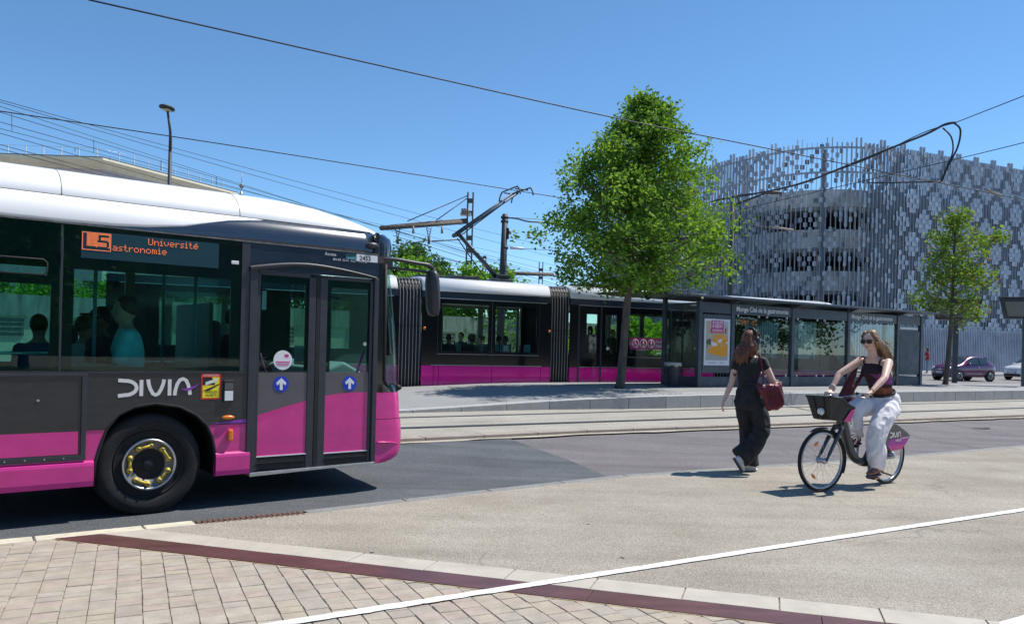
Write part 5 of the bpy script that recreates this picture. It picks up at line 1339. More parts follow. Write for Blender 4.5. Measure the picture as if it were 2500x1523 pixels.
# ================================================================== TREES
mat('bark', (0.105, 0.085, 0.070), 0.9, nscale=9, namt=0.45, bump=0.9, bscale=18, stretch=(1, 1, 0.25))
leaf_mat('leaf_lime', (0.062, 0.155, 0.020), (0.245, 0.40, 0.055))
leaf_mat('leaf_elm', (0.07, 0.15, 0.024), (0.25, 0.36, 0.06), (0.20, 0.085, 0.03))
leaf_mat('leaf_acacia', (0.085, 0.22, 0.020), (0.20, 0.38, 0.040))
leaf_mat('leaf_dark', (0.028, 0.075, 0.018), (0.075, 0.15, 0.035))
def leaves(name, m, parent, pts, size, rng, droop=0.3):
    V, Fc = [], []
    for p in pts:
        s = size * rng.uniform(0.65, 1.3)
        d = Vector((rng.gauss(0, 1), rng.gauss(0, 1), rng.gauss(0, 0.7) - droop)); d.normalize()
        n = Vector((rng.gauss(0, 1), rng.gauss(0, 1), rng.gauss(0.5, 1))); w = d.cross(n)
        if w.length < 1e-3: continue
        w.normalize(); n = w.cross(d)
        b = len(V)
        V += [p, p + d * s * 0.45 + w * s * 0.34 + n * s * 0.06, p + d * s, p + d * s * 0.45 - w * s * 0.34 + n * s * 0.06]
        Fc += [(b, b + 1, b + 2), (b, b + 2, b + 3)]
    me = bpy.data.meshes.new(name); me.from_pydata([tuple(v) for v in V], [], Fc); me.update()
    return link_mesh(name, me, m, parent)
def tree(name, loc, label, env, trunk, n_twigs, per, size, leafm, rng, n_limb=26, lean=(0, 0), cat='tree', sigma=0.17, shell=0.55, tiers=None, group=None, bare=0):
    """env: (z, radius, centre x) outline of the crown; trunk: (z, r, x) of the stem"""
    root = tag(empty(name, loc), label, cat, group)
    ztop = env[-1][0]; zbot = env[0][0]
    rad = [(z, r) for z, r, c in env]; cen = [(z, c) for z, r, c in env]
    tb = MB()
    tb.tube(catmull([(x, 0.0, z) for z, r, x in trunk], 4), [lerp([(z, r) for z, r, x in trunk], p.z) for p in catmull([(x, 0, z) for z, r, x in trunk], 4)], 14)
    tb.build('trunk', 'bark', root)
    tx = [(z, x) for z, r, x in trunk]; tr = [(z, r) for z, r, x in trunk]
    br = MB(); tips = []
    for k in range(n_limb):
        z = zbot + (ztop - zbot) * (0.02 + 0.86 * (k / n_limb) ** 1.1)
        a = k * 2.399 + rng.uniform(-0.3, 0.3); zz = z + rng.uniform(0.5, 1.1) * (0.6 + 0.25 * lerp(rad, z))
        zz = min(zz, ztop - 0.15); r = lerp(rad, zz) * rng.uniform(0.72, 1.02)
        p0 = Vector((lerp(tx, z), 0, z)); p2 = Vector((lerp(cen, zz) + r * math.cos(a), r * math.sin(a), zz))
        p1 = p0.lerp(p2, 0.5) + Vector((0, 0, -0.12 * r + rng.uniform(-0.08, 0.08)))
        path = catmull([p0, p1, p2], 5); r0 = max(0.012, lerp(tr, z) * 0.5)
        br.tube(path, [r0 * (1 - 0.85 * i / (len(path) - 1)) for i in range(len(path))], 6, caps=False)
        tips.append((p0, p1, p2))
        for j in range(4):
            f = rng.uniform(0.35, 0.95); q = path[int(f * (len(path) - 1))]
            e = q + Vector((rng.gauss(0, 0.32), rng.gauss(0, 0.32), rng.uniform(0.05, 0.45))) * (0.4 + 0.3 * r)
            br.tube([q, q.lerp(e, 0.5) + Vector((0, 0, -0.03)), e], [r0 * 0.35, r0 * 0.22, 0.004], 5, caps=False)
            tips.append((q, q.lerp(e, 0.5), e))
    br.build('branches', 'bark', root)
    pts = []
    for t in range(n_twigs):
        if tiers is not None or rng.random() < 0.55:
            q0, q1, q2 = rng.choice(tips); f = rng.uniform(0.35, 1.05); c = q0.lerp(q1, f * 2) if f < 0.5 else q1.lerp(q2, f * 2 - 1)
            c = c + Vector((rng.gauss(0, 0.13), rng.gauss(0, 0.13), rng.gauss(0.03, 0.11)))
        else:
            z = rng.uniform(zbot, ztop); a = rng.uniform(0, 2 * PI)
            bumpy = 0.86 + 0.70 * mnoise.noise(Vector((math.cos(a) * 2.2, math.sin(a) * 2.2, z * 1.25)) + Vector(loc))
            rr = lerp(rad, z) * bumpy * (rng.random() ** (0.5 * (1 - shell) + 0.12))
            c = Vector((lerp(cen, z) + rr * math.cos(a), rr * math.sin(a), z))
        k = mnoise.noise(c * 1.5 + Vector(loc) * 3.1)
        if k < -0.08 and rng.random() < 0.88: continue
        n_ = int(per * rng.uniform(0.6, 1.4)); sg = sigma * rng.uniform(0.7, 1.25)
        for _ in range(n_): pts.append(c + Vector((rng.gauss(0, sg), rng.gauss(0, sg), rng.gauss(0, sg * 0.75))))
    leaves('crown', leafm, root, pts, size, rng)
    return root
tree('street_tree', (3.02, 22.0, 0.43), 'tall full crowned street tree standing on the platform in front of the tram',
     [(2.72, 0.9, 0.45), (2.88, 1.9, 0.42), (3.08, 2.5, 0.42), (3.5, 2.75, 0.36), (4.2, 2.72, 0.42), (4.8, 2.52, 0.4), (5.35, 2.28, 0.38), (5.9, 1.98, 0.42), (6.5, 1.60, 0.42), (7.05, 1.15, 0.38), (7.4, 0.80, 0.44), (7.72, 0.42, 0.52), (7.95, 0.12, 0.55)],
     [(0.0, 0.150, -0.03), (0.12, 0.128, -0.01), (1.2, 0.112, 0.06), (2.3, 0.100, 0.12), (3.2, 0.085, 0.22), (4.8, 0.065, 0.32), (6.5, 0.04, 0.40), (7.7, 0.012, 0.48)],
     3000, 24, 0.108, 'leaf_lime', random.Random(5), 44, shell=0.62, sigma=0.145)
tree('street_tree', (16.93, 30.97, 0.44), 'smaller sparse street tree with a few brown leaves beside the shelter',
     [(2.35, 0.9, 0.1), (2.7, 1.75, 0.3), (3.2, 2.0, 0.35), (3.9, 1.9, 0.3), (4.4, 1.3, 0.15), (5.0, 1.45, 0.1), (5.7, 1.35, 0.4), (6.2, 0.9, 0.15), (6.65, 0.3, 0.1)],
     [(0.0, 0.115, -0.10), (0.15, 0.098, -0.08), (0.6, 0.092, -0.05), (2.0, 0.080, 0.05), (3.5, 0.062, 0.10), (5.2, 0.05, 0.12), (6.6, 0.015, 0.2)],
     400, 20, 0.135, 'leaf_elm', random.Random(9), 24, tiers=True, sigma=0.17)
# hedge and trees beyond the tram
brng = random.Random(21)
def bush(px, py_top, Y, half, m, label, ground=0.3):
    top = at_depth(px, py_top, Y); h = top.z - ground
    env = [(0.3, half * 0.75, 0), (h * 0.35, half, 0), (h * 0.65, half * 0.92, 0.1), (h * 0.85, half * 0.6, 0.1), (h, half * 0.15, 0.0)]
    tree('bushy_tree', (top.x, Y, ground), label, env, [(0, 0.10, 0), (h * 0.5, 0.06, 0), (h * 0.9, 0.02, 0)], int(210 * half * h / 6), 24, 0.20, m, brng, 12, group='trees behind the tram stop', sigma=0.26, shell=0.7)
bush(1000, 598, 44, 3.4, 'leaf_dark', 'dark green bushy tree just past the bus mirror')
bush(1005, 640, 38, 2.3, 'leaf_acacia', 'light green feathery tree in front of the dark tree past the bus mirror')
bush(1072, 640, 52, 1.7, 'leaf_dark', 'small dark round tree beyond the light green feathery tree')
bush(1145, 648, 36, 1.3, 'leaf_acacia', 'light green feathery tree at the foot of the rusty mast')
bush(1220, 655, 37, 1.6, 'leaf_acacia', 'light green feathery tree behind the grey wire pole')
bush(910, 640, 40, 2.6, 'leaf_acacia', 'light green tree behind the cab of the bus')
bush(770, 660, 39, 2.8, 'leaf_dark', 'green tree seen through the front door of the bus')
bush(600, 680, 39, 2.8, 'leaf_acacia', 'green tree seen through the large bus window')
bush(450, 690, 38, 2.8, 'leaf_dark', 'dark green tree seen behind the turquoise shirt passenger')
bush(280, 690, 38, 2.8, 'leaf_acacia', 'green tree seen behind the passenger with a cap')
bush(120, 690, 37, 2.8, 'leaf_acacia', 'green tree seen behind the grab pole in the bus')
bush(-40, 690, 36, 2.8, 'leaf_dark', 'dark green tree seen at the back of the bus')
bush(1320, 790, 37, 2.2, 'leaf_acacia', 'low green bush above the concrete wall behind the tram windows')
bush(1560, 790, 39, 2.4, 'leaf_acacia', 'low green bush above the wall behind the tram doors')
# ---- retaining wall behind the tram
mat('wall_cream', (0.70, 0.66, 0.50), 0.85, nscale=2, namt=0.12); mat('wall_stain', (0.36, 0.36, 0.32), 0.9, nscale=2.2, namt=0.35, stretch=(2.5, 1, 0.4)); mat('block_grey', (0.22, 0.22, 0.19), 0.9, nscale=20, namt=0.3)
WF = Frame(-4.0, 33.2, 52.0)
wl = tag(fempty('retaining_wall', WF), 'cream concrete wall with stained coping and block vents behind the tram', 'wall')
MB().box(-24, 14, 0.0, 0.3, 0.0, 2.05).build('wall_face', 'wall_cream', wl)
MB().box(-24, 14, -0.06, 0.36, 2.05, 2.72).build('coping', 'wall_stain', wl)
for k in range(24):
    s = -22 + 1.45 * k
    v = MB().box(s, s + 0.75, -0.03, 0.01, 1.45, 1.98).build('block_vent', 'block_grey' if k % 5 != 3 else 'trim_silver', wl)
    MB().box(s + 0.02, s + 0.73, -0.045, -0.03, 1.55, 1.58).box(s + 0.02, s + 0.73, -0.045, -0.03, 1.70, 1.73).box(s + 0.02, s + 0.73, -0.045, -0.03, 1.85, 1.88).build('vent_bars', 'wall_stain', wl)
# ================================================================== CAR PARK BUILDING
mat('fin_metal', (0.40, 0.43, 0.48), 0.55, metal=0.25, nscale=1.2, namt=0.15)
mat('tab_metal', (0.43, 0.46, 0.51), 0.55, metal=0.2, nscale=0.8, namt=0.12)
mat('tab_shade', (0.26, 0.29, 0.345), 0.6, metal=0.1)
mat('deck_concrete', (0.66, 0.67, 0.67), 0.85, nscale=0.8, namt=0.2)
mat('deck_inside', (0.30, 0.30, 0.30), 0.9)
mat('clad_metal', (0.40, 0.43, 0.50), 0.50, metal=0.3, nscale=0.6, namt=0.2)
PLAN = [(9.0, 79.0), (13.2, 71.8), (16.3, 66.3), (18.7, 62.0), (21.3, 59.2), (25.1, 58.4), (29.2, 59.9), (35.2, 62.7), (41.7, 65.7), (50.0, 69.6), (58.0, 73.4)]
ZG, ZT = 0.43, 17.0
path = catmull([(x, y, 0) for x, y in PLAN], 40)
cum = [0.0]
for a, b in zip(path, path[1:]): cum.append(cum[-1] + (b - a).length)
def along(t):
    lo, hi = 0, len(cum) - 1
    while hi - lo > 1:
        m_ = (lo + hi) // 2
        if cum[m_] <= t: lo = m_
        else: hi = m_
    f = (t - cum[lo]) / max(1e-9, cum[hi] - cum[lo])
    p = path[lo].lerp(path[hi], f); d = (path[hi] - path[lo]).normalized()
    return p, d, Vector((d.y, -d.x, 0))          # point, direction, outward normal (towards the viewer)
TOT = cum[-1]
park = tag(empty('car_park', (25.0, 62.0, ZG)), 'curved multi-storey car park clad in metal fins and diamond clusters of plates', 'building')
PM = Matrix.Translation(-Vector((25.0, 62.0, ZG)))
def kp(name, mb, m, **kw): return mb.xform(PM).build(name, m, park, **kw)
STEP = 0.345
n_f = int(TOT / STEP)
fin_me = MB().box(-0.018, 0.018, -0.11, 0.11, 0, 1).mesh('fin'); fin_me.materials.append(MATS['fin_metal'])
fins = []
for k in range(n_f):
    t = (k + 0.5) * STEP; p, d, n = along(t)
    fins.append((p, d, n))
    # length of the fin above the plinth; its head stands a little proud in steps
    z1 = ZT + (0.35 if (k // 2) % 3 == 0 else 0.0)
    o = link_mesh('fin', fin_me, None, park)
    o.matrix_local = PM @ Matrix.Translation((p.x, p.y, 3.55)) @ Matrix.Rotation(math.atan2(d.y, d.x), 4, 'Z') @ Matrix.Diagonal((1, 1, z1 - 3.55, 1))
# plates: diamond clusters
TH = 0.36
tab_me = MB().prism([(-0.185, 0.0), (0.185, 0.03), (0.185, TH + 0.02), (-0.185, TH - 0.01)], -0.008, 0.008).mesh('plate'); tab_me.materials.append(MATS['tab_metal'])
tabs = []; backs = []
krng = random.Random(3)
NR = int((ZT - 3.6) / TH)
for k, (p, d, n) in enumerate(fins):
    w = min(1.0, max(0.0, (k * STEP - 22.0) / 11.0))      # clusters become full towards the long straight side
    for j in range(NR):
        a = (k + 0.0) / 7.0; b = (j * TH) / 3.1
        u = a + b; v = a - b
        fu, fv = u - math.floor(u), v - math.floor(v)
        inside = fu < 0.72 and fv < 0.72
        core = 0.12 < fu < 0.54 and 0.12 < fv < 0.54
        z = 3.6 + j * TH
        if inside:
            if w > 0.8 or (w > 0.3 and (core or (k + j) % 2 == 0)) or (k + j) % 2 == 0:
                tabs.append((p, d, n, z, 0.10 + 0.04 * ((k + j) % 2), krng.uniform(-0.10, 0.10) + (1 - w) * 1.05))
        else:
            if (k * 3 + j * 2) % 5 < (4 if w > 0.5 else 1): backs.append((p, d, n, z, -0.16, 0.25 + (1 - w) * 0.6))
def tab_matrix(p, d, n, z, off, ang):
    q = p + n * off
    return Matrix.Translation((q.x, q.y, z)) @ Matrix.Rotation(math.atan2(d.y, d.x) + ang, 4, 'Z')
tabs.sort(key=lambda t: (t[0] - Vector((25.5, 58.4, 0))).length + 0.25 * abs(t[3] - 10))
for t in tabs[:300]:
    o = link_mesh('plate', tab_me, None, park); o.matrix_local = PM @ tab_matrix(*t)
def merge(items, m, nm):
    mb = MB()
    for t in items:
        M_ = tab_matrix(*t); q = [M_ @ Vector(c) for c in ((-0.185, 0, 0), (0.185, 0, 0.03), (0.185, 0, TH + 0.02), (-0.185, 0, TH - 0.01), (-0.185, 0.012, 0), (0.185, 0.012, 0.03), (0.185, 0.012, TH + 0.02), (-0.185, 0.012, TH - 0.01))]
        mb.add(q, [(0, 1, 2, 3), (7, 6, 5, 4), (0, 4, 5, 1), (1, 5, 6, 2), (2, 6, 7, 3), (3, 7, 4, 0)])
    kp(nm, mb, m, kind='stuff')
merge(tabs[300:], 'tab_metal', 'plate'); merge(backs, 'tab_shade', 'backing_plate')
def ring(off0, off1, z0, z1, m, nm, ts=None):
    ts = ts or [TOT * i / 90.0 for i in range(91)]
    rows_ = [[], [], [], [], []]
    for t in ts:
        p, d, n = along(min(t, TOT - 1e-4)); a = p + n * off0; b = p + n * off1
        for r_, (q, z) in zip(rows_, ((a, z0), (a, z1), (b, z1), (b, z0), (a, z0))): r_.append(Vector((q.x, q.y, z)))
    mb = MB().grid(rows_, False)
    kp(nm, mb, m)
for z in (16.55, 14.75): ring(0.06, -0.02, z, z + 0.14, 'fin_metal', 'top_rail')
for z0, z1 in ((12.45, 13.7), (9.35, 10.75), (6.2, 7.65), (3.0, 4.5)):
    ring(-0.75, -1.0, z0, z1, 'deck_concrete', 'parapet')
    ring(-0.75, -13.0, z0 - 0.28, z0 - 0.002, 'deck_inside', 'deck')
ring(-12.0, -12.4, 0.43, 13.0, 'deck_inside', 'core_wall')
for k in range(9):
    p, d, n = along(4 + k * (TOT - 8) / 8.0)
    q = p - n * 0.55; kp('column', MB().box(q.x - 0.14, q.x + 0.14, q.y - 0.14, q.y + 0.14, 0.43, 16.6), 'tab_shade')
    q = p - n * 2.6; kp('pillar', MB().box(q.x - 0.2, q.x + 0.2, q.y - 0.2, q.y + 0.2, 0.43, 12.4), 'deck_concrete')
# ribbed metal plinth wall
rows_ = [[], []]
i = 0; t = 9.0
while t < TOT - 0.2:
    p, d, n = along(t); q = p + n * (0.28 if i % 4 in (0, 1) else 0.16)
    rows_[0].append(Vector((q.x, q.y, 0.40))); rows_[1].append(Vector((q.x, q.y, 3.72)))
    t += (0.075, 0.035, 0.055, 0.035)[i % 4]; i += 1
kp('ribbed_wall', MB().grid(rows_, False, flip=True), 'clad_metal')

# ================================================================== APARTMENT BLOCK
mat('render_pink', (0.62, 0.49, 0.46), 0.9, nscale=1.5, namt=0.10); mat('eaves_cream', (0.85, 0.77, 0.58), 0.85, nscale=1.2, namt=0.08); mat('roof_tile', (0.24, 0.20, 0.14), 0.8); mat('shutter', (0.50, 0.40, 0.30), 0.7); mat('pane_dark', (0.03, 0.035, 0.04), 0.15)
ZE = 16.9
A_, B_, C_ = Vector((-47.0, 69.6, 0)), Vector((-36.4, 70.6, 0)), Vector((-30.4, 83.8, 0)); D_ = A_ + (C_ - B_)
apt = tag(empty('apartment_block', (-38, 76, 0.45)), 'pale pink apartment block with deep cream eaves seen over the bus roof', 'building')
AM = Matrix.Translation(-Vector((-38, 76, 0.45)))
def ap(name, mb, m, parent=None): return mb.xform(AM).build(name, m, parent or apt)
ap('wall', MB().prism([(p.x, p.y) for p in (A_, B_, C_, D_)], 0.4, ZE, 'xy'), 'render_pink')
cen = (A_ + C_) * 0.5
def outp(p, k): return p + (p - cen).normalized() * k
ev = [outp(p, 1.25) for p in (A_, B_, C_, D_)]; ev2 = [outp(p, 0.5) for p in (A_, B_, C_, D_)]
rf = ap('eaves', MB().grid([[Vector((p.x, p.y, ZE - 0.75)) for p in [outp(q, 0.04) for q in (A_, B_, C_, D_)]], [Vector((p.x, p.y, ZE - 0.12)) for p in ev], [Vector((p.x, p.y, ZE + 0.06)) for p in ev]], False, True), 'eaves_cream')
ap('roof', MB().grid([[Vector((p.x, p.y, ZE + 0.06)) for p in ev], [Vector((p.x, p.y, ZE + 0.14)) for p in [outp(q, 1.3) for q in (A_, B_, C_, D_)]], [cen + Vector((0, 0, ZE + 1.0))] * 4], False, True), 'roof_tile', rf)
def rail_post(p): ap('railing_post', MB().box(p.x - 0.035, p.x + 0.035, p.y - 0.035, p.y + 0.035, ZE + 0.1, ZE + 1.0), 'sign_white', rf)
Pn = []
for k in range(1, 8): Pn.append(ev[0].lerp(ev[1], k / 7.4))
for k in range(1, 10): Pn.append(ev[1].lerp(ev[2], k / 9.6))
for p in Pn: rail_post(p.lerp(cen, 0.07))
ap('railing_bar', MB().tube([Vector((p.x, p.y, ZE + 0.98)) for p in [q.lerp(cen, 0.07) for q in Pn]], 0.014, 5), 'alu', rf)
for (P, Q, n_) in ((A_, B_, 4), (B_, C_, 4)):
    d = (Q - P).normalized(); nn = Vector((d.y, -d.x, 0))
    for k in range(n_):
        for fl in range(5):
            c = P.lerp(Q, (k + 0.6) / n_) + nn * 0.03; zt = ZE - 1.5 - 3.0 * fl
            M_ = Matrix.Translation((c.x, c.y, 0)) @ Matrix.Rotation(math.atan2(d.y, d.x), 4, 'Z')
            w = ap('window', MB().box(-0.62, 0.62, -0.02, 0.05, zt - 1.5, zt, M_), 'shutter')
            ap('pane', MB().box(-0.5, -0.03, -0.03, 0.0, zt - 1.4, zt - 0.1, M_).box(0.03, 0.5, -0.03, 0.0, zt - 1.4, zt - 0.1, M_), 'pane_dark', w)
# ---- spire tip far away
tip = at_depth(590, 452, 150)
mat('zinc', (0.28, 0.31, 0.35), 0.5, metal=0.5)
spi = tag(empty('church_spire', (tip.x, 150, 0.45)), 'grey pointed spire with a ball finial showing above the bus roof', 'spire')
h = tip.z - 0.45
MB().lathe([(0.9, h - 3.0), (0.08, h - 0.9)], 8).build('spire_cap', 'zinc', spi)
MB().box(-0.9, 0.9, -0.9, 0.9, 0, h - 3.0).build('tower', 'deck_concrete', spi)
MB().ellipsoid((0, 0, h - 0.2), (0.45, 0.45, 0.45)).build('finial_ball', 'zinc', spi)
MB().tube([(0, 0, h - 0.9), (0, 0, h + 2.4)], 0.06, 6).build('finial_rod', 'zinc', spi)

# ================================================================== LAMPS, MASTS, WIRES
mat('lamp_grey', (0.035, 0.042, 0.05), 0.6); mat('lens', (0.55, 0.55, 0.45), 0.3); mat('mast_rust', (0.125, 0.105, 0.085), 0.85, metal=0.0, nscale=5, namt=0.4); mat('wire', (0.015, 0.016, 0.018), 0.5); mat('wire_green', (0.03, 0.16, 0.11), 0.5); mat('insul', (0.30, 0.25, 0.20), 0.5)
b = at_depth(413, 470, 30.0); t = at_depth(417, 272, 30.0)
lp = tag(empty('street_lamp', (b.x, 30.0, 0.3)), 'tall dark street lamp with a flat oval head rising behind the bus', 'street lamp')
hz = t.z - 0.3
MB().tube([(0, 0, 0), (0, 0, hz - 1.0)], [0.10, 0.06], 12).build('pole', 'lamp_grey', lp)
MB().tube([(0, 0, hz - 1.6), (0.03, -0.1, hz - 0.8), (t.x - b.x + 0.01, -0.3, hz - 0.08)], [0.055, 0.05, 0.04], 10).build('arm', 'lamp_grey', lp)
MB().ellipsoid((t.x - b.x + 0.03, -0.4, hz), (0.25, 0.42, 0.09)).build('head', 'lamp_grey', lp)
MB().box(t.x - b.x - 0.10, t.x - b.x + 0.16, -0.6, -0.2, hz - 0.095, hz - 0.07).build('lens', 'lens', lp)
# lamp mast by the shelter
b = at_depth(1783, 735, 32.0); t = at_depth(1789, 490, 32.0)
lp = tag(empty('lamp_mast', (b.x, 32.0, 0.3)), 'dark slim lamp mast with a side arm rising behind the shelter', 'street lamp')
MB().tube([(0, 0, 0), (t.x - b.x, 0, t.z - 0.3)], [0.10, 0.085], 12).build('pole', 'lamp_grey', lp)
e = at_depth(1868, 472, 31.0)
MB().tube([(t.x - b.x, 0, t.z - 0.5), (e.x - b.x, -1.0, e.z - 0.3)], [0.05, 0.04], 8).build('arm', 'lamp_grey', lp)
MB().ellipsoid((e.x - b.x + 0.25, -1.05, e.z - 0.28), (0.42, 0.18, 0.07)).build('head', 'lamp_grey', lp)
# railway mast with cantilever
def mastbox(px, y0, y1, Y, w, dpt, label, name='railway_mast', zb=0.4):
    t = at_depth(px, y0, Y); b = at_depth(px - 2, y1, Y)
    r = tag(empty(name, (t.x, Y, zb)), label, 'mast')
    H = t.z - zb
    for s in (-1, 1): MB().box(s * w / 2 - 0.05, s * w / 2 + 0.05, -dpt / 2, dpt / 2, 0, H).build('flange', 'mast_rust', r)
    z = 0.6
    while z < H - 0.2:
        MB().box(-w / 2 + 0.05, w / 2 - 0.05, -dpt * 0.3, dpt * 0.3, z, z + 0.32).build('batten', 'mast_rust', r); z += 0.9
    return r, t
mr_, mt = mastbox(1149, 470, 655, 58.0, 0.38, 0.3, 'tall rusty twin flange railway mast above the tram roof')
def L3(px, py, Y): return at_depth(px, py, Y) - Vector((mt.x, 58.0, 0.4))
MB().tube([L3(1140, 541, 58), L3(1040, 549, 55), L3(930, 557, 51)], 0.16, 6).build('beam', 'mast_rust', mr_)
MB().tube([L3(1140, 535, 58), L3(1040, 543, 55), L3(952, 551, 52)], 0.06, 6).build('beam_rail', 'mast_rust', mr_)
MB().tube([L3(1141, 478, 58), L3(995, 540, 53)], 0.035, 5).build('stay', 'wire', mr_)
MB().tube([L3(1141, 484, 58), L3(1065, 538, 55.5)], 0.035, 5).build('stay', 'wire', mr_)
for px, Y in ((971, 52.5), (1047, 55.2)):
    q = MB().tube([L3(px - 6, 556, Y), L3(px - 1, 580, Y)], 0.03, 5).tube([L3(px + 6, 556, Y), L3(px + 1, 580, Y)], 0.03, 5)
    for k in range(4): q.tube([L3(px - 6 + 1.2 * k, 556 + 6 * k, Y), L3(px + 5 - 1.2 * k, 561 + 6 * k, Y)], 0.02, 4)
    q.tube([L3(px, 578, Y), L3(px, 596, Y)], 0.09, 6); q.build('hanger', 'mast_rust', mr_)
for px, Y in ((1009, 53.5), (1079, 56)): MB().tube([L3(px, 552, Y), L3(px, 570, Y)], [0.05, 0.09], 6).build('insulator', 'insul', mr_)
MB().tube([L3(1008, 593, 54), L3(1045, 587, 55)], 0.04, 5).tube([L3(1055, 589, 55), L3(1125, 585, 57.5)], 0.05, 5).build('registration_arm', 'mast_rust', mr_)
MB().box(-0.7, 0.1, -0.25, 0.25, L3(1149, 527, 58).z, L3(1149, 521, 58).z).build('switch_tray', 'trim_silver', mr_)
for k in range(4):
    c = L3(1128 + 5 * k, 524, 57.7); MB().tube([c, c + Vector((0, 0, 0.45))], [0.09, 0.06], 6).build('insulator', 'insul', mr_)
r2, t2 = mastbox(1183, 625, 652, 95.0, 0.36, 0.3, 'small far railway mast behind the pantograph')
r3, t3 = mastbox(1321, 640, 700, 90.0, 0.40, 0.3, 'far railway mast with a crossbeam left of the big tree')
q0, q1 = at_depth(1240, 667, 84) - Vector((t3.x, 90, 0.4)), at_depth(1350, 670, 91) - Vector((t3.x, 90, 0.4))
MB().tube([q0, q1], 0.2, 6).build('beam', 'mast_rust', r3)
# tram wire pole
t = at_depth(1233, 523, 33.0); b = at_depth(1227, 690, 33.0)
wp = tag(empty('wire_pole', (b.x - 0.06, 33.0, 0.2)), 'round grey overhead wire pole rising behind the tram roof', 'pole')
MB().tube([(0, 0, 0), (0.06, 0, b.z - 0.2), (t.x - b.x + 0.06, 0, t.z - 0.2)], [0.16, 0.155, 0.11], 14).build('pole', 'lamp_grey', wp)
for yy in (531, 541, 605): 
    c = at_depth(1232, yy, 33.0) - Vector((b.x - 0.06, 33.0, 0.2)); MB().lathe([(0.15, -0.05), (0.16, 0), (0.15, 0.05)], 14, 'z', c).build('clamp', 'lamp_grey', wp)
c = at_depth(1239, 566, 32.9) - Vector((b.x - 0.06, 33.0, 0.2)); MB().box(c.x - 0.06, c.x + 0.06, c.y - 0.06, c.y + 0.06, c.z - 0.3, c.z + 0.15).build('cable_box', 'rubber', wp)
c = at_depth(1245, 568, 32.9) - Vector((b.x - 0.06, 33.0, 0.2)); MB().ellipsoid(c, (0.07, 0.07, 0.09)).build('bell', 'insul', wp)
c0, c1 = at_depth(1245, 605, 33) - Vector((b.x - 0.06, 33.0, 0.2)), at_depth(1278, 607, 33) - Vector((b.x - 0.06, 33.0, 0.2)); MB().tube([c0, c1], 0.055, 8).build('insulator', 'sign_white', wp)

def wire(pts, r, label, m='wire', sag=0.0, group=None, name='overhead_wire', smooth=6):
    P = [at_depth(*p) for p in pts]
    if len(P) == 2: 
        P = [P[0].lerp(P[1], k / 12) - Vector((0, 0, sag * 4 * (k / 12) * (1 - k / 12))) for k in range(13)]
    elif smooth: P = catmull(P, smooth)
    return tag(MB().tube(P, r, 5).build(name, m), label, 'wire', group)
# contact wires
def zwire(px, py, z): 
    u, v = ray(px, py); return (px, py, (CAM_H - z) / v)
wire([zwire(215, 0, 6.0), zwire(1440, 275, 6.0), zwire(1850, 358, 6.0), zwire(2500, 488, 6.0), zwire(2700, 530, 6.0)], 0.012, 'thick overhead wire running the whole way across the sky')
wire([zwire(-60, 263, 6.3), zwire(600, 361, 6.3), zwire(1350, 480, 6.3), zwire(1640, 528, 6.3)], 0.013, 'overhead wire touching the tram pantograph')
wire([(1720, 497, 32), (1790, 480, 31.5), (1860, 470, 30.5), (1960, 447, 28), (2060, 408, 26), (2180, 360, 24), (2260, 328, 22.5), (2305, 305, 21.5), (2332, 300, 21)], 0.034, 'thick black feeder cable sagging in front of the car park', smooth=6)
wire([(1740, 492, 31.8), (1900, 462, 29.5), (2100, 396, 25.2), (2250, 326, 22.4), (2332, 300, 21)], 0.014, 'thin support wire running along the thick feeder cable')
wire([(2330, 301, 21), (2345, 318, 21), (2338, 360, 21.2), (2315, 405, 21.3), (2299, 443, 21.4)], 0.026, 'outer black cable loop hanging down to the contact wire')
wire([(2302, 313, 21.4), (2322, 335, 21.3), (2326, 370, 21.3), (2312, 408, 21.4), (2297, 443, 21.4)], 0.022, 'inner black cable loop hanging down to the contact wire')
wire([(2332, 300, 21), (3100, 0, 14)], 0.012, 'span wire going up from the head of the cable loop')
wire([(1792, 516, 32), (2000, 467, 28), (2300, 397, 24), (2510, 346, 21), (3100, 200, 16)], 0.012, 'span wire rising across the car park from the lamp mast')
wire([(1792, 541, 31), (1920, 562, 33), (2241, 603, 40), (2510, 640, 46), (2900, 690, 56)], 0.012, 'lower span wire falling across the car park')
wire([(2120, 447, 24), (2297, 444, 21.4)], 0.022, 'short pull-off arm reaching the contact wire')
wire([(1800, 480, 31.5), (1806, 500, 31.5), (1808, 520, 31.6), (1803, 545, 31.8)], 0.03, 'black cable dropping beside the lamp mast')
wire([(1242, 532, 33), (1262, 534, 33.5), (1290, 541, 34.5), (1320, 543, 35), (1360, 548, 36)], 0.035, 'bundle of black cables leading right from the wire pole')
wire([(1250, 531, 33), (1360, 539, 36)], 0.010, 'thin wire above the cable bundle at the wire pole')
wire([(1278, 607, 33), (1370, 612, 34)], 0.012, 'thin wire leading right from the white insulator')
iz = at_depth(2425, 470, 22.9)
tag(MB().tube([iz + Vector((-0.35, -0.2, 0.04)), iz + Vector((0.35, 0.2, -0.05))], 0.04, 6).build('wire_insulator', 'insul'), 'brown section insulator on the wire in front of the car park', 'insulator')
i2 = at_depth(1908, 558, 33); tag(MB().tube([i2 + Vector((-0.5, 0, 0.06)), i2 + Vector((0.5, 0, -0.06))], 0.045, 6).build('wire_insulator', 'insul'), 'grey section insulator on the lower wire near the lamp mast', 'insulator')
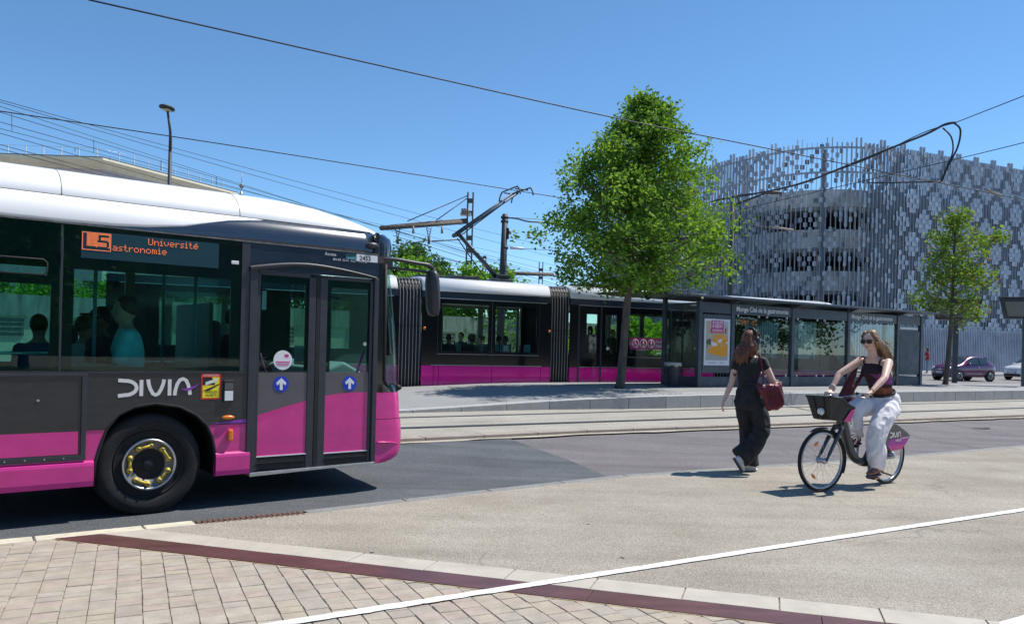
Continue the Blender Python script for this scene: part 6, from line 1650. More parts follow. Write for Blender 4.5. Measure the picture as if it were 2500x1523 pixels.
# railway catenary, many thin lines
RW = 'railway wires behind the bus'
for k, (a_, b_, gcol) in enumerate((((-40, 233), (760, 446), 0), ((-40, 238), (900, 500), 0), ((-40, 247), (960, 560), 1), ((-40, 262), (700, 480), 0), ((-40, 287), (900, 540), 0), ((-40, 304), (820, 515), 1), ((-40, 314), (960, 590), 0), ((-40, 343), (900, 580), 0), ((-40, 353), (900, 590), 0),
        ((960, 560), (1400, 690), 0), ((960, 575), (1400, 700), 0), ((960, 590), (1400, 712), 0), ((960, 605), (1400, 720), 0), ((960, 628), (1400, 716), 0))):
    far_ = k >= 9
    if not far_: b_ = (1420, a_[1] + (b_[1] - a_[1]) * 1460.0 / (b_[0] - a_[0]))
    wire([(a_[0], a_[1], 70 if far_ else 42), (b_[0] + (120 if far_ else 0), b_[1] + (36 if far_ else 0), 130 if far_ else 105)], 0.026 if far_ else 0.017, ('thin far railway wire behind the pantograph' if far_ else 'green sheathed railway wire in the sky over the bus' if gcol else 'thin dark railway wire in the sky over the bus'),
         'wire_green' if gcol else 'wire', 0.25, ('far railway wires' if far_ else 'green railway wires' if gcol else RW), 'railway_wire')
for k, (px, y0, y1) in enumerate(((29, 278, 320), (229, 341, 374), (393, 391, 417), (528, 430, 452), (183, 362, 371), (268, 385, 392))):
    wire([(px, y0, 48), (px, y1, 48)], 0.016, 'short dropper wire between two railway wires', 'wire', 0, 'railway droppers', 'dropper_wire')

# ================================================================== CARS
mat('car_purple', (0.115, 0.012, 0.080), 0.25, coat=1.0, metal=0.2); mat('car_white', (0.72, 0.73, 0.74), 0.25, coat=1.0); mat('car_glass', (0.03, 0.05, 0.055), 0.05, coat=0.5); mat('plate_white', (0.75, 0.76, 0.78), 0.4); mat('headlight', (0.65, 0.68, 0.70), 0.1, coat=1.0)
def car(name, loc, rz, label, paint, L_, plate):
    """origin on the ground under the middle, nose along +x"""
    c = tag(empty(name, loc, rz), label, 'car')
    k = L_ / 3.55
    S = [  # x, half width, bottom, belt, top, top half width
        (1.76, 0.50, 0.34, 0.52, 0.60, 0.42), (1.72, 0.66, 0.24, 0.66, 0.74, 0.56), (1.60, 0.75, 0.20, 0.76, 0.86, 0.62), (1.35, 0.80, 0.20, 0.84, 0.95, 0.64), (1.05, 0.815, 0.22, 0.88, 1.0, 0.62),
        (0.80, 0.815, 0.22, 0.90, 1.06, 0.62), (0.45, 0.815, 0.22, 0.92, 1.30, 0.57), (0.15, 0.815, 0.22, 0.93, 1.43, 0.55), (-0.25, 0.815, 0.22, 0.94, 1.49, 0.55), (-0.70, 0.815, 0.22, 0.96, 1.48, 0.54), (-1.10, 0.81, 0.22, 0.97, 1.41, 0.52), (-1.42, 0.79, 0.24, 0.97, 1.22, 0.52), (-1.66, 0.74, 0.26, 0.90, 1.0, 0.54), (-1.75, 0.62, 0.34, 0.74, 0.80, 0.48)]
    rows_ = []
    for x, hw, zb, bl, tp_, tw in S:
        half = [(0.0, zb), (hw * 0.86, zb), (hw * 0.97, zb + 0.10), (hw, zb + 0.5 * (bl - zb)), (hw * 0.985, bl - 0.05), (hw * 0.94, bl), (tw * 1.05 if tp_ - bl > 0.2 else tw * 1.12, tp_ - 0.06), (tw * 0.82, tp_ - 0.012), (0.0, tp_ + 0.012)]
        ringp = [(y, z) for y, z in half] + [(-y, z) for y, z in reversed(half[1:-1])]
        rows_.append([Vector((x * k, y, z)) for y, z in ringp])
    mb = MB().grid(rows_, True, True, True)
    n_ = len(rows_[0]); b0 = len(mb.v) - n_ * len(rows_)
    mb.f += [tuple(b0 + i for i in range(n_)), tuple(b0 + n_ * (len(rows_) - 1) + i for i in range(n_ - 1, -1, -1))]; mb.sm += [True, True]
    mb.build('body', paint, c, sub=1)
    def gl(pts, nm='side_window'):
        MB().add(pts, [tuple(range(len(pts)))]).build(nm, 'car_glass', c, solid=0.01)
    for sd in (-1, 1):
        gl([Vector((x * k, sd * y, z)) for x, y, z in ((0.62, 0.80, 0.97), (-0.38, 0.79, 1.0), (-0.30, 0.62, 1.39), (0.18, 0.63, 1.36))][::sd])
        gl([Vector((x * k, sd * y, z)) for x, y, z in ((-0.44, 0.79, 1.0), (-1.10, 0.77, 1.03), (-0.95, 0.62, 1.34), (-0.37, 0.62, 1.39))][::sd])
        MB().ellipsoid((0.52 * k, sd * 0.90, 1.0), (0.08, 0.11, 0.075)).build('wing_mirror', paint, c)
        hl = MB().ellipsoid((1.63 * k, sd * 0.56, 0.72), (0.10, 0.115, 0.105)).build('headlight', 'headlight', c)
        MB().ellipsoid((-1.66 * k, sd * 0.60, 0.78), (0.07, 0.07, 0.14)).build('tail_light', 'sign_red', c)
        MB().box(-0.34 * k, -0.18 * k, sd * 0.83 - 0.012, sd * 0.83 + 0.012, 0.80, 0.83).build('door_handle', 'chrome', c)
        MB().box(0.70 * k, -0.55 * k, sd * 0.812 - 0.02, sd * 0.812 + 0.02, 0.44, 0.458).build('side_trim', 'chrome', c)
        for x in (1.13, -1.17):
            w = empty('wheel', (x * k, sd * 0.73, 0.30)); w.parent = c
            s = sd
            MB().lathe([(0.20, -0.07), (0.28, -0.09), (0.30, -0.06), (0.30, 0.06), (0.28, 0.09), (0.20, 0.09)], 28, 'y').build('tyre', 'tyre', w)
            MB().lathe([(0.20, 0.0), (0.185, s * 0.085), (0.19, s * 0.095), (0.0, s * 0.06)] if s > 0 else [(0.0, -0.06), (0.19, -0.095), (0.185, -0.085), (0.20, 0.0)], 24, 'y').build('rim', 'trim_silver', w)
            sp = MB()
            for j in range(8):
                a = 2 * PI * j / 8; sp.box(0.05, 0.19, -0.012, 0.012, -0.008, 0.008, Matrix.Translation((0, s * 0.095, 0)) @ Matrix.Rotation(a, 4, 'Y'))
            sp.build('spokes', 'chrome', w)
            MB().lathe([(0.34, 0.0), (0.34, s * 0.01)], 28, 'y', (x * k, sd * 0.80, 0.31)).build('wheel_arch', 'rubber', c)
    gl([Vector((x * k, y, z)) for x, y, z in ((0.80, -0.60, 1.075), (0.80, 0.60, 1.075), (0.32, 0.50, 1.405), (0.32, -0.50, 1.405))], 'windscreen')
    gl([Vector((x * k, y, z)) for x, y, z in ((-1.47, 0.5, 1.14), (-1.47, -0.5, 1.14), (-1.16, -0.45, 1.39), (-1.16, 0.45, 1.39))], 'rear_window')
    MB().box(1.70 * k, 1.80 * k, -0.52, 0.52, 0.26, 0.40).build('grille', 'rubber', c, bevel=0.02)
    MB().box(1.735 * k, 1.80 * k, -0.30, 0.30, 0.655, 0.672).build('chrome_bar', 'chrome', c)
    MB().ellipsoid((1.765 * k, 0, 0.665), (0.03, 0.07, 0.06)).build('nose_badge', 'chrome', c)
    pl = MB().box(1.775 * k, 1.812 * k, -0.26, 0.26, 0.44, 0.55).build('number_plate', 'plate_white', c)
    MB().box(1.776 * k, 1.815 * k, 0.225, 0.262, 0.439, 0.551).box(1.776 * k, 1.815 * k, -0.262, -0.225, 0.439, 0.551).build('plate_band', 'sign_blue', pl)
    t_ = text_mb(plate, 0.105, 0.92, depth=0.001, align='CENTER')
    t_.xform(Matrix.Translation((1.8155 * k, 0, 0.455)) @ Matrix.Rotation(R(90), 4, 'Z') @ UPRIGHT).build('plate_number', 'ink', pl)
    return c
def head(dx, dy): return math.atan2(dy, dx)
car('hatchback_car', (26.55, 46.95, 0.13), head(-0.95, -0.31), 'small rounded purple hatchback parked in the street behind the smaller tree', 'car_purple', 3.55, 'EX-680-NJ')
car('hatchback_car', (33.45, 51.2, 0.15), head(-0.93, -0.36), 'white hatchback in the street with its nose showing past the display post', 'car_white', 3.9, 'FV-214-K')
# ---- distant walker
mat('check_red', (0.30, 0.012, 0.018), 0.8, nscale=14, namt=0.8, ramp=(0.45, 0.55)); mat('jeans', (0.16, 0.24, 0.36), 0.85)
pw = passenger((at_depth(2264, 900, 54).x, 54.0, 0.36), R(150), 'distant walker in a red checked shirt and pale jeans beside the purple car', 'check_red', 'skin_a', 'hair_brown', 'long', True)
for c_ in pw.children:
    if c_.name.startswith('trousers'): c_.data.materials.clear(); c_.data.materials.append(MATS['jeans'])
MB().ellipsoid((0.02, -0.26, 0.92), (0.12, 0.07, 0.16)).build('shoulder_bag', 'rubber', pw)
# ================================================================== ACROSS THE ROAD, BEHIND THE VIEWER (seen mirrored in glass and paint)
mat('brick_orange', (0.30, 0.085, 0.030), 0.85, nscale=3, namt=0.2); mat('stone_dark', (0.16, 0.15, 0.135), 0.85, nscale=2, namt=0.2)
ob = tag(empty('orange_building', (6, -46, 0)), 'orange brown block mirrored in the side of the tram', 'building')
MB().box(-16, 16, -8, 0, 0, 11).build('wall', 'brick_orange', ob)
MB().box(-16.4, 16.4, -8.4, 0.4, 11, 11.6).build('roof', 'stone_dark', ob)
for k in range(9):
    for fl in range(3): MB().box(-14.5 + 3.4 * k, -12.9 + 3.4 * k, 0.0, 0.05, 1.6 + 3.3 * fl, 3.6 + 3.3 * fl).build('window', 'pane_dark', ob)
ob = tag(empty('stone_building', (44, -30, 0), R(55)), 'dark stone block mirrored in the side of the bus', 'building')
MB().box(-22, 22, -8, 0, 0, 9).build('wall', 'stone_dark', ob)
MB().box(-22.4, 22.4, -8.4, 0.4, 9, 9.8).build('roof', 'roof_tile', ob)
for k in range(12):
    for fl in range(2): MB().box(-20.5 + 3.5 * k, -19 + 3.5 * k, 0.0, 0.05, 1.6 + 3.6 * fl, 3.8 + 3.6 * fl).build('window', 'pane_dark', ob)
for k, (x, y, r_, h_) in enumerate(((-16, -20, 4.2, 9), (-4, -24, 4.4, 8.5), (9, -22, 4.0, 9), (20, -17, 4.2, 8.5), (31, -9, 4.2, 9), (-28, -14, 4.2, 9), (41, 1, 4.2, 8.5), (40, 15.5, 4.0, 8.5), (50, 9, 4.4, 9), (52, 22, 4.4, 9), (64, 15, 4.6, 9.5), (36, 8, 3.6, 8))):
    tree('park_tree', (x, y, 0.0), 'broad park tree across the road mirrored in the shelter glass and paintwork', [(2.0, r_ * 0.6, 0), (3.2, r_, 0), (5.2, r_ * 0.95, 0), (7.2, r_ * 0.6, 0), (h_, 0.5, 0)], [(0, 0.22, 0), (3, 0.16, 0), (h_ - 1, 0.03, 0)], 330, 22, 0.34, 'leaf_dark', random.Random(40 + k), 10, sigma=0.45, group='park trees across the road')
# ================================================================== PEOPLE IN FRONT
mat('skin_fair', (0.70, 0.45, 0.345), 0.48, nscale=9, namt=0.05, sheen=0.1)
mat('hair_auburn', (0.135, 0.046, 0.019), 0.42, nscale=60, namt=0.55, stretch=(1, 1, 0.06), bump=0.6, bscale=70)
mat('hair_blond', (0.21, 0.122, 0.060), 0.42, nscale=60, namt=0.45, stretch=(1, 1, 0.08), bump=0.6, bscale=70)
mat('tee_black', (0.013, 0.013, 0.015), 0.85, sheen=0.2, nscale=8, namt=0.2, bump=0.15, bscale=30)
mat('denim_black', (0.020, 0.021, 0.024), 0.85, nscale=7, namt=0.45, bump=0.3, bscale=60)
mat('linen_white', (0.82, 0.79, 0.80), 0.85, nscale=6, namt=0.05, bump=0.25, bscale=22)
mat('leather_red', (0.125, 0.010, 0.022), 0.36, nscale=8, namt=0.3, bump=0.25, bscale=22)
mat('suede_red', (0.090, 0.014, 0.024), 0.7, nscale=40, namt=0.35, bump=0.2, bscale=60)
mat('shoe_white', (0.72, 0.72, 0.76), 0.6); mat('sole_dark', (0.10, 0.08, 0.09), 0.8)
mat('shoe_brown', (0.22, 0.11, 0.075), 0.7, nscale=25, namt=0.5); mat('phones', (0.012, 0.013, 0.016), 0.35)
mat('lips', (0.50, 0.16, 0.15), 0.4); mat('tortoise', (0.075, 0.022, 0.010), 0.2, coat=1.0); mat('lens_dark', (0.010, 0.012, 0.012), 0.25, spec=0.4); mat('gold', (0.75, 0.52, 0.18), 0.25, metal=1.0)
mat('bangle', (0.66, 0.55, 0.45), 0.4); mat('tattoo', (0.02, 0.02, 0.025), 0.7)
mat('top_print', (0.030, 0.012, 0.018), 0.8, nscale=9, namt=0.3); mat('print_mauve', (0.22, 0.045, 0.20), 0.8, nscale=16, namt=0.6, stretch=(1, 1, 3)); mat('print_rust', (0.20, 0.055, 0.03), 0.8, nscale=14, namt=0.5)
X3 = Vector((1, 0, 0)); Y3 = Vector((0, 1, 0)); Z3 = Vector((0, 0, 1))
def hand(mb, wrist, d, thumb, curl=0.35, grip=None, s=1.0):
    """palm and five fingers; d points along the fingers, thumb to the thumb's side"""
    d = Vector(d).normalized(); th = Vector(thumb); th = (th - d * th.dot(d)).normalized(); nrm = d.cross(th)
    if grip is not None and nrm.dot(Vector(grip)) < 0: nrm = -nrm
    w = Vector(wrist)
    M_ = Matrix((d, th, nrm)).transposed()
    mb.ellipsoid(w + d * 0.045 * s, (0.052 * s, 0.040 * s, 0.017 * s), M_, 12, 8)
    for k, (off, ln) in enumerate(((0.029, 0.072), (0.010, 0.080), (-0.010, 0.075), (-0.028, 0.058))):
        p = w + d * 0.085 * s + th * off * s; pts = [w + d * 0.05 * s + th * off * 0.8 * s, p]; dd = d.copy(); q = p
        for j, f in enumerate((0.45, 0.30, 0.25)):
            a = curl * (1.0 if j == 0 else 1.25) * (1 + 0.12 * k); dd = (dd * math.cos(a) + nrm * math.sin(a)).normalized(); nrm2 = nrm
            q = q + dd * ln * f * s; pts.append(q)
            nn = th.cross(dd) if th.cross(dd).dot(nrm) > 0 else -th.cross(dd)
            nrm = nn.normalized()
        nrm = d.cross(th)
        if grip is not None and nrm.dot(Vector(grip)) < 0: nrm = -nrm
        limb(mb, pts, [0.0105 * s, 0.010 * s, 0.009 * s, 0.0085 * s, 0.007 * s], 8)
    t0 = w + d * 0.025 * s + th * 0.028 * s
    limb(mb, [t0, t0 + (d * 0.6 + th * 0.75 + nrm * 0.2).normalized() * 0.035 * s, t0 + (d * 0.85 + th * 0.6 + nrm * 0.5).normalized() * 0.062 * s], [0.0125 * s, 0.011 * s, 0.008 * s], 8)
def head_shape(mb, c, fw, up, rt, s=1.0):
    """skull, jaw, nose, brow, ears round centre c"""
    M_ = Matrix((fw, rt, up)).transposed()
    def P(a, b, e): return c + (fw * a + rt * b + up * e) * s
    mb.ellipsoid(P(-0.010, 0, 0.022), (0.096 * s, 0.074 * s, 0.098 * s), M_, 20, 14)
    mb.ellipsoid(P(0.030, 0, -0.035), (0.056 * s, 0.056 * s, 0.075 * s), M_, 16, 12)
    mb.ellipsoid(P(0.060, 0, -0.088), (0.026 * s, 0.028 * s, 0.022 * s), M_, 12, 8)
    for sd in (-1, 1):
        mb.ellipsoid(P(0.050, sd * 0.034, -0.030), (0.034 * s, 0.026 * s, 0.030 * s), M_, 12, 8)
        mb.ellipsoid(P(-0.005, sd * 0.077, -0.012), (0.020 * s, 0.010 * s, 0.031 * s), M_, 12, 8)
        limb(mb, [P(0.070, sd * 0.012, 0.026), P(0.064, sd * 0.042, 0.024)], [0.014 * s, 0.012 * s], 8)
    limb(mb, [P(0.082, 0, 0.012), P(0.100, 0, -0.022)], [0.010 * s, 0.0135 * s], 8)
    mb.ellipsoid(P(0.094, 0, -0.026), (0.014 * s, 0.018 * s, 0.011 * s), M_, 10, 8)
    mb.ellipsoid(P(0.080, 0, -0.058), (0.012 * s, 0.022 * s, 0.010 * s), M_, 10, 8)
    return P, M_
def shoe(mb_up, mb_so, heel, toe, up, w=0.047, chunky=0.03):
    heel = Vector(heel); toe = Vector(toe); d = (toe - heel).normalized(); up = Vector(up); up = (up - d * up.dot(d)).normalized(); rt = d.cross(up)
    L_ = (toe - heel).length
    rings(mb_so, [(heel + d * (t * L_), w * k, chunky * 0.5, rt, up) for t, k in ((-0.03, 0.4), (0.0, 0.75), (0.12, 0.88), (0.4, 0.86), (0.7, 1.05), (0.9, 0.88), (1.0, 0.5), (1.02, 0.2))], 14)
    b = up * chunky * 0.45
    rings(mb_up, [(heel + b + d * (t * L_) + up * h, w * k, h2, rt, up) for t, k, h, h2 in ((0.0, 0.55, 0.03, 0.03), (0.06, 0.82, 0.04, 0.045), (0.25, 0.85, 0.045, 0.05), (0.45, 0.85, 0.036, 0.04), (0.65, 0.95, 0.026, 0.030), (0.85, 0.86, 0.018, 0.022), (0.98, 0.45, 0.012, 0.013))], 14)

# ---------------------------------------------------------------- woman walking, seen from behind
W0 = Vector((2.89, 10.11, 0.0))
wm = tag(empty('person', W0), 'woman with long auburn hair and black clothes walking away with headphones on', 'person')
V = lambda x, y, z: Vector((x, y, z))
tR = V(0.90, -0.43, 0); tF = V(0.43, 0.90, 0)                # chest: right and forward
hR = V(0.80, -0.60, 0); hF = V(0.60, 0.80, 0)                # hips
hdF = V(0.86, 0.50, 0.05).normalized(); hdR = V(0.50, -0.86, 0).normalized()
pel, wai, che, shl = V(0.125, 0, 0.93), V(0.11, 0, 1.115), V(0.122, 0.02, 1.31), V(0.132, 0.025, 1.425)
Rs, Ls = V(0.275, -0.055, 1.405), V(-0.015, 0.085, 1.395)
Re, Rw = V(0.385, -0.115, 1.165), V(0.455, 0.06, 1.10)
Le, Lw = V(-0.085, 0.055, 1.115), V(-0.178, 0.03, 0.905)
HC = V(0.145, 0.055, 1.665)
RK, RA = V(0.275, -0.085, 0.53), V(0.00, -0.13, 0.225)
LK, LA = V(0.145, 0.085, 0.50), V(0.155, 0.085, 0.11)
b = MB()
rings(b, [(pel - V(0, 0, 0.10), 0.13, 0.09, hR, hF), (pel, 0.165, 0.11, hR, hF), (wai, 0.115, 0.085, tR, tF), (che, 0.145, 0.10, tR, tF), (shl, 0.14, 0.075, tR, tF), (V(0.14, 0.03, 1.475), 0.065, 0.06, tR, tF)], 18)
limb(b, [V(0.14, 0.03, 1.45), V(0.145, 0.045, 1.60)], [0.052, 0.050])
head_shape(b, HC, hdF, Z3, hdR, 1.02)
for (s_, e_, w_) in ((Rs, Re, Rw), (Ls, Le, Lw)):
    limb(b, [s_, s_.lerp(e_, 0.5), e_], [0.050, 0.046, 0.038]); limb(b, [e_, e_.lerp(w_, 0.35), w_], [0.037, 0.037, 0.024])
hand(b, Lw, V(-0.055, -0.03, -0.13), V(0.35, 0.9, 0), 0.30, grip=(1, 0.2, 0)); hand(b, Rw, V(0.10, 0.10, 0.02), V(0, 0, 1), 0.6)
for (h0, k_, a_) in ((V(0.20, -0.05, 0.88), RK, RA), (V(0.06, 0.06, 0.88), LK, LA)):
    limb(b, [h0, h0.lerp(k_, 0.5), k_], [0.085, 0.075, 0.055]); limb(b, [k_, k_.lerp(a_, 0.35), a_], [0.052, 0.055, 0.036])
limb(b, [RA, V(0.03, -0.12, 0.05)], [0.036, 0.03]); limb(b, [LA, V(0.22, 0.10, 0.045)], [0.036, 0.03])
blob('body', b, 'skin_fair', wm, 0.0085, 4)
# t-shirt
c = MB()
rings(c, [(wai - V(0, 0, 0.04), 0.128, 0.098, tR, tF), (wai + V(0, 0, 0.02), 0.124, 0.096, tR, tF), (wai.lerp(che, 0.5), 0.142, 0.108, tR, tF), (che, 0.158, 0.115, tR, tF), (che + V(0, 0, 0.07), 0.162, 0.106, tR, tF), (shl + V(0, 0, 0.008), 0.15, 0.084, tR, tF), (V(0.138, 0.028, 1.46), 0.085, 0.072, tR, tF)], 22)
for (s_, e_) in ((Rs, Re), (Ls, Le)): limb(c, [s_ + (shl - s_) * 0.2, s_, s_.lerp(e_, 0.30)], [0.060, 0.066, 0.060], 14)
blob('t_shirt', c, 'tee_black', wm, 0.011, 4, disp=(0.006, 10), ridge=True)
# wide trousers
c = MB()
rings(c, [(wai - V(0, 0, 0.005), 0.120, 0.096, hR, hF), (wai - V(0, 0, 0.05), 0.138, 0.108, hR, hF), (pel + V(0, 0, 0.02), 0.178, 0.135, hR, hF), (pel - V(0, 0, 0.06), 0.185, 0.142, hR, hF), (pel - V(0, 0, 0.14), 0.165, 0.13, hR, hF)], 22)
def leg(mb, pts, rr):
    rings(mb, [(p, r * kx, r, ax, ay) for (p, ax, ay), (r, kx) in zip(pts, rr)], 18)
sd_ = V(0.30, -0.95, 0); 
leg(c, [(V(0.205, -0.05, 0.88), X3, Y3), (V(0.245, -0.07, 0.74), X3, Y3), (V(0.275, -0.085, 0.60), X3, Y3), (V(0.268, -0.095, 0.50), V(0.8, 0, 0.5), sd_), (V(0.185, -0.11, 0.38), V(0.6, 0, -0.8), sd_), (V(0.085, -0.125, 0.28), V(0.6, 0, -0.78), sd_), (V(-0.005, -0.13, 0.195), V(0.62, 0, -0.78), sd_)], [(0.105, 1.0), (0.108, 1.0), (0.104, 1.0), (0.104, 1.05), (0.104, 1.08), (0.112, 1.12), (0.118, 1.15)])
leg(c, [(V(0.065, 0.055, 0.90), X3, Y3), (V(0.10, 0.07, 0.74), X3, Y3), (V(0.135, 0.085, 0.55), X3, Y3), (V(0.155, 0.088, 0.38), X3, Y3), (V(0.168, 0.09, 0.20), X3, Y3), (V(0.172, 0.09, 0.075), X3, Y3)], [(0.108, 1.05), (0.108, 1.02), (0.102, 1.02), (0.102, 1.05), (0.108, 1.05), (0.114, 1.06)])
c.ellipsoid(V(0.262, -0.092, 0.53), (0.105, 0.105, 0.12)); c.ellipsoid(V(0.20, -0.105, 0.42), (0.105, 0.10, 0.11))
tr = blob('trousers', c, 'denim_black', wm, 0.011, 3, disp=(0.013, 8), disp2=(0.005, 18), ridge=True)
MB().tube([wai + hR * (0.124 * math.cos(a)) + hF * (0.10 * math.sin(a)) + V(0, 0, 0.006) for a in [2 * PI * k / 30 for k in range(31)]], 0.017, 8, flat=0.3, up=(0, 0, 1)).build('waistband', 'denim_black', tr)
for px_ in ((0.04, -0.115), (0.20, -0.165)):
    M_ = Matrix.Translation((px_[0], px_[1] - 0.0, 0.93)) @ Matrix.Rotation(R(-30), 4, 'Z')
u_, s_ = MB(), MB()
shoe(u_, s_, V(-0.085, -0.125, 0.185), V(0.030, -0.115, 0.012), V(0.8, -0.2, 0.6)); shoe(u_, s_, V(0.065, 0.055, 0.018), V(0.285, 0.125, 0.018), Z3)
ub, sb = MB(), MB()
up1, so1, up2, so2 = MB(), MB(), MB(), MB()
shoe(up1, so1, V(-0.085, -0.125, 0.185), V(0.030, -0.115, 0.012), V(0.8, -0.2, 0.6)); shoe(up2, so2, V(0.055, 0.055, 0.017), V(0.285, 0.125, 0.017), Z3)
for u_, s_ in ((up1, so1), (up2, so2)):
    o = u_.build('sneaker', 'shoe_white', wm, sub=1); s_.build('sole', 'sole_dark' if u_ is up1 else 'shoe_white', o, sub=1)
# hair: a fall of overlapping locks
g = MB()
Mh = Matrix((hdF, hdR, Z3)).transposed()
g.ellipsoid(HC + hdF * -0.022 + V(0, 0, 0.040), (0.103, 0.088, 0.100), Mh, 22, 14)
g.ellipsoid(HC + hdF * -0.05 + V(0, 0, -0.03), (0.075, 0.084, 0.10), Mh, 18, 12)
hr = random.Random(4)
for k in range(26):
    a = R(-95 + 190 * k / 25.0)
    o = HC - hdF * (0.075 * math.cos(a)) + hdR * (0.080 * math.sin(a)) + V(0, 0, hr.uniform(-0.02, 0.05))
    e = V(0.035 + 0.13 * math.sin(a) * 0.55 - 0.02 * math.cos(a) + hr.uniform(-0.03, 0.03), -0.06 - 0.03 * math.cos(a) + hr.uniform(-0.01, 0.01), 1.36 + hr.uniform(-0.02, 0.05) + (0.10 if abs(math.sin(a)) > 0.8 else 0))
    e.x -= 0.035 * max(0, -math.sin(a) + 0.4)
    m1_ = o.lerp(e, 0.4) + V(0.01, -0.028, 0.0); m2_ = o.lerp(e, 0.75) + V(-0.012 + hr.uniform(-0.012, 0.012), -0.012, 0)
    limb(g, [o, m1_, m2_, e], [0.034, 0.032, 0.026, 0.008], 8)
# locks on the right front and the fringe
for k in range(5): limb(g, [HC + hdF * (0.045 - 0.02 * k) + hdR * 0.074 + V(0, 0, 0.02), HC + hdF * (0.035 - 0.02 * k) + hdR * 0.086 + V(0, 0, -0.08), HC + hdF * (0.02 - 0.02 * k) + hdR * 0.075 + V(0, 0, -0.17 - 0.01 * k)], [0.022, 0.022, 0.008], 8)
for k in range(6): limb(g, [HC + hdF * 0.03 + hdR * (0.06 - 0.024 * k) + V(0, 0, 0.11), HC + hdF * 0.085 + hdR * (0.062 - 0.024 * k) + V(0, 0, 0.075), HC + hdF * 0.096 + hdR * (0.06 - 0.024 * k) + V(0, 0, 0.030)], [0.020, 0.018, 0.007], 8)
blob('hair', g, 'hair_auburn', wm, 0.0075, 2, disp=(0.004, 40))
# face details
Pf = lambda a, b_, e: HC + (hdF * a + hdR * b_ + Z3 * e) * 1.02
for sd in (-1, 1): MB().ellipsoid(Pf(0.082, sd * 0.032, 0.008), (0.008, 0.012, 0.006), Matrix((hdF, hdR, Z3)).transposed(), 10, 6).build('eye', 'ink', wm)
MB().ellipsoid(Pf(0.093, 0, -0.058), (0.006, 0.021, 0.007), Matrix((hdF, hdR, Z3)).transposed(), 12, 8).build('lips', 'lips', wm)
MB().prism([(0, 0), (0.022, 0.026), (0.026, 0.008), (0.012, -0.004), (0.018, -0.024), (0.004, -0.012), (-0.008, -0.022), (-0.012, -0.002), (-0.022, 0.012), (-0.014, 0.022)], -0.0015, 0.0015, 'xz', Matrix.Translation(V(-0.060, 0.012, 1.225)) @ Matrix.Rotation(R(-14), 4, 'Z')).build('butterfly_tattoo', 'tattoo', wm)
MB().tube([Lw + V(0.024 * math.cos(a), 0.026 * math.sin(a), 0.008 * math.cos(a)) for a in [2 * PI * k / 20 for k in range(21)]], 0.003, 5).build('bracelet', 'alu', wm)
# headphones
hpn = tag(empty('headphones', W0 + HC), 'black over-ear headphones worn by the auburn haired woman', 'headphones')
arc = [hdR * (0.106 * math.cos(a)) + Z3 * (0.158 * math.sin(a)) + hdF * -0.004 for a in [R(-8 + 196 * k / 20) for k in range(21)]]
MB().tube(arc, 0.012, 8, flat=1.6).build('headband', 'phones', hpn)
for sd in (-1, 1):
    MB().ellipsoid(hdR * (sd * 0.118) + V(0, 0, -0.008), (0.042, 0.024, 0.052), Mh, 18, 12).build('ear_cup', 'phones', hpn)
    MB().ellipsoid(hdR * (sd * 0.100) + V(0, 0, -0.008), (0.040, 0.018, 0.048), Mh, 16, 10).build('ear_pad', 'rubber', hpn)
# shoulder bag
bg = tag(empty('shoulder_bag', W0 + V(0.30, -0.21, 0.80)), 'burgundy leather tote hanging from the auburn haired woman\'s shoulder', 'bag')
BX = V(0.93, -0.37, 0).normalized(); BY = V(0.37, 0.93, 0).normalized()
def bagp(x, z): return V(x - 0.30, 0, z - 0.80)
g = MB()
out = [(0.315, 0.79), (0.40, 0.80), (0.47, 0.83), (0.505, 0.89), (0.50, 0.97), (0.475, 1.06), (0.455, 1.14), (0.40, 1.12), (0.33, 1.135), (0.25, 1.12), (0.18, 1.135), (0.135, 1.12), (0.17, 1.05), (0.215, 0.97), (0.255, 0.89), (0.28, 0.83)]
cx_, cz_ = 0.33, 0.97
for sc_, yy in ((0.55, -0.085), (0.86, -0.070), (1.0, -0.030)):
    pass
rows_ = []
for sc_, yy in ((0.02, -0.098), (0.5, -0.094), (0.82, -0.078), (0.96, -0.045), (1.0, 0.0), (0.96, 0.045), (0.82, 0.078), (0.5, 0.094), (0.02, 0.098)):
    rows_.append([bagp(cx_ + (x - cx_) * sc_, cz_ + (z - cz_) * sc_) + BY * yy * (0.55 if True else 1) for x, z in out])
g.grid(rows_, True, True)
bm_ = blob('bag_body', g, 'leather_red', bg, 0.009, 3, disp=(0.013, 9), disp2=(0.005, 24), ridge=True)
so = V(0.222 - 0.30, 0.10, 1.475 - 0.80)
MB().tube(catmull([bagp(0.235, 1.115) + BY * -0.03, bagp(0.228, 1.25) + BY * 0.0, V(0.215 - 0.30, 0.060, 1.40 - 0.80), V(0.212 - 0.30, 0.13, 1.488 - 0.80), V(0.225 - 0.30, 0.22, 1.48 - 0.80), V(0.26 - 0.30, 0.31, 1.35 - 0.80), bagp(0.30, 1.12) + BY * 0.05], 6), 0.019, 8, flat=0.25, up=(0.3, -1, 0)).build('strap', 'leather_red', bg)
MB().tube([bagp(0.25, 1.105) + BY * -0.055 + BX * (0.018 * math.cos(a)) + Z3 * (0.016 * math.sin(a)) for a in [2 * PI * k / 16 for k in range(17)]], 0.003, 5).build('ring', 'chrome', bg)

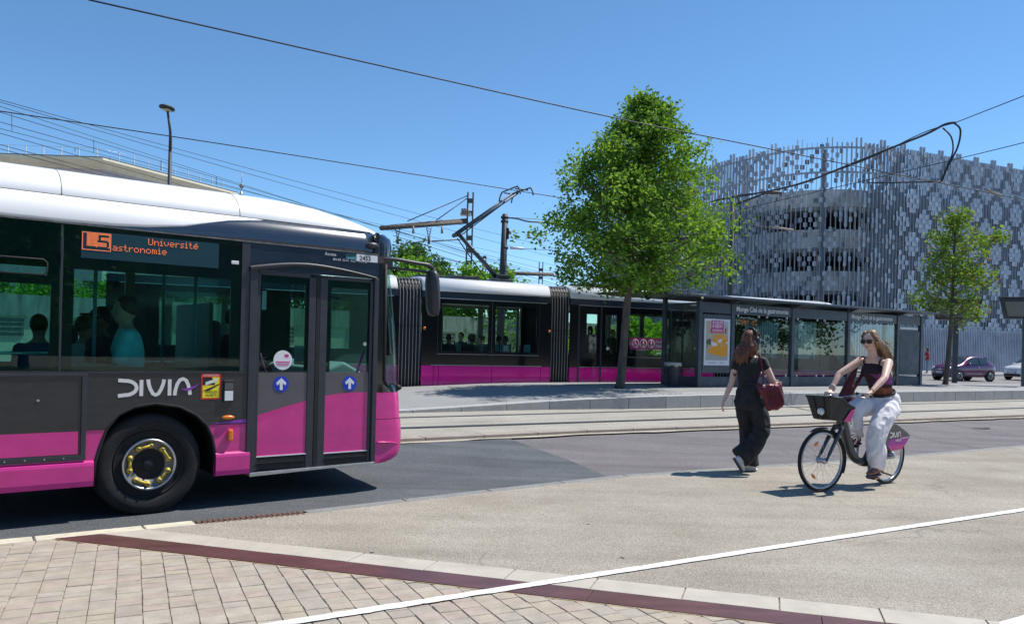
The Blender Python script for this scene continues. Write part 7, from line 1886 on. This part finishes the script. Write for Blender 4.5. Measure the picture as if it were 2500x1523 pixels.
# ---------------------------------------------------------------- hire bicycle
mat('bike_grey', (0.040, 0.050, 0.058), 0.35, coat=0.5, nscale=6, namt=0.1); mat('bike_black', (0.014, 0.015, 0.016), 0.45); mat('basket_plastic', (0.020, 0.021, 0.022), 0.5, nscale=20, namt=0.2, bump=0.1, bscale=60); mat('bike_pink', (0.55, 0.012, 0.24), 0.35, coat=0.4); mat('bike_mauve', (0.36, 0.03, 0.32), 0.35)
BK = Frame(4.47, 9.46, math.degrees(math.atan2(-0.838, -0.546)))
bk = tag(fempty('bicycle', BK), 'dark grey hire bicycle with front basket and magenta rear guard, being ridden', 'bicycle')
def kb(name, mb, m, parent=None, **kw): return mb.build(name, m, parent or bk, **kw)
WB, WR = 1.235, 0.345
def wheel(name, x, steer):
    w = empty(name, (x, 0, WR), steer); w.parent = bk
    kb('tyre', MB().lathe([(0.312, -0.012), (0.322, -0.021), (0.336, -0.020), (WR - 0.001, -0.009), (WR, 0), (WR - 0.001, 0.009), (0.336, 0.020), (0.322, 0.021), (0.312, 0.012)], 64, 'y', caps=False), 'tyre', w)
    kb('rim', MB().lathe([(0.296, -0.012), (0.314, -0.014), (0.314, 0.014), (0.296, 0.012), (0.292, 0.0), (0.296, -0.012)], 64, 'y', caps=False), 'chrome', w)
    kb('hub', MB().lathe([(0.010, -0.06), (0.034, -0.045), (0.028, -0.03), (0.028, 0.03), (0.034, 0.045), (0.010, 0.06)], 20, 'y'), 'chrome', w)
    for k in range(28):
        a = 2 * PI * k / 28; sd = 1 if k % 2 else -1; a2 = a + (0.5 if (k // 2) % 2 else -0.5)
        kb('spoke', MB().tube([(0.030 * math.cos(a2), sd * 0.034, 0.030 * math.sin(a2)), (0.295 * math.cos(a), 0, 0.295 * math.sin(a))], 0.0014, 4, caps=False), 'alu', w)
    for k, a in enumerate((R(62), R(-52)) if 'front' in name else (R(-62), R(120))):
        kb('reflector', MB().ellipsoid((0, 0, 0), (0.040, 0.006, 0.019), n=14, m=8).xform(Matrix.Translation((0.20 * math.cos(a) * 1.05, 0.012, 0.20 * math.sin(a) * 1.05)) @ Matrix.Rotation(-a + R(90), 4, 'Y')), 'amber', w)
    return w
ST = R(7)
fwl = wheel('front_wheel', WB, -ST); rwl = wheel('rear_wheel', 0.0, 0)
def steerpt(p):
    """turn a point with the handlebar about the steering axis"""
    q = Vector(p) - V(0.93, 0, 0.9); return V(0.93, 0, 0.9) + Matrix.Rotation(-ST, 3, V(-0.30, 0, 0.95)) @ q
# frame
beam = catmull([(0.885, 0, 0.80), (0.845, 0, 0.70), (0.79, 0, 0.56), (0.70, 0, 0.40), (0.60, 0, 0.315), (0.47, 0, 0.285)], 6)
kb('frame_beam', MB().tube(beam, [0.052 + 0.008 * math.sin(PI * i / (len(beam) - 1)) for i in range(len(beam))], 16, flat=0.72, up=(0, 1, 0)), 'bike_grey')
kb('head_tube', MB().tube([(0.955, 0, 0.70), (0.875, 0, 0.93)], 0.030, 14), 'bike_grey')
kb('seat_tube', MB().tube([(0.46, 0, 0.29), (0.22, 0, 0.60), (0.12, 0, 0.74)], 0.028, 12), 'bike_grey')
kb('seat_post', MB().tube([(0.14, 0, 0.70), (0.045, 0, 0.86)], 0.015, 10), 'chrome')
for sd in (-1, 1):
    kb('chain_stay', MB().tube([(0.46, sd * 0.04, 0.285), (0.2, sd * 0.068, 0.305), (0.0, sd * 0.075, WR)], 0.017, 8), 'bike_grey')
    kb('seat_stay', MB().tube([(0.24, sd * 0.04, 0.57), (0.12, sd * 0.078, 0.46), (0.0, sd * 0.078, WR)], 0.014, 8), 'bike_grey')
    fk_ = [steerpt((0.955, sd * 0.05, 0.70)), steerpt((1.05, sd * 0.058, 0.58)), steerpt((1.16, sd * 0.060, 0.42)), V(WB, sd * 0.060 , WR) + V(0, 0, 0)]
    kb('fork_blade', MB().tube(catmull(fk_, 4), [0.024] * 5 + [0.020] * 4 + [0.015] * 4, 10), 'bike_grey')
kb('fork_crown', MB().tube([steerpt((0.955, -0.06, 0.705)), steerpt((0.955, 0.06, 0.705))], 0.030, 10), 'bike_grey')
kb('saddle', MB().ellipsoid((0.0, 0, 0.885), (0.11, 0.085, 0.035)).ellipsoid((0.12, 0, 0.885), (0.10, 0.030, 0.022)), 'bike_black')
kb('hub_case', MB().lathe([(0.04, -0.08), (0.048, -0.05), (0.048, 0.05), (0.04, 0.085), (0.0, 0.09)], 20, 'y', (0, 0, WR)), 'alu')
# front mudguard
gd = [steerpt(V(WB + 0.362 * math.cos(a), 0, WR + 0.362 * math.sin(a))) for a in [R(118 - 0 + 0)] ]
def guard(cx, cz, r, a0, a1, w=0.026, n=16):
    rows_ = []
    for k in range(n + 1):
        a = R(a0 + (a1 - a0) * k / n); c_, s__ = math.cos(a), math.sin(a)
        rows_.append([V(cx + (r + dr) * c_, y, cz + (r + dr) * s__) for y, dr in ((-w, -0.012), (-w * 0.7, 0.002), (0, 0.006), (w * 0.7, 0.002), (w, -0.012))])
    return rows_
kb('mudguard', MB().grid(guard(0, 0, 0.362, 62, 100), True).xform(Matrix.Translation((WB, 0, WR)) @ Matrix.Rotation(-ST, 4, 'Z')), 'bike_black', solid=0.003)
kb('mudguard', MB().grid(guard(0, 0, 0.362, 118, 205), True).xform(Matrix.Translation((WB, 0, WR)) @ Matrix.Rotation(-ST, 4, 'Z')), 'bike_black', solid=0.003)
# rear guard with livery
prof = [(0.20, 0.40), (0.245, 0.50), (0.22, 0.585), (0.16, 0.655), (0.07, 0.70), (-0.02, 0.715), (-0.12, 0.70), (-0.22, 0.655), (-0.34, 0.60), (-0.40, 0.555), (-0.30, 0.46), (-0.22, 0.405), (-0.05, 0.395), (0.08, 0.40)]
for sd in (1, -1):
    gp_ = kb('rear_guard', MB().prism(prof, sd * 0.040, sd * 0.050), 'bike_grey', bevel=0.003)
    y0_, y1_ = sd * 0.0505, sd * 0.0525
    def band(poly, m_, nm): kb(nm, MB().prism(poly, min(y0_, y1_), max(y0_, y1_)), m_, gp_)
    band([(0.205, 0.405), (0.228, 0.455), (-0.305, 0.463), (-0.225, 0.408), (-0.05, 0.398), (0.08, 0.403)], 'bike_pink', 'pink_band')
    band([(0.08, 0.459), (0.02, 0.53), (-0.385, 0.553), (-0.306, 0.465)], 'bike_mauve', 'mauve_band')
    band([(-0.20, 0.540), (-0.20, 0.525), (-0.365, 0.540), (-0.375, 0.552)], 'letter_white', 'white_flash')
gq = guard(0, WR, 0.372, 20, 152, 0.05, 22)
kb('guard_spine', MB().grid(gq, True), 'bike_grey', solid=0.004)
a_, b_ = divia(0.20, 0.003)
Mv = Matrix.Translation((0.03, 0.0525, 0.548)) @ Matrix.Rotation(R(180), 4, 'Z') @ UPRIGHT @ Matrix.Diagonal((0.058, 0.068, 1, 1)) 
kb('brand_letters', a_.xform(Mv), 'letter_white'); kb('brand_swoosh', b_.xform(Mv), 'bike_pink')
t_ = text_mb('vélodi', 0.052, 0.9, depth=0.001); t_.xform(Matrix.Translation((-0.085, 0.0532, 0.500)) @ Matrix.Rotation(R(180), 4, 'Z') @ UPRIGHT); kb('brand_text', t_, 'letter_white')
# word mark running down the beam
a_, b_ = divia(0.20, 0.003)
dn = (Vector((0.72, 0, 0.43)) - Vector((0.855, 0, 0.745))).normalized(); lf = Vector((-dn.z, 0, dn.x))
Mb = Matrix(((-dn.x * -1, 0, 0, 0), (0, 1, 0, 0), (0, 0, 1, 0), (0, 0, 0, 1)))
def beam_m(o, s1, s2): 
    xa = dn * s1; ya = Vector((-dn.z, 0, dn.x)) * s2 * -1; za = Vector((0, 1, 0))
    return Matrix(((xa.x, ya.x, za.x, o.x), (xa.y, ya.y, za.y, o.y), (xa.z, ya.z, za.z, o.z), (0, 0, 0, 1)))
kb('brand_letters', a_.xform(beam_m(Vector((0.828, 0.0415, 0.765)), 0.075, 0.075)), 'letter_white'); kb('brand_swoosh', b_.xform(beam_m(Vector((0.828, 0.0415, 0.765)), 0.075, 0.075)), 'bike_pink')
t_ = text_mb('vélodi', 0.060, 1.0, depth=0.001); kb('brand_text', t_.xform(beam_m(Vector((0.845, 0.0425, 0.62)), 1, 1)), 'letter_white')
# basket
def bkt(x, hy, z): return x, hy, z
top = [(1.27, 0.165, 1.05), (1.10, 0.175, 1.03), (0.98, 0.18, 0.955), (0.90, 0.18, 0.925)]; bot = [(1.21, 0.120, 0.80), (1.13, 0.135, 0.785), (1.02, 0.140, 0.775), (0.93, 0.135, 0.77)]
rt_ = [steerpt(V(x, y, z)) for x, y, z in top] + [steerpt(V(x, -y, z)) for x, y, z in reversed(top)]
rb_ = [steerpt(V(x, y, z)) for x, y, z in bot] + [steerpt(V(x, -y, z)) for x, y, z in reversed(bot)]
mb = MB().grid([rb_, rt_], False, True); mb.f.append(tuple(range(7, -1, -1))); mb.sm.append(False)
bs = kb('basket', mb, 'basket_plastic', solid=0.008)
kb('basket_rim', MB().tube(rt_ + [rt_[0]], 0.011, 6), 'basket_plastic', bs)
kb('basket_panel', MB().add([steerpt(V(x, y, z)) for x, y, z in ((0.93, 0.142, 0.772), (1.04, 0.146, 0.777), (0.965, 0.182, 0.90), (0.905, 0.186, 0.915))], [(0, 1, 2, 3)]), 'bike_pink', bs, solid=0.004)
kb('front_lamp', MB().ellipsoid(steerpt(V(1.245, 0.02, 0.885)), (0.030, 0.045, 0.042), n=16, m=10), 'headlight', bs)
kb('lamp_bracket', MB().tube([steerpt(V(1.22, 0.02, 0.80)), steerpt(V(1.265, 0.02, 0.86)), steerpt(V(1.255, 0.02, 0.93))], 0.008, 6), 'bike_black', bs)
for y in (-0.06, 0.08): kb('basket_groove', MB().tube([steerpt(V(1.216, y * 0.8, 0.81)), steerpt(V(1.273, y, 1.04))], 0.005, 5), 'bike_black', bs)
# handlebar
HB = [(0.80, 0.315, 1.055), (0.83, 0.20, 1.065), (0.90, 0.10, 1.045), (0.905, 0.0, 1.03), (0.90, -0.10, 1.045), (0.83, -0.20, 1.065), (0.80, -0.315, 1.055)]
hbar = [steerpt(V(*p)) for p in HB]
kb('handlebar', MB().tube(catmull(hbar, 5), 0.0125, 10), 'chrome')
kb('stem', MB().tube([(0.875, 0, 0.92), (0.865, 0, 0.98), steerpt(V(0.905, 0, 1.03))], [0.026, 0.024, 0.03], 10), 'bike_black')
for sd in (-1, 1):
    kb('grip', MB().tube([steerpt(V(0.80, sd * 0.325, 1.053)), steerpt(V(0.823, sd * 0.215, 1.063))], 0.0165, 10), 'bike_black')
    kb('brake_lever', MB().tube([steerpt(V(0.86, sd * 0.17, 1.058)), steerpt(V(0.90, sd * 0.22, 1.045)), steerpt(V(0.885, sd * 0.31, 1.035))], 0.007, 6), 'chrome')
    kb('brake_cable', MB().tube(catmull([steerpt(V(0.86, sd * 0.16, 1.06)), steerpt(V(0.97, sd * 0.07, 1.03)), steerpt(V(0.96, sd * 0.03, 0.95)), V(0.92, sd * 0.02, 0.80)], 6), 0.0035, 5), 'bike_black')
kb('bell', MB().ellipsoid(steerpt(V(0.845, 0.165, 1.085)), (0.022, 0.022, 0.016), n=12, m=8), 'bike_black')
# crank
BBp = V(0.47, 0, 0.285)
kb('bottom_bracket', MB().lathe([(0.045, -0.05), (0.05, 0), (0.045, 0.055), (0.0, 0.058)], 20, 'y', BBp), 'bike_black')
PLn, PLf = V(0.50, 0.145, 0.125), V(0.44, -0.145, 0.445)
kb('crank_arm', MB().tube([BBp + V(0, 0.075, 0), V(PLn.x, 0.09, PLn.z)], 0.013, 8), 'alu'); kb('crank_arm', MB().tube([BBp + V(0, -0.075, 0), V(PLf.x, -0.09, PLf.z)], 0.013, 8), 'alu')
for P_ in (PLn, PLf): kb('pedal', MB().box(P_.x - 0.045, P_.x + 0.045, P_.y - 0.05, P_.y + 0.045, P_.z - 0.012, P_.z + 0.012), 'bike_black', bevel=0.004)
kb('pedal_reflector', MB().box(PLn.x - 0.03, PLn.x + 0.03, PLn.y + 0.044, PLn.y + 0.050, PLn.z - 0.008, PLn.z + 0.008), 'amber')
kb('kick_stand', MB().tube([(0.36, 0.05, 0.27), (0.22, 0.085, 0.16), (0.06, 0.10, 0.12)], 0.010, 8), 'bike_black')

# ---------------------------------------------------------------- rider
rd = tag(fempty('person', BK), 'long haired woman in sunglasses and white trousers riding a hire bicycle', 'person')
pel, wai, che, shl = V(0.075, 0, 0.965), V(0.155, 0, 1.125), V(0.245, 0, 1.325), V(0.290, 0, 1.445)
TF_ = V(0.86, 0, -0.35).normalized(); TU = V(0.40, 0, 0.92).normalized()
NS, FS = V(0.30, 0.175, 1.435), V(0.30, -0.175, 1.445)
gN, gF = steerpt(V(0.812, 0.270, 1.058)), steerpt(V(0.812, -0.270, 1.058))
NE, NW = V(0.545, 0.285, 1.262), gN + V(-0.058, 0.004, 0.040)
FE, FW = V(0.56, -0.275, 1.285), gF + V(-0.058, -0.004, 0.045)
HC = V(0.385, 0.0, 1.678); hF_ = V(0.97, 0.10, -0.10).normalized(); hU = V(0.10, 0, 0.99).normalized(); hR_ = hF_.cross(hU).normalized()
NK, NA = V(0.445, 0.135, 0.615), V(0.435, 0.14, 0.225); FK_, FA = V(0.51, -0.125, 0.895), V(0.375, -0.14, 0.535)
b = MB()
rings(b, [(pel - V(0.02, 0, 0.09), 0.10, 0.14, X3, Y3), (pel, 0.11, 0.165, TF_, Y3), (wai, 0.085, 0.12, TF_, Y3), (che, 0.100, 0.142, TF_, Y3), (shl, 0.072, 0.15, TF_, Y3), (V(0.315, 0, 1.50), 0.055, 0.06, X3, Y3)], 18)
limb(b, [V(0.31, 0, 1.46), V(0.365, 0, 1.61)], [0.052, 0.048])
Pf, Mf = head_shape(b, HC, hF_, hU, hR_, 1.0)
for (s_, e_, w_) in ((NS, NE, NW), (FS, FE, FW)):
    limb(b, [s_, s_.lerp(e_, 0.5), e_], [0.052, 0.046, 0.038]); limb(b, [e_, e_.lerp(w_, 0.3), w_], [0.037, 0.037, 0.024])
hand(b, NW, V(1, -0.05, -0.22), V(0, -1, -0.2), 0.95, grip=(0, 0, -1), s=0.95); hand(b, FW, V(1, 0.05, -0.25), V(0, 1, -0.2), 0.95, grip=(0, 0, -1), s=0.95)
for (h0, k_, a_) in ((V(0.07, 0.09, 0.93), NK, NA), (V(0.07, -0.09, 0.93), FK_, FA)):
    limb(b, [h0, h0.lerp(k_, 0.5), k_], [0.085, 0.072, 0.054]); limb(b, [k_, k_.lerp(a_, 0.35), a_], [0.050, 0.052, 0.034])
limb(b, [NA, V(0.52, 0.145, 0.17)], [0.034, 0.03]); limb(b, [FA, V(0.46, -0.145, 0.485)], [0.034, 0.03])
blob('body', b, 'skin_fair', rd, 0.0085, 4)
# top
c = MB()
rings(c, [(wai - V(0.03, 0, 0.05), 0.104, 0.138, TF_, Y3), (wai, 0.100, 0.135, TF_, Y3), (wai.lerp(che, 0.5), 0.110, 0.146, TF_, Y3), (che, 0.118, 0.156, TF_, Y3), (che + V(0.028, 0, 0.06), 0.102, 0.150, TF_, Y3), (che + V(0.045, 0, 0.10), 0.080, 0.128, TF_, Y3), (che + V(0.05, 0, 0.125), 0.070, 0.115, TF_, Y3)], 22)
c.ellipsoid(V(0.335, 0.065, 1.325), (0.058, 0.078, 0.075)).ellipsoid(V(0.335, -0.065, 1.325), (0.058, 0.078, 0.075)).ellipsoid(V(0.35, 0.0, 1.345), (0.045, 0.09, 0.06))
tp_ = blob('top', c, 'top_print', rd, 0.010, 4, disp=(0.006, 14))
me = tp_.data
for m_ in ('print_mauve', 'print_rust'): me.materials.append(MATS[m_])
for p in me.polygons:
    q = p.center; k = mnoise.noise(V(q.x * 7, q.y * 7 + 2, q.z * 9))
    if q.x > wai.x and 1.14 < q.z < 1.30 and k > 0.02: p.material_index = 1
    elif q.z < 1.14 and k < 0.1 and q.x > wai.x - 0.02: p.material_index = 2
for y in (-1, 1): MB().tube(catmull([V(0.350, y * 0.092, 1.40), V(0.352, y * 0.100, 1.445), V(0.330, y * 0.104, 1.478), V(0.290, y * 0.106, 1.488), V(0.245, y * 0.106, 1.465), V(0.222, y * 0.10, 1.41)], 4), 0.010, 6, flat=0.5, up=(0, 1, 0)).build('strap', 'top_print', tp_)
# trousers
c = MB()
rings(c, [(wai - V(0.03, 0, 0.055), 0.112, 0.146, TF_, Y3), (pel + V(0.02, 0, 0.06), 0.135, 0.172, TF_, Y3), (pel + V(0.0, 0, -0.01), 0.150, 0.192, V(1, 0, -0.2), Y3), (pel - V(-0.02, 0, 0.075), 0.140, 0.180, X3, Y3)], 22)
leg(c, [(V(0.09, 0.095, 0.92), V(0.5, 0, 0.85), Y3), (V(0.20, 0.115, 0.865), V(0.5, 0, 0.85), Y3), (V(0.32, 0.13, 0.765), V(0.6, 0, 0.8), Y3), (V(0.425, 0.138, 0.645), V(0.8, 0, 0.5), Y3), (V(0.445, 0.14, 0.53), X3, Y3), (V(0.44, 0.142, 0.40), X3, Y3), (V(0.43, 0.145, 0.27), X3, Y3), (V(0.425, 0.145, 0.215), X3, Y3)], [(0.115, 1.0), (0.118, 1.0), (0.112, 1.0), (0.108, 1.0), (0.104, 1.0), (0.104, 1.05), (0.092, 1.05), (0.070, 1.0)])
leg(c, [(V(0.09, -0.095, 0.93), V(0.1, 0, 1), Y3), (V(0.24, -0.11, 0.925), V(0.05, 0, 1), Y3), (V(0.40, -0.122, 0.905), V(0.1, 0, 1), Y3), (V(0.50, -0.125, 0.855), V(0.7, 0, 0.7), Y3), (V(0.495, -0.13, 0.77), X3, Y3), (V(0.455, -0.135, 0.66), X3, Y3), (V(0.40, -0.14, 0.56), X3, Y3)], [(0.122, 1.0), (0.124, 1.0), (0.116, 1.0), (0.110, 1.0), (0.110, 1.05), (0.100, 1.05), (0.078, 1.0)])
trw = blob('trousers', c, 'linen_white', rd, 0.0105, 2, disp=(0.017, 9), disp2=(0.007, 19), ridge=True)
MB().tube([wai - V(0.03, 0, 0.045) + TF_ * (0.116 * math.cos(a)) + Y3 * (0.150 * math.sin(a)) for a in [2 * PI * k / 32 for k in range(33)]], 0.017, 8, flat=0.4, up=(0.4, 0, 0.92)).build('belt', 'bike_black', trw)
for (hl, tl) in ((V(0.385, 0.150, 0.160), V(0.635, 0.165, 0.150)), (V(0.315, -0.15, 0.475), V(0.55, -0.15, 0.44))):
    u_, s_ = MB(), MB(); shoe(u_, s_, hl, tl, Z3, 0.048, 0.034)
    o = u_.build('trainer', 'shoe_brown', rd, sub=1); s_.build('sole', 'sole_dark', o, sub=1)
    for k in range(4):
        q = hl.lerp(tl, 0.42 + 0.10 * k) + V(0, 0, 0.078 - 0.010 * k); MB().tube([q + V(0, -0.030, -0.008), q + V(0, 0, 0.003), q + V(0, 0.030, -0.008)], 0.0045, 5).build('lace', 'letter_white', o)
# hair blowing back
g = MB()
g.ellipsoid(HC - hF_ * 0.028 + hU * 0.042, (0.098, 0.084, 0.092), Mf, 22, 14)
g.ellipsoid(HC - hF_ * 0.060 - hU * 0.03, (0.058, 0.078, 0.09), Mf, 18, 12)
hr = random.Random(8)
for k in range(30):
    a = R(-100 + 200 * k / 29.0)
    o = HC - hF_ * (0.070 * math.cos(a)) + hR_ * (0.078 * math.sin(a)) + hU * hr.uniform(-0.05, 0.06)
    near = -math.sin(a)                                        # hR_ points to the far side
    e = V(0.385 - hr.uniform(0.20, 0.36), 0.05 * near + hr.uniform(-0.04, 0.07), 1.50 + hr.uniform(-0.12, 0.07))
    limb(g, [o, o.lerp(e, 0.35) + V(-0.05, 0.012, -0.015), o.lerp(e, 0.72) + V(-0.025, 0, 0.005 + hr.uniform(-0.02, 0.02)), e], [0.026, 0.026, 0.017, 0.004], 8)
for sd in (-1, 1):
    for k in range(3): limb(g, [HC + hF_ * (0.045 - 0.02 * k) + hR_ * sd * 0.045 + hU * 0.105, HC + hF_ * (0.045 - 0.025 * k) + hR_ * sd * 0.074 + hU * 0.055, HC - hF_ * (0.03 + 0.02 * k) + hR_ * sd * 0.084 + hU * (0.0 - 0.01 * k), HC - hF_ * 0.08 + hR_ * sd * 0.075 - hU * 0.06], [0.014, 0.015, 0.015, 0.012], 8)
hrm = blob('hair', g, 'hair_blond', rd, 0.0070, 2, disp=(0.004, 45))
lk = MB()
for k in range(34):
    o = HC + V(-0.10, hr.uniform(-0.02, 0.08), hr.uniform(-0.12, 0.0)); e = o + V(-hr.uniform(0.16, 0.30), hr.uniform(-0.02, 0.06), hr.uniform(-0.16, 0.03))
    lk.tube(catmull([o, o.lerp(e, 0.4) + V(0, 0, hr.uniform(-0.04, 0.04)), o.lerp(e, 0.75) + V(0, 0, hr.uniform(-0.05, 0.03)), e], 5), [0.0026] * 10 + [0.0014] * 6, 4)
for k in range(6):
    o = V(0.20, 0.10 + 0.02 * k, 1.42); e = V(0.06 + 0.02 * k, 0.16, 1.14 + 0.03 * k)
    lk.tube(catmull([o, o.lerp(e, 0.5) + V(-0.04 + 0.01 * k, 0, 0), e], 6), [0.004] * 7 + [0.0025] * 6, 4)
lk.build('loose_strands', 'hair_blond', hrm)
MB().ellipsoid(Pf(0.0875, 0, -0.058), (0.007, 0.020, 0.0075), Mf, 12, 8).build('lips', 'lips', rd)
for sd in (-1, 1): MB().lathe([(0.011, -0.004), (0.014, 0.0), (0.011, 0.004), (0.008, 0.0), (0.011, -0.004)], 14, 'z', (0, 0, 0), caps=False).xform(Matrix.Translation(Pf(-0.002, sd * 0.084, -0.055)) @ Matrix.Rotation(R(90), 4, 'X')).build('earring', 'gold', rd)
MB().tube([V(0.318, 0, 1.505) + V(0.064 * math.cos(a) + (0.03 if math.cos(a) > 0 else 0) * math.cos(a), 0.066 * math.sin(a), -0.045 * max(0, math.cos(a))) for a in [2 * PI * k / 28 for k in range(29)]], 0.0016, 5).build('necklace', 'gold', rd)
MB().tube([FW.lerp(FE, 0.16) + V(0.0, 0.036 * math.cos(a), 0.036 * math.sin(a)) for a in [2 * PI * k / 20 for k in range(21)]], 0.010, 8).build('bangle', 'bangle', rd)
MB().tube([NW.lerp(NE, 0.06) + V(0.004 * math.sin(a), 0.027 * math.cos(a), 0.027 * math.sin(a)) for a in [2 * PI * k / 20 for k in range(21)]], 0.0035, 6).build('bracelet', 'gold', rd)
# sunglasses
sg = tag(fempty('sunglasses', Frame(BK.w(HC.x, HC.y, 0).x, BK.w(HC.x, HC.y, 0).y, math.degrees(math.atan2(-0.838, -0.546)), HC.z)), 'narrow tortoiseshell sunglasses on the cyclist\'s face', 'sunglasses')
def Pg(a, b_, e): return hF_ * a + hR_ * b_ + hU * e
for sd in (-1, 1):
    rim = [Pg(0.104 - 0.35 * abs(y - 0.005) * 0.5, sd * y, z) for y, z in ((0.008, 0.012), (0.014, 0.023), (0.058, 0.024), (0.068, 0.014), (0.064, -0.014), (0.052, -0.021), (0.020, -0.021), (0.010, -0.010))]
    fr_o = MB().tube(rim + [rim[0]], 0.0045, 6).build('frame_rim', 'tortoise', sg)
    MB().add(rim, [tuple(range(8))]).build('lens', 'lens_dark', fr_o, solid=0.002)
    MB().tube([Pg(0.088, sd * 0.066, 0.016), Pg(0.05, sd * 0.080, 0.014), Pg(-0.005, sd * 0.084, 0.004)], 0.0045, 6, flat=1.6).build('temple', 'tortoise', sg)
MB().tube([Pg(0.104, -0.009, 0.010), Pg(0.106, 0, 0.013), Pg(0.104, 0.009, 0.010)], 0.004, 6).build('bridge', 'tortoise', sg)
# bag on the far shoulder
cb = tag(fempty('shoulder_bag', Frame(BK.w(0.42, -0.26, 0).x, BK.w(0.42, -0.26, 0).y, math.degrees(math.atan2(-0.838, -0.546)), 0.80)), 'dark red slouchy bag slung from the cyclist\'s shoulder behind the handlebar', 'bag')
g = MB()
rings(g, [(V(0.02, 0, 0.0), 0.16, 0.05, X3, Y3), (V(0.02, 0, 0.03), 0.20, 0.075, X3, Y3), (V(0.02, 0, 0.12), 0.185, 0.08, X3, Y3), (V(0.01, 0, 0.24), 0.13, 0.062, X3, Y3), (V(-0.02, 0.01, 0.37), 0.075, 0.045, X3, Y3), (V(-0.05, 0.03, 0.47), 0.045, 0.03, X3, Y3), (V(-0.08, 0.06, 0.56), 0.036, 0.02, X3, Y3), (V(-0.10, 0.085, 0.64), 0.034, 0.016, X3, Y3)], 18)
blob('bag_body', g, 'suede_red', cb, 0.010, 3, disp=(0.016, 8), disp2=(0.005, 22), ridge=True)
MB().tube(catmull([V(-0.085, 0.07, 0.60), V(-0.095, 0.095, 0.665), V(-0.13, 0.105, 0.685), V(-0.175, 0.10, 0.64), V(-0.19, 0.07, 0.50), V(-0.12, 0.0, 0.30), V(-0.06, -0.03, 0.18)], 5), 0.026, 8, flat=0.3, up=(1, 0, 0)).build('strap', 'suede_red', cb)
bpy.data.scenes.remove(TMP)
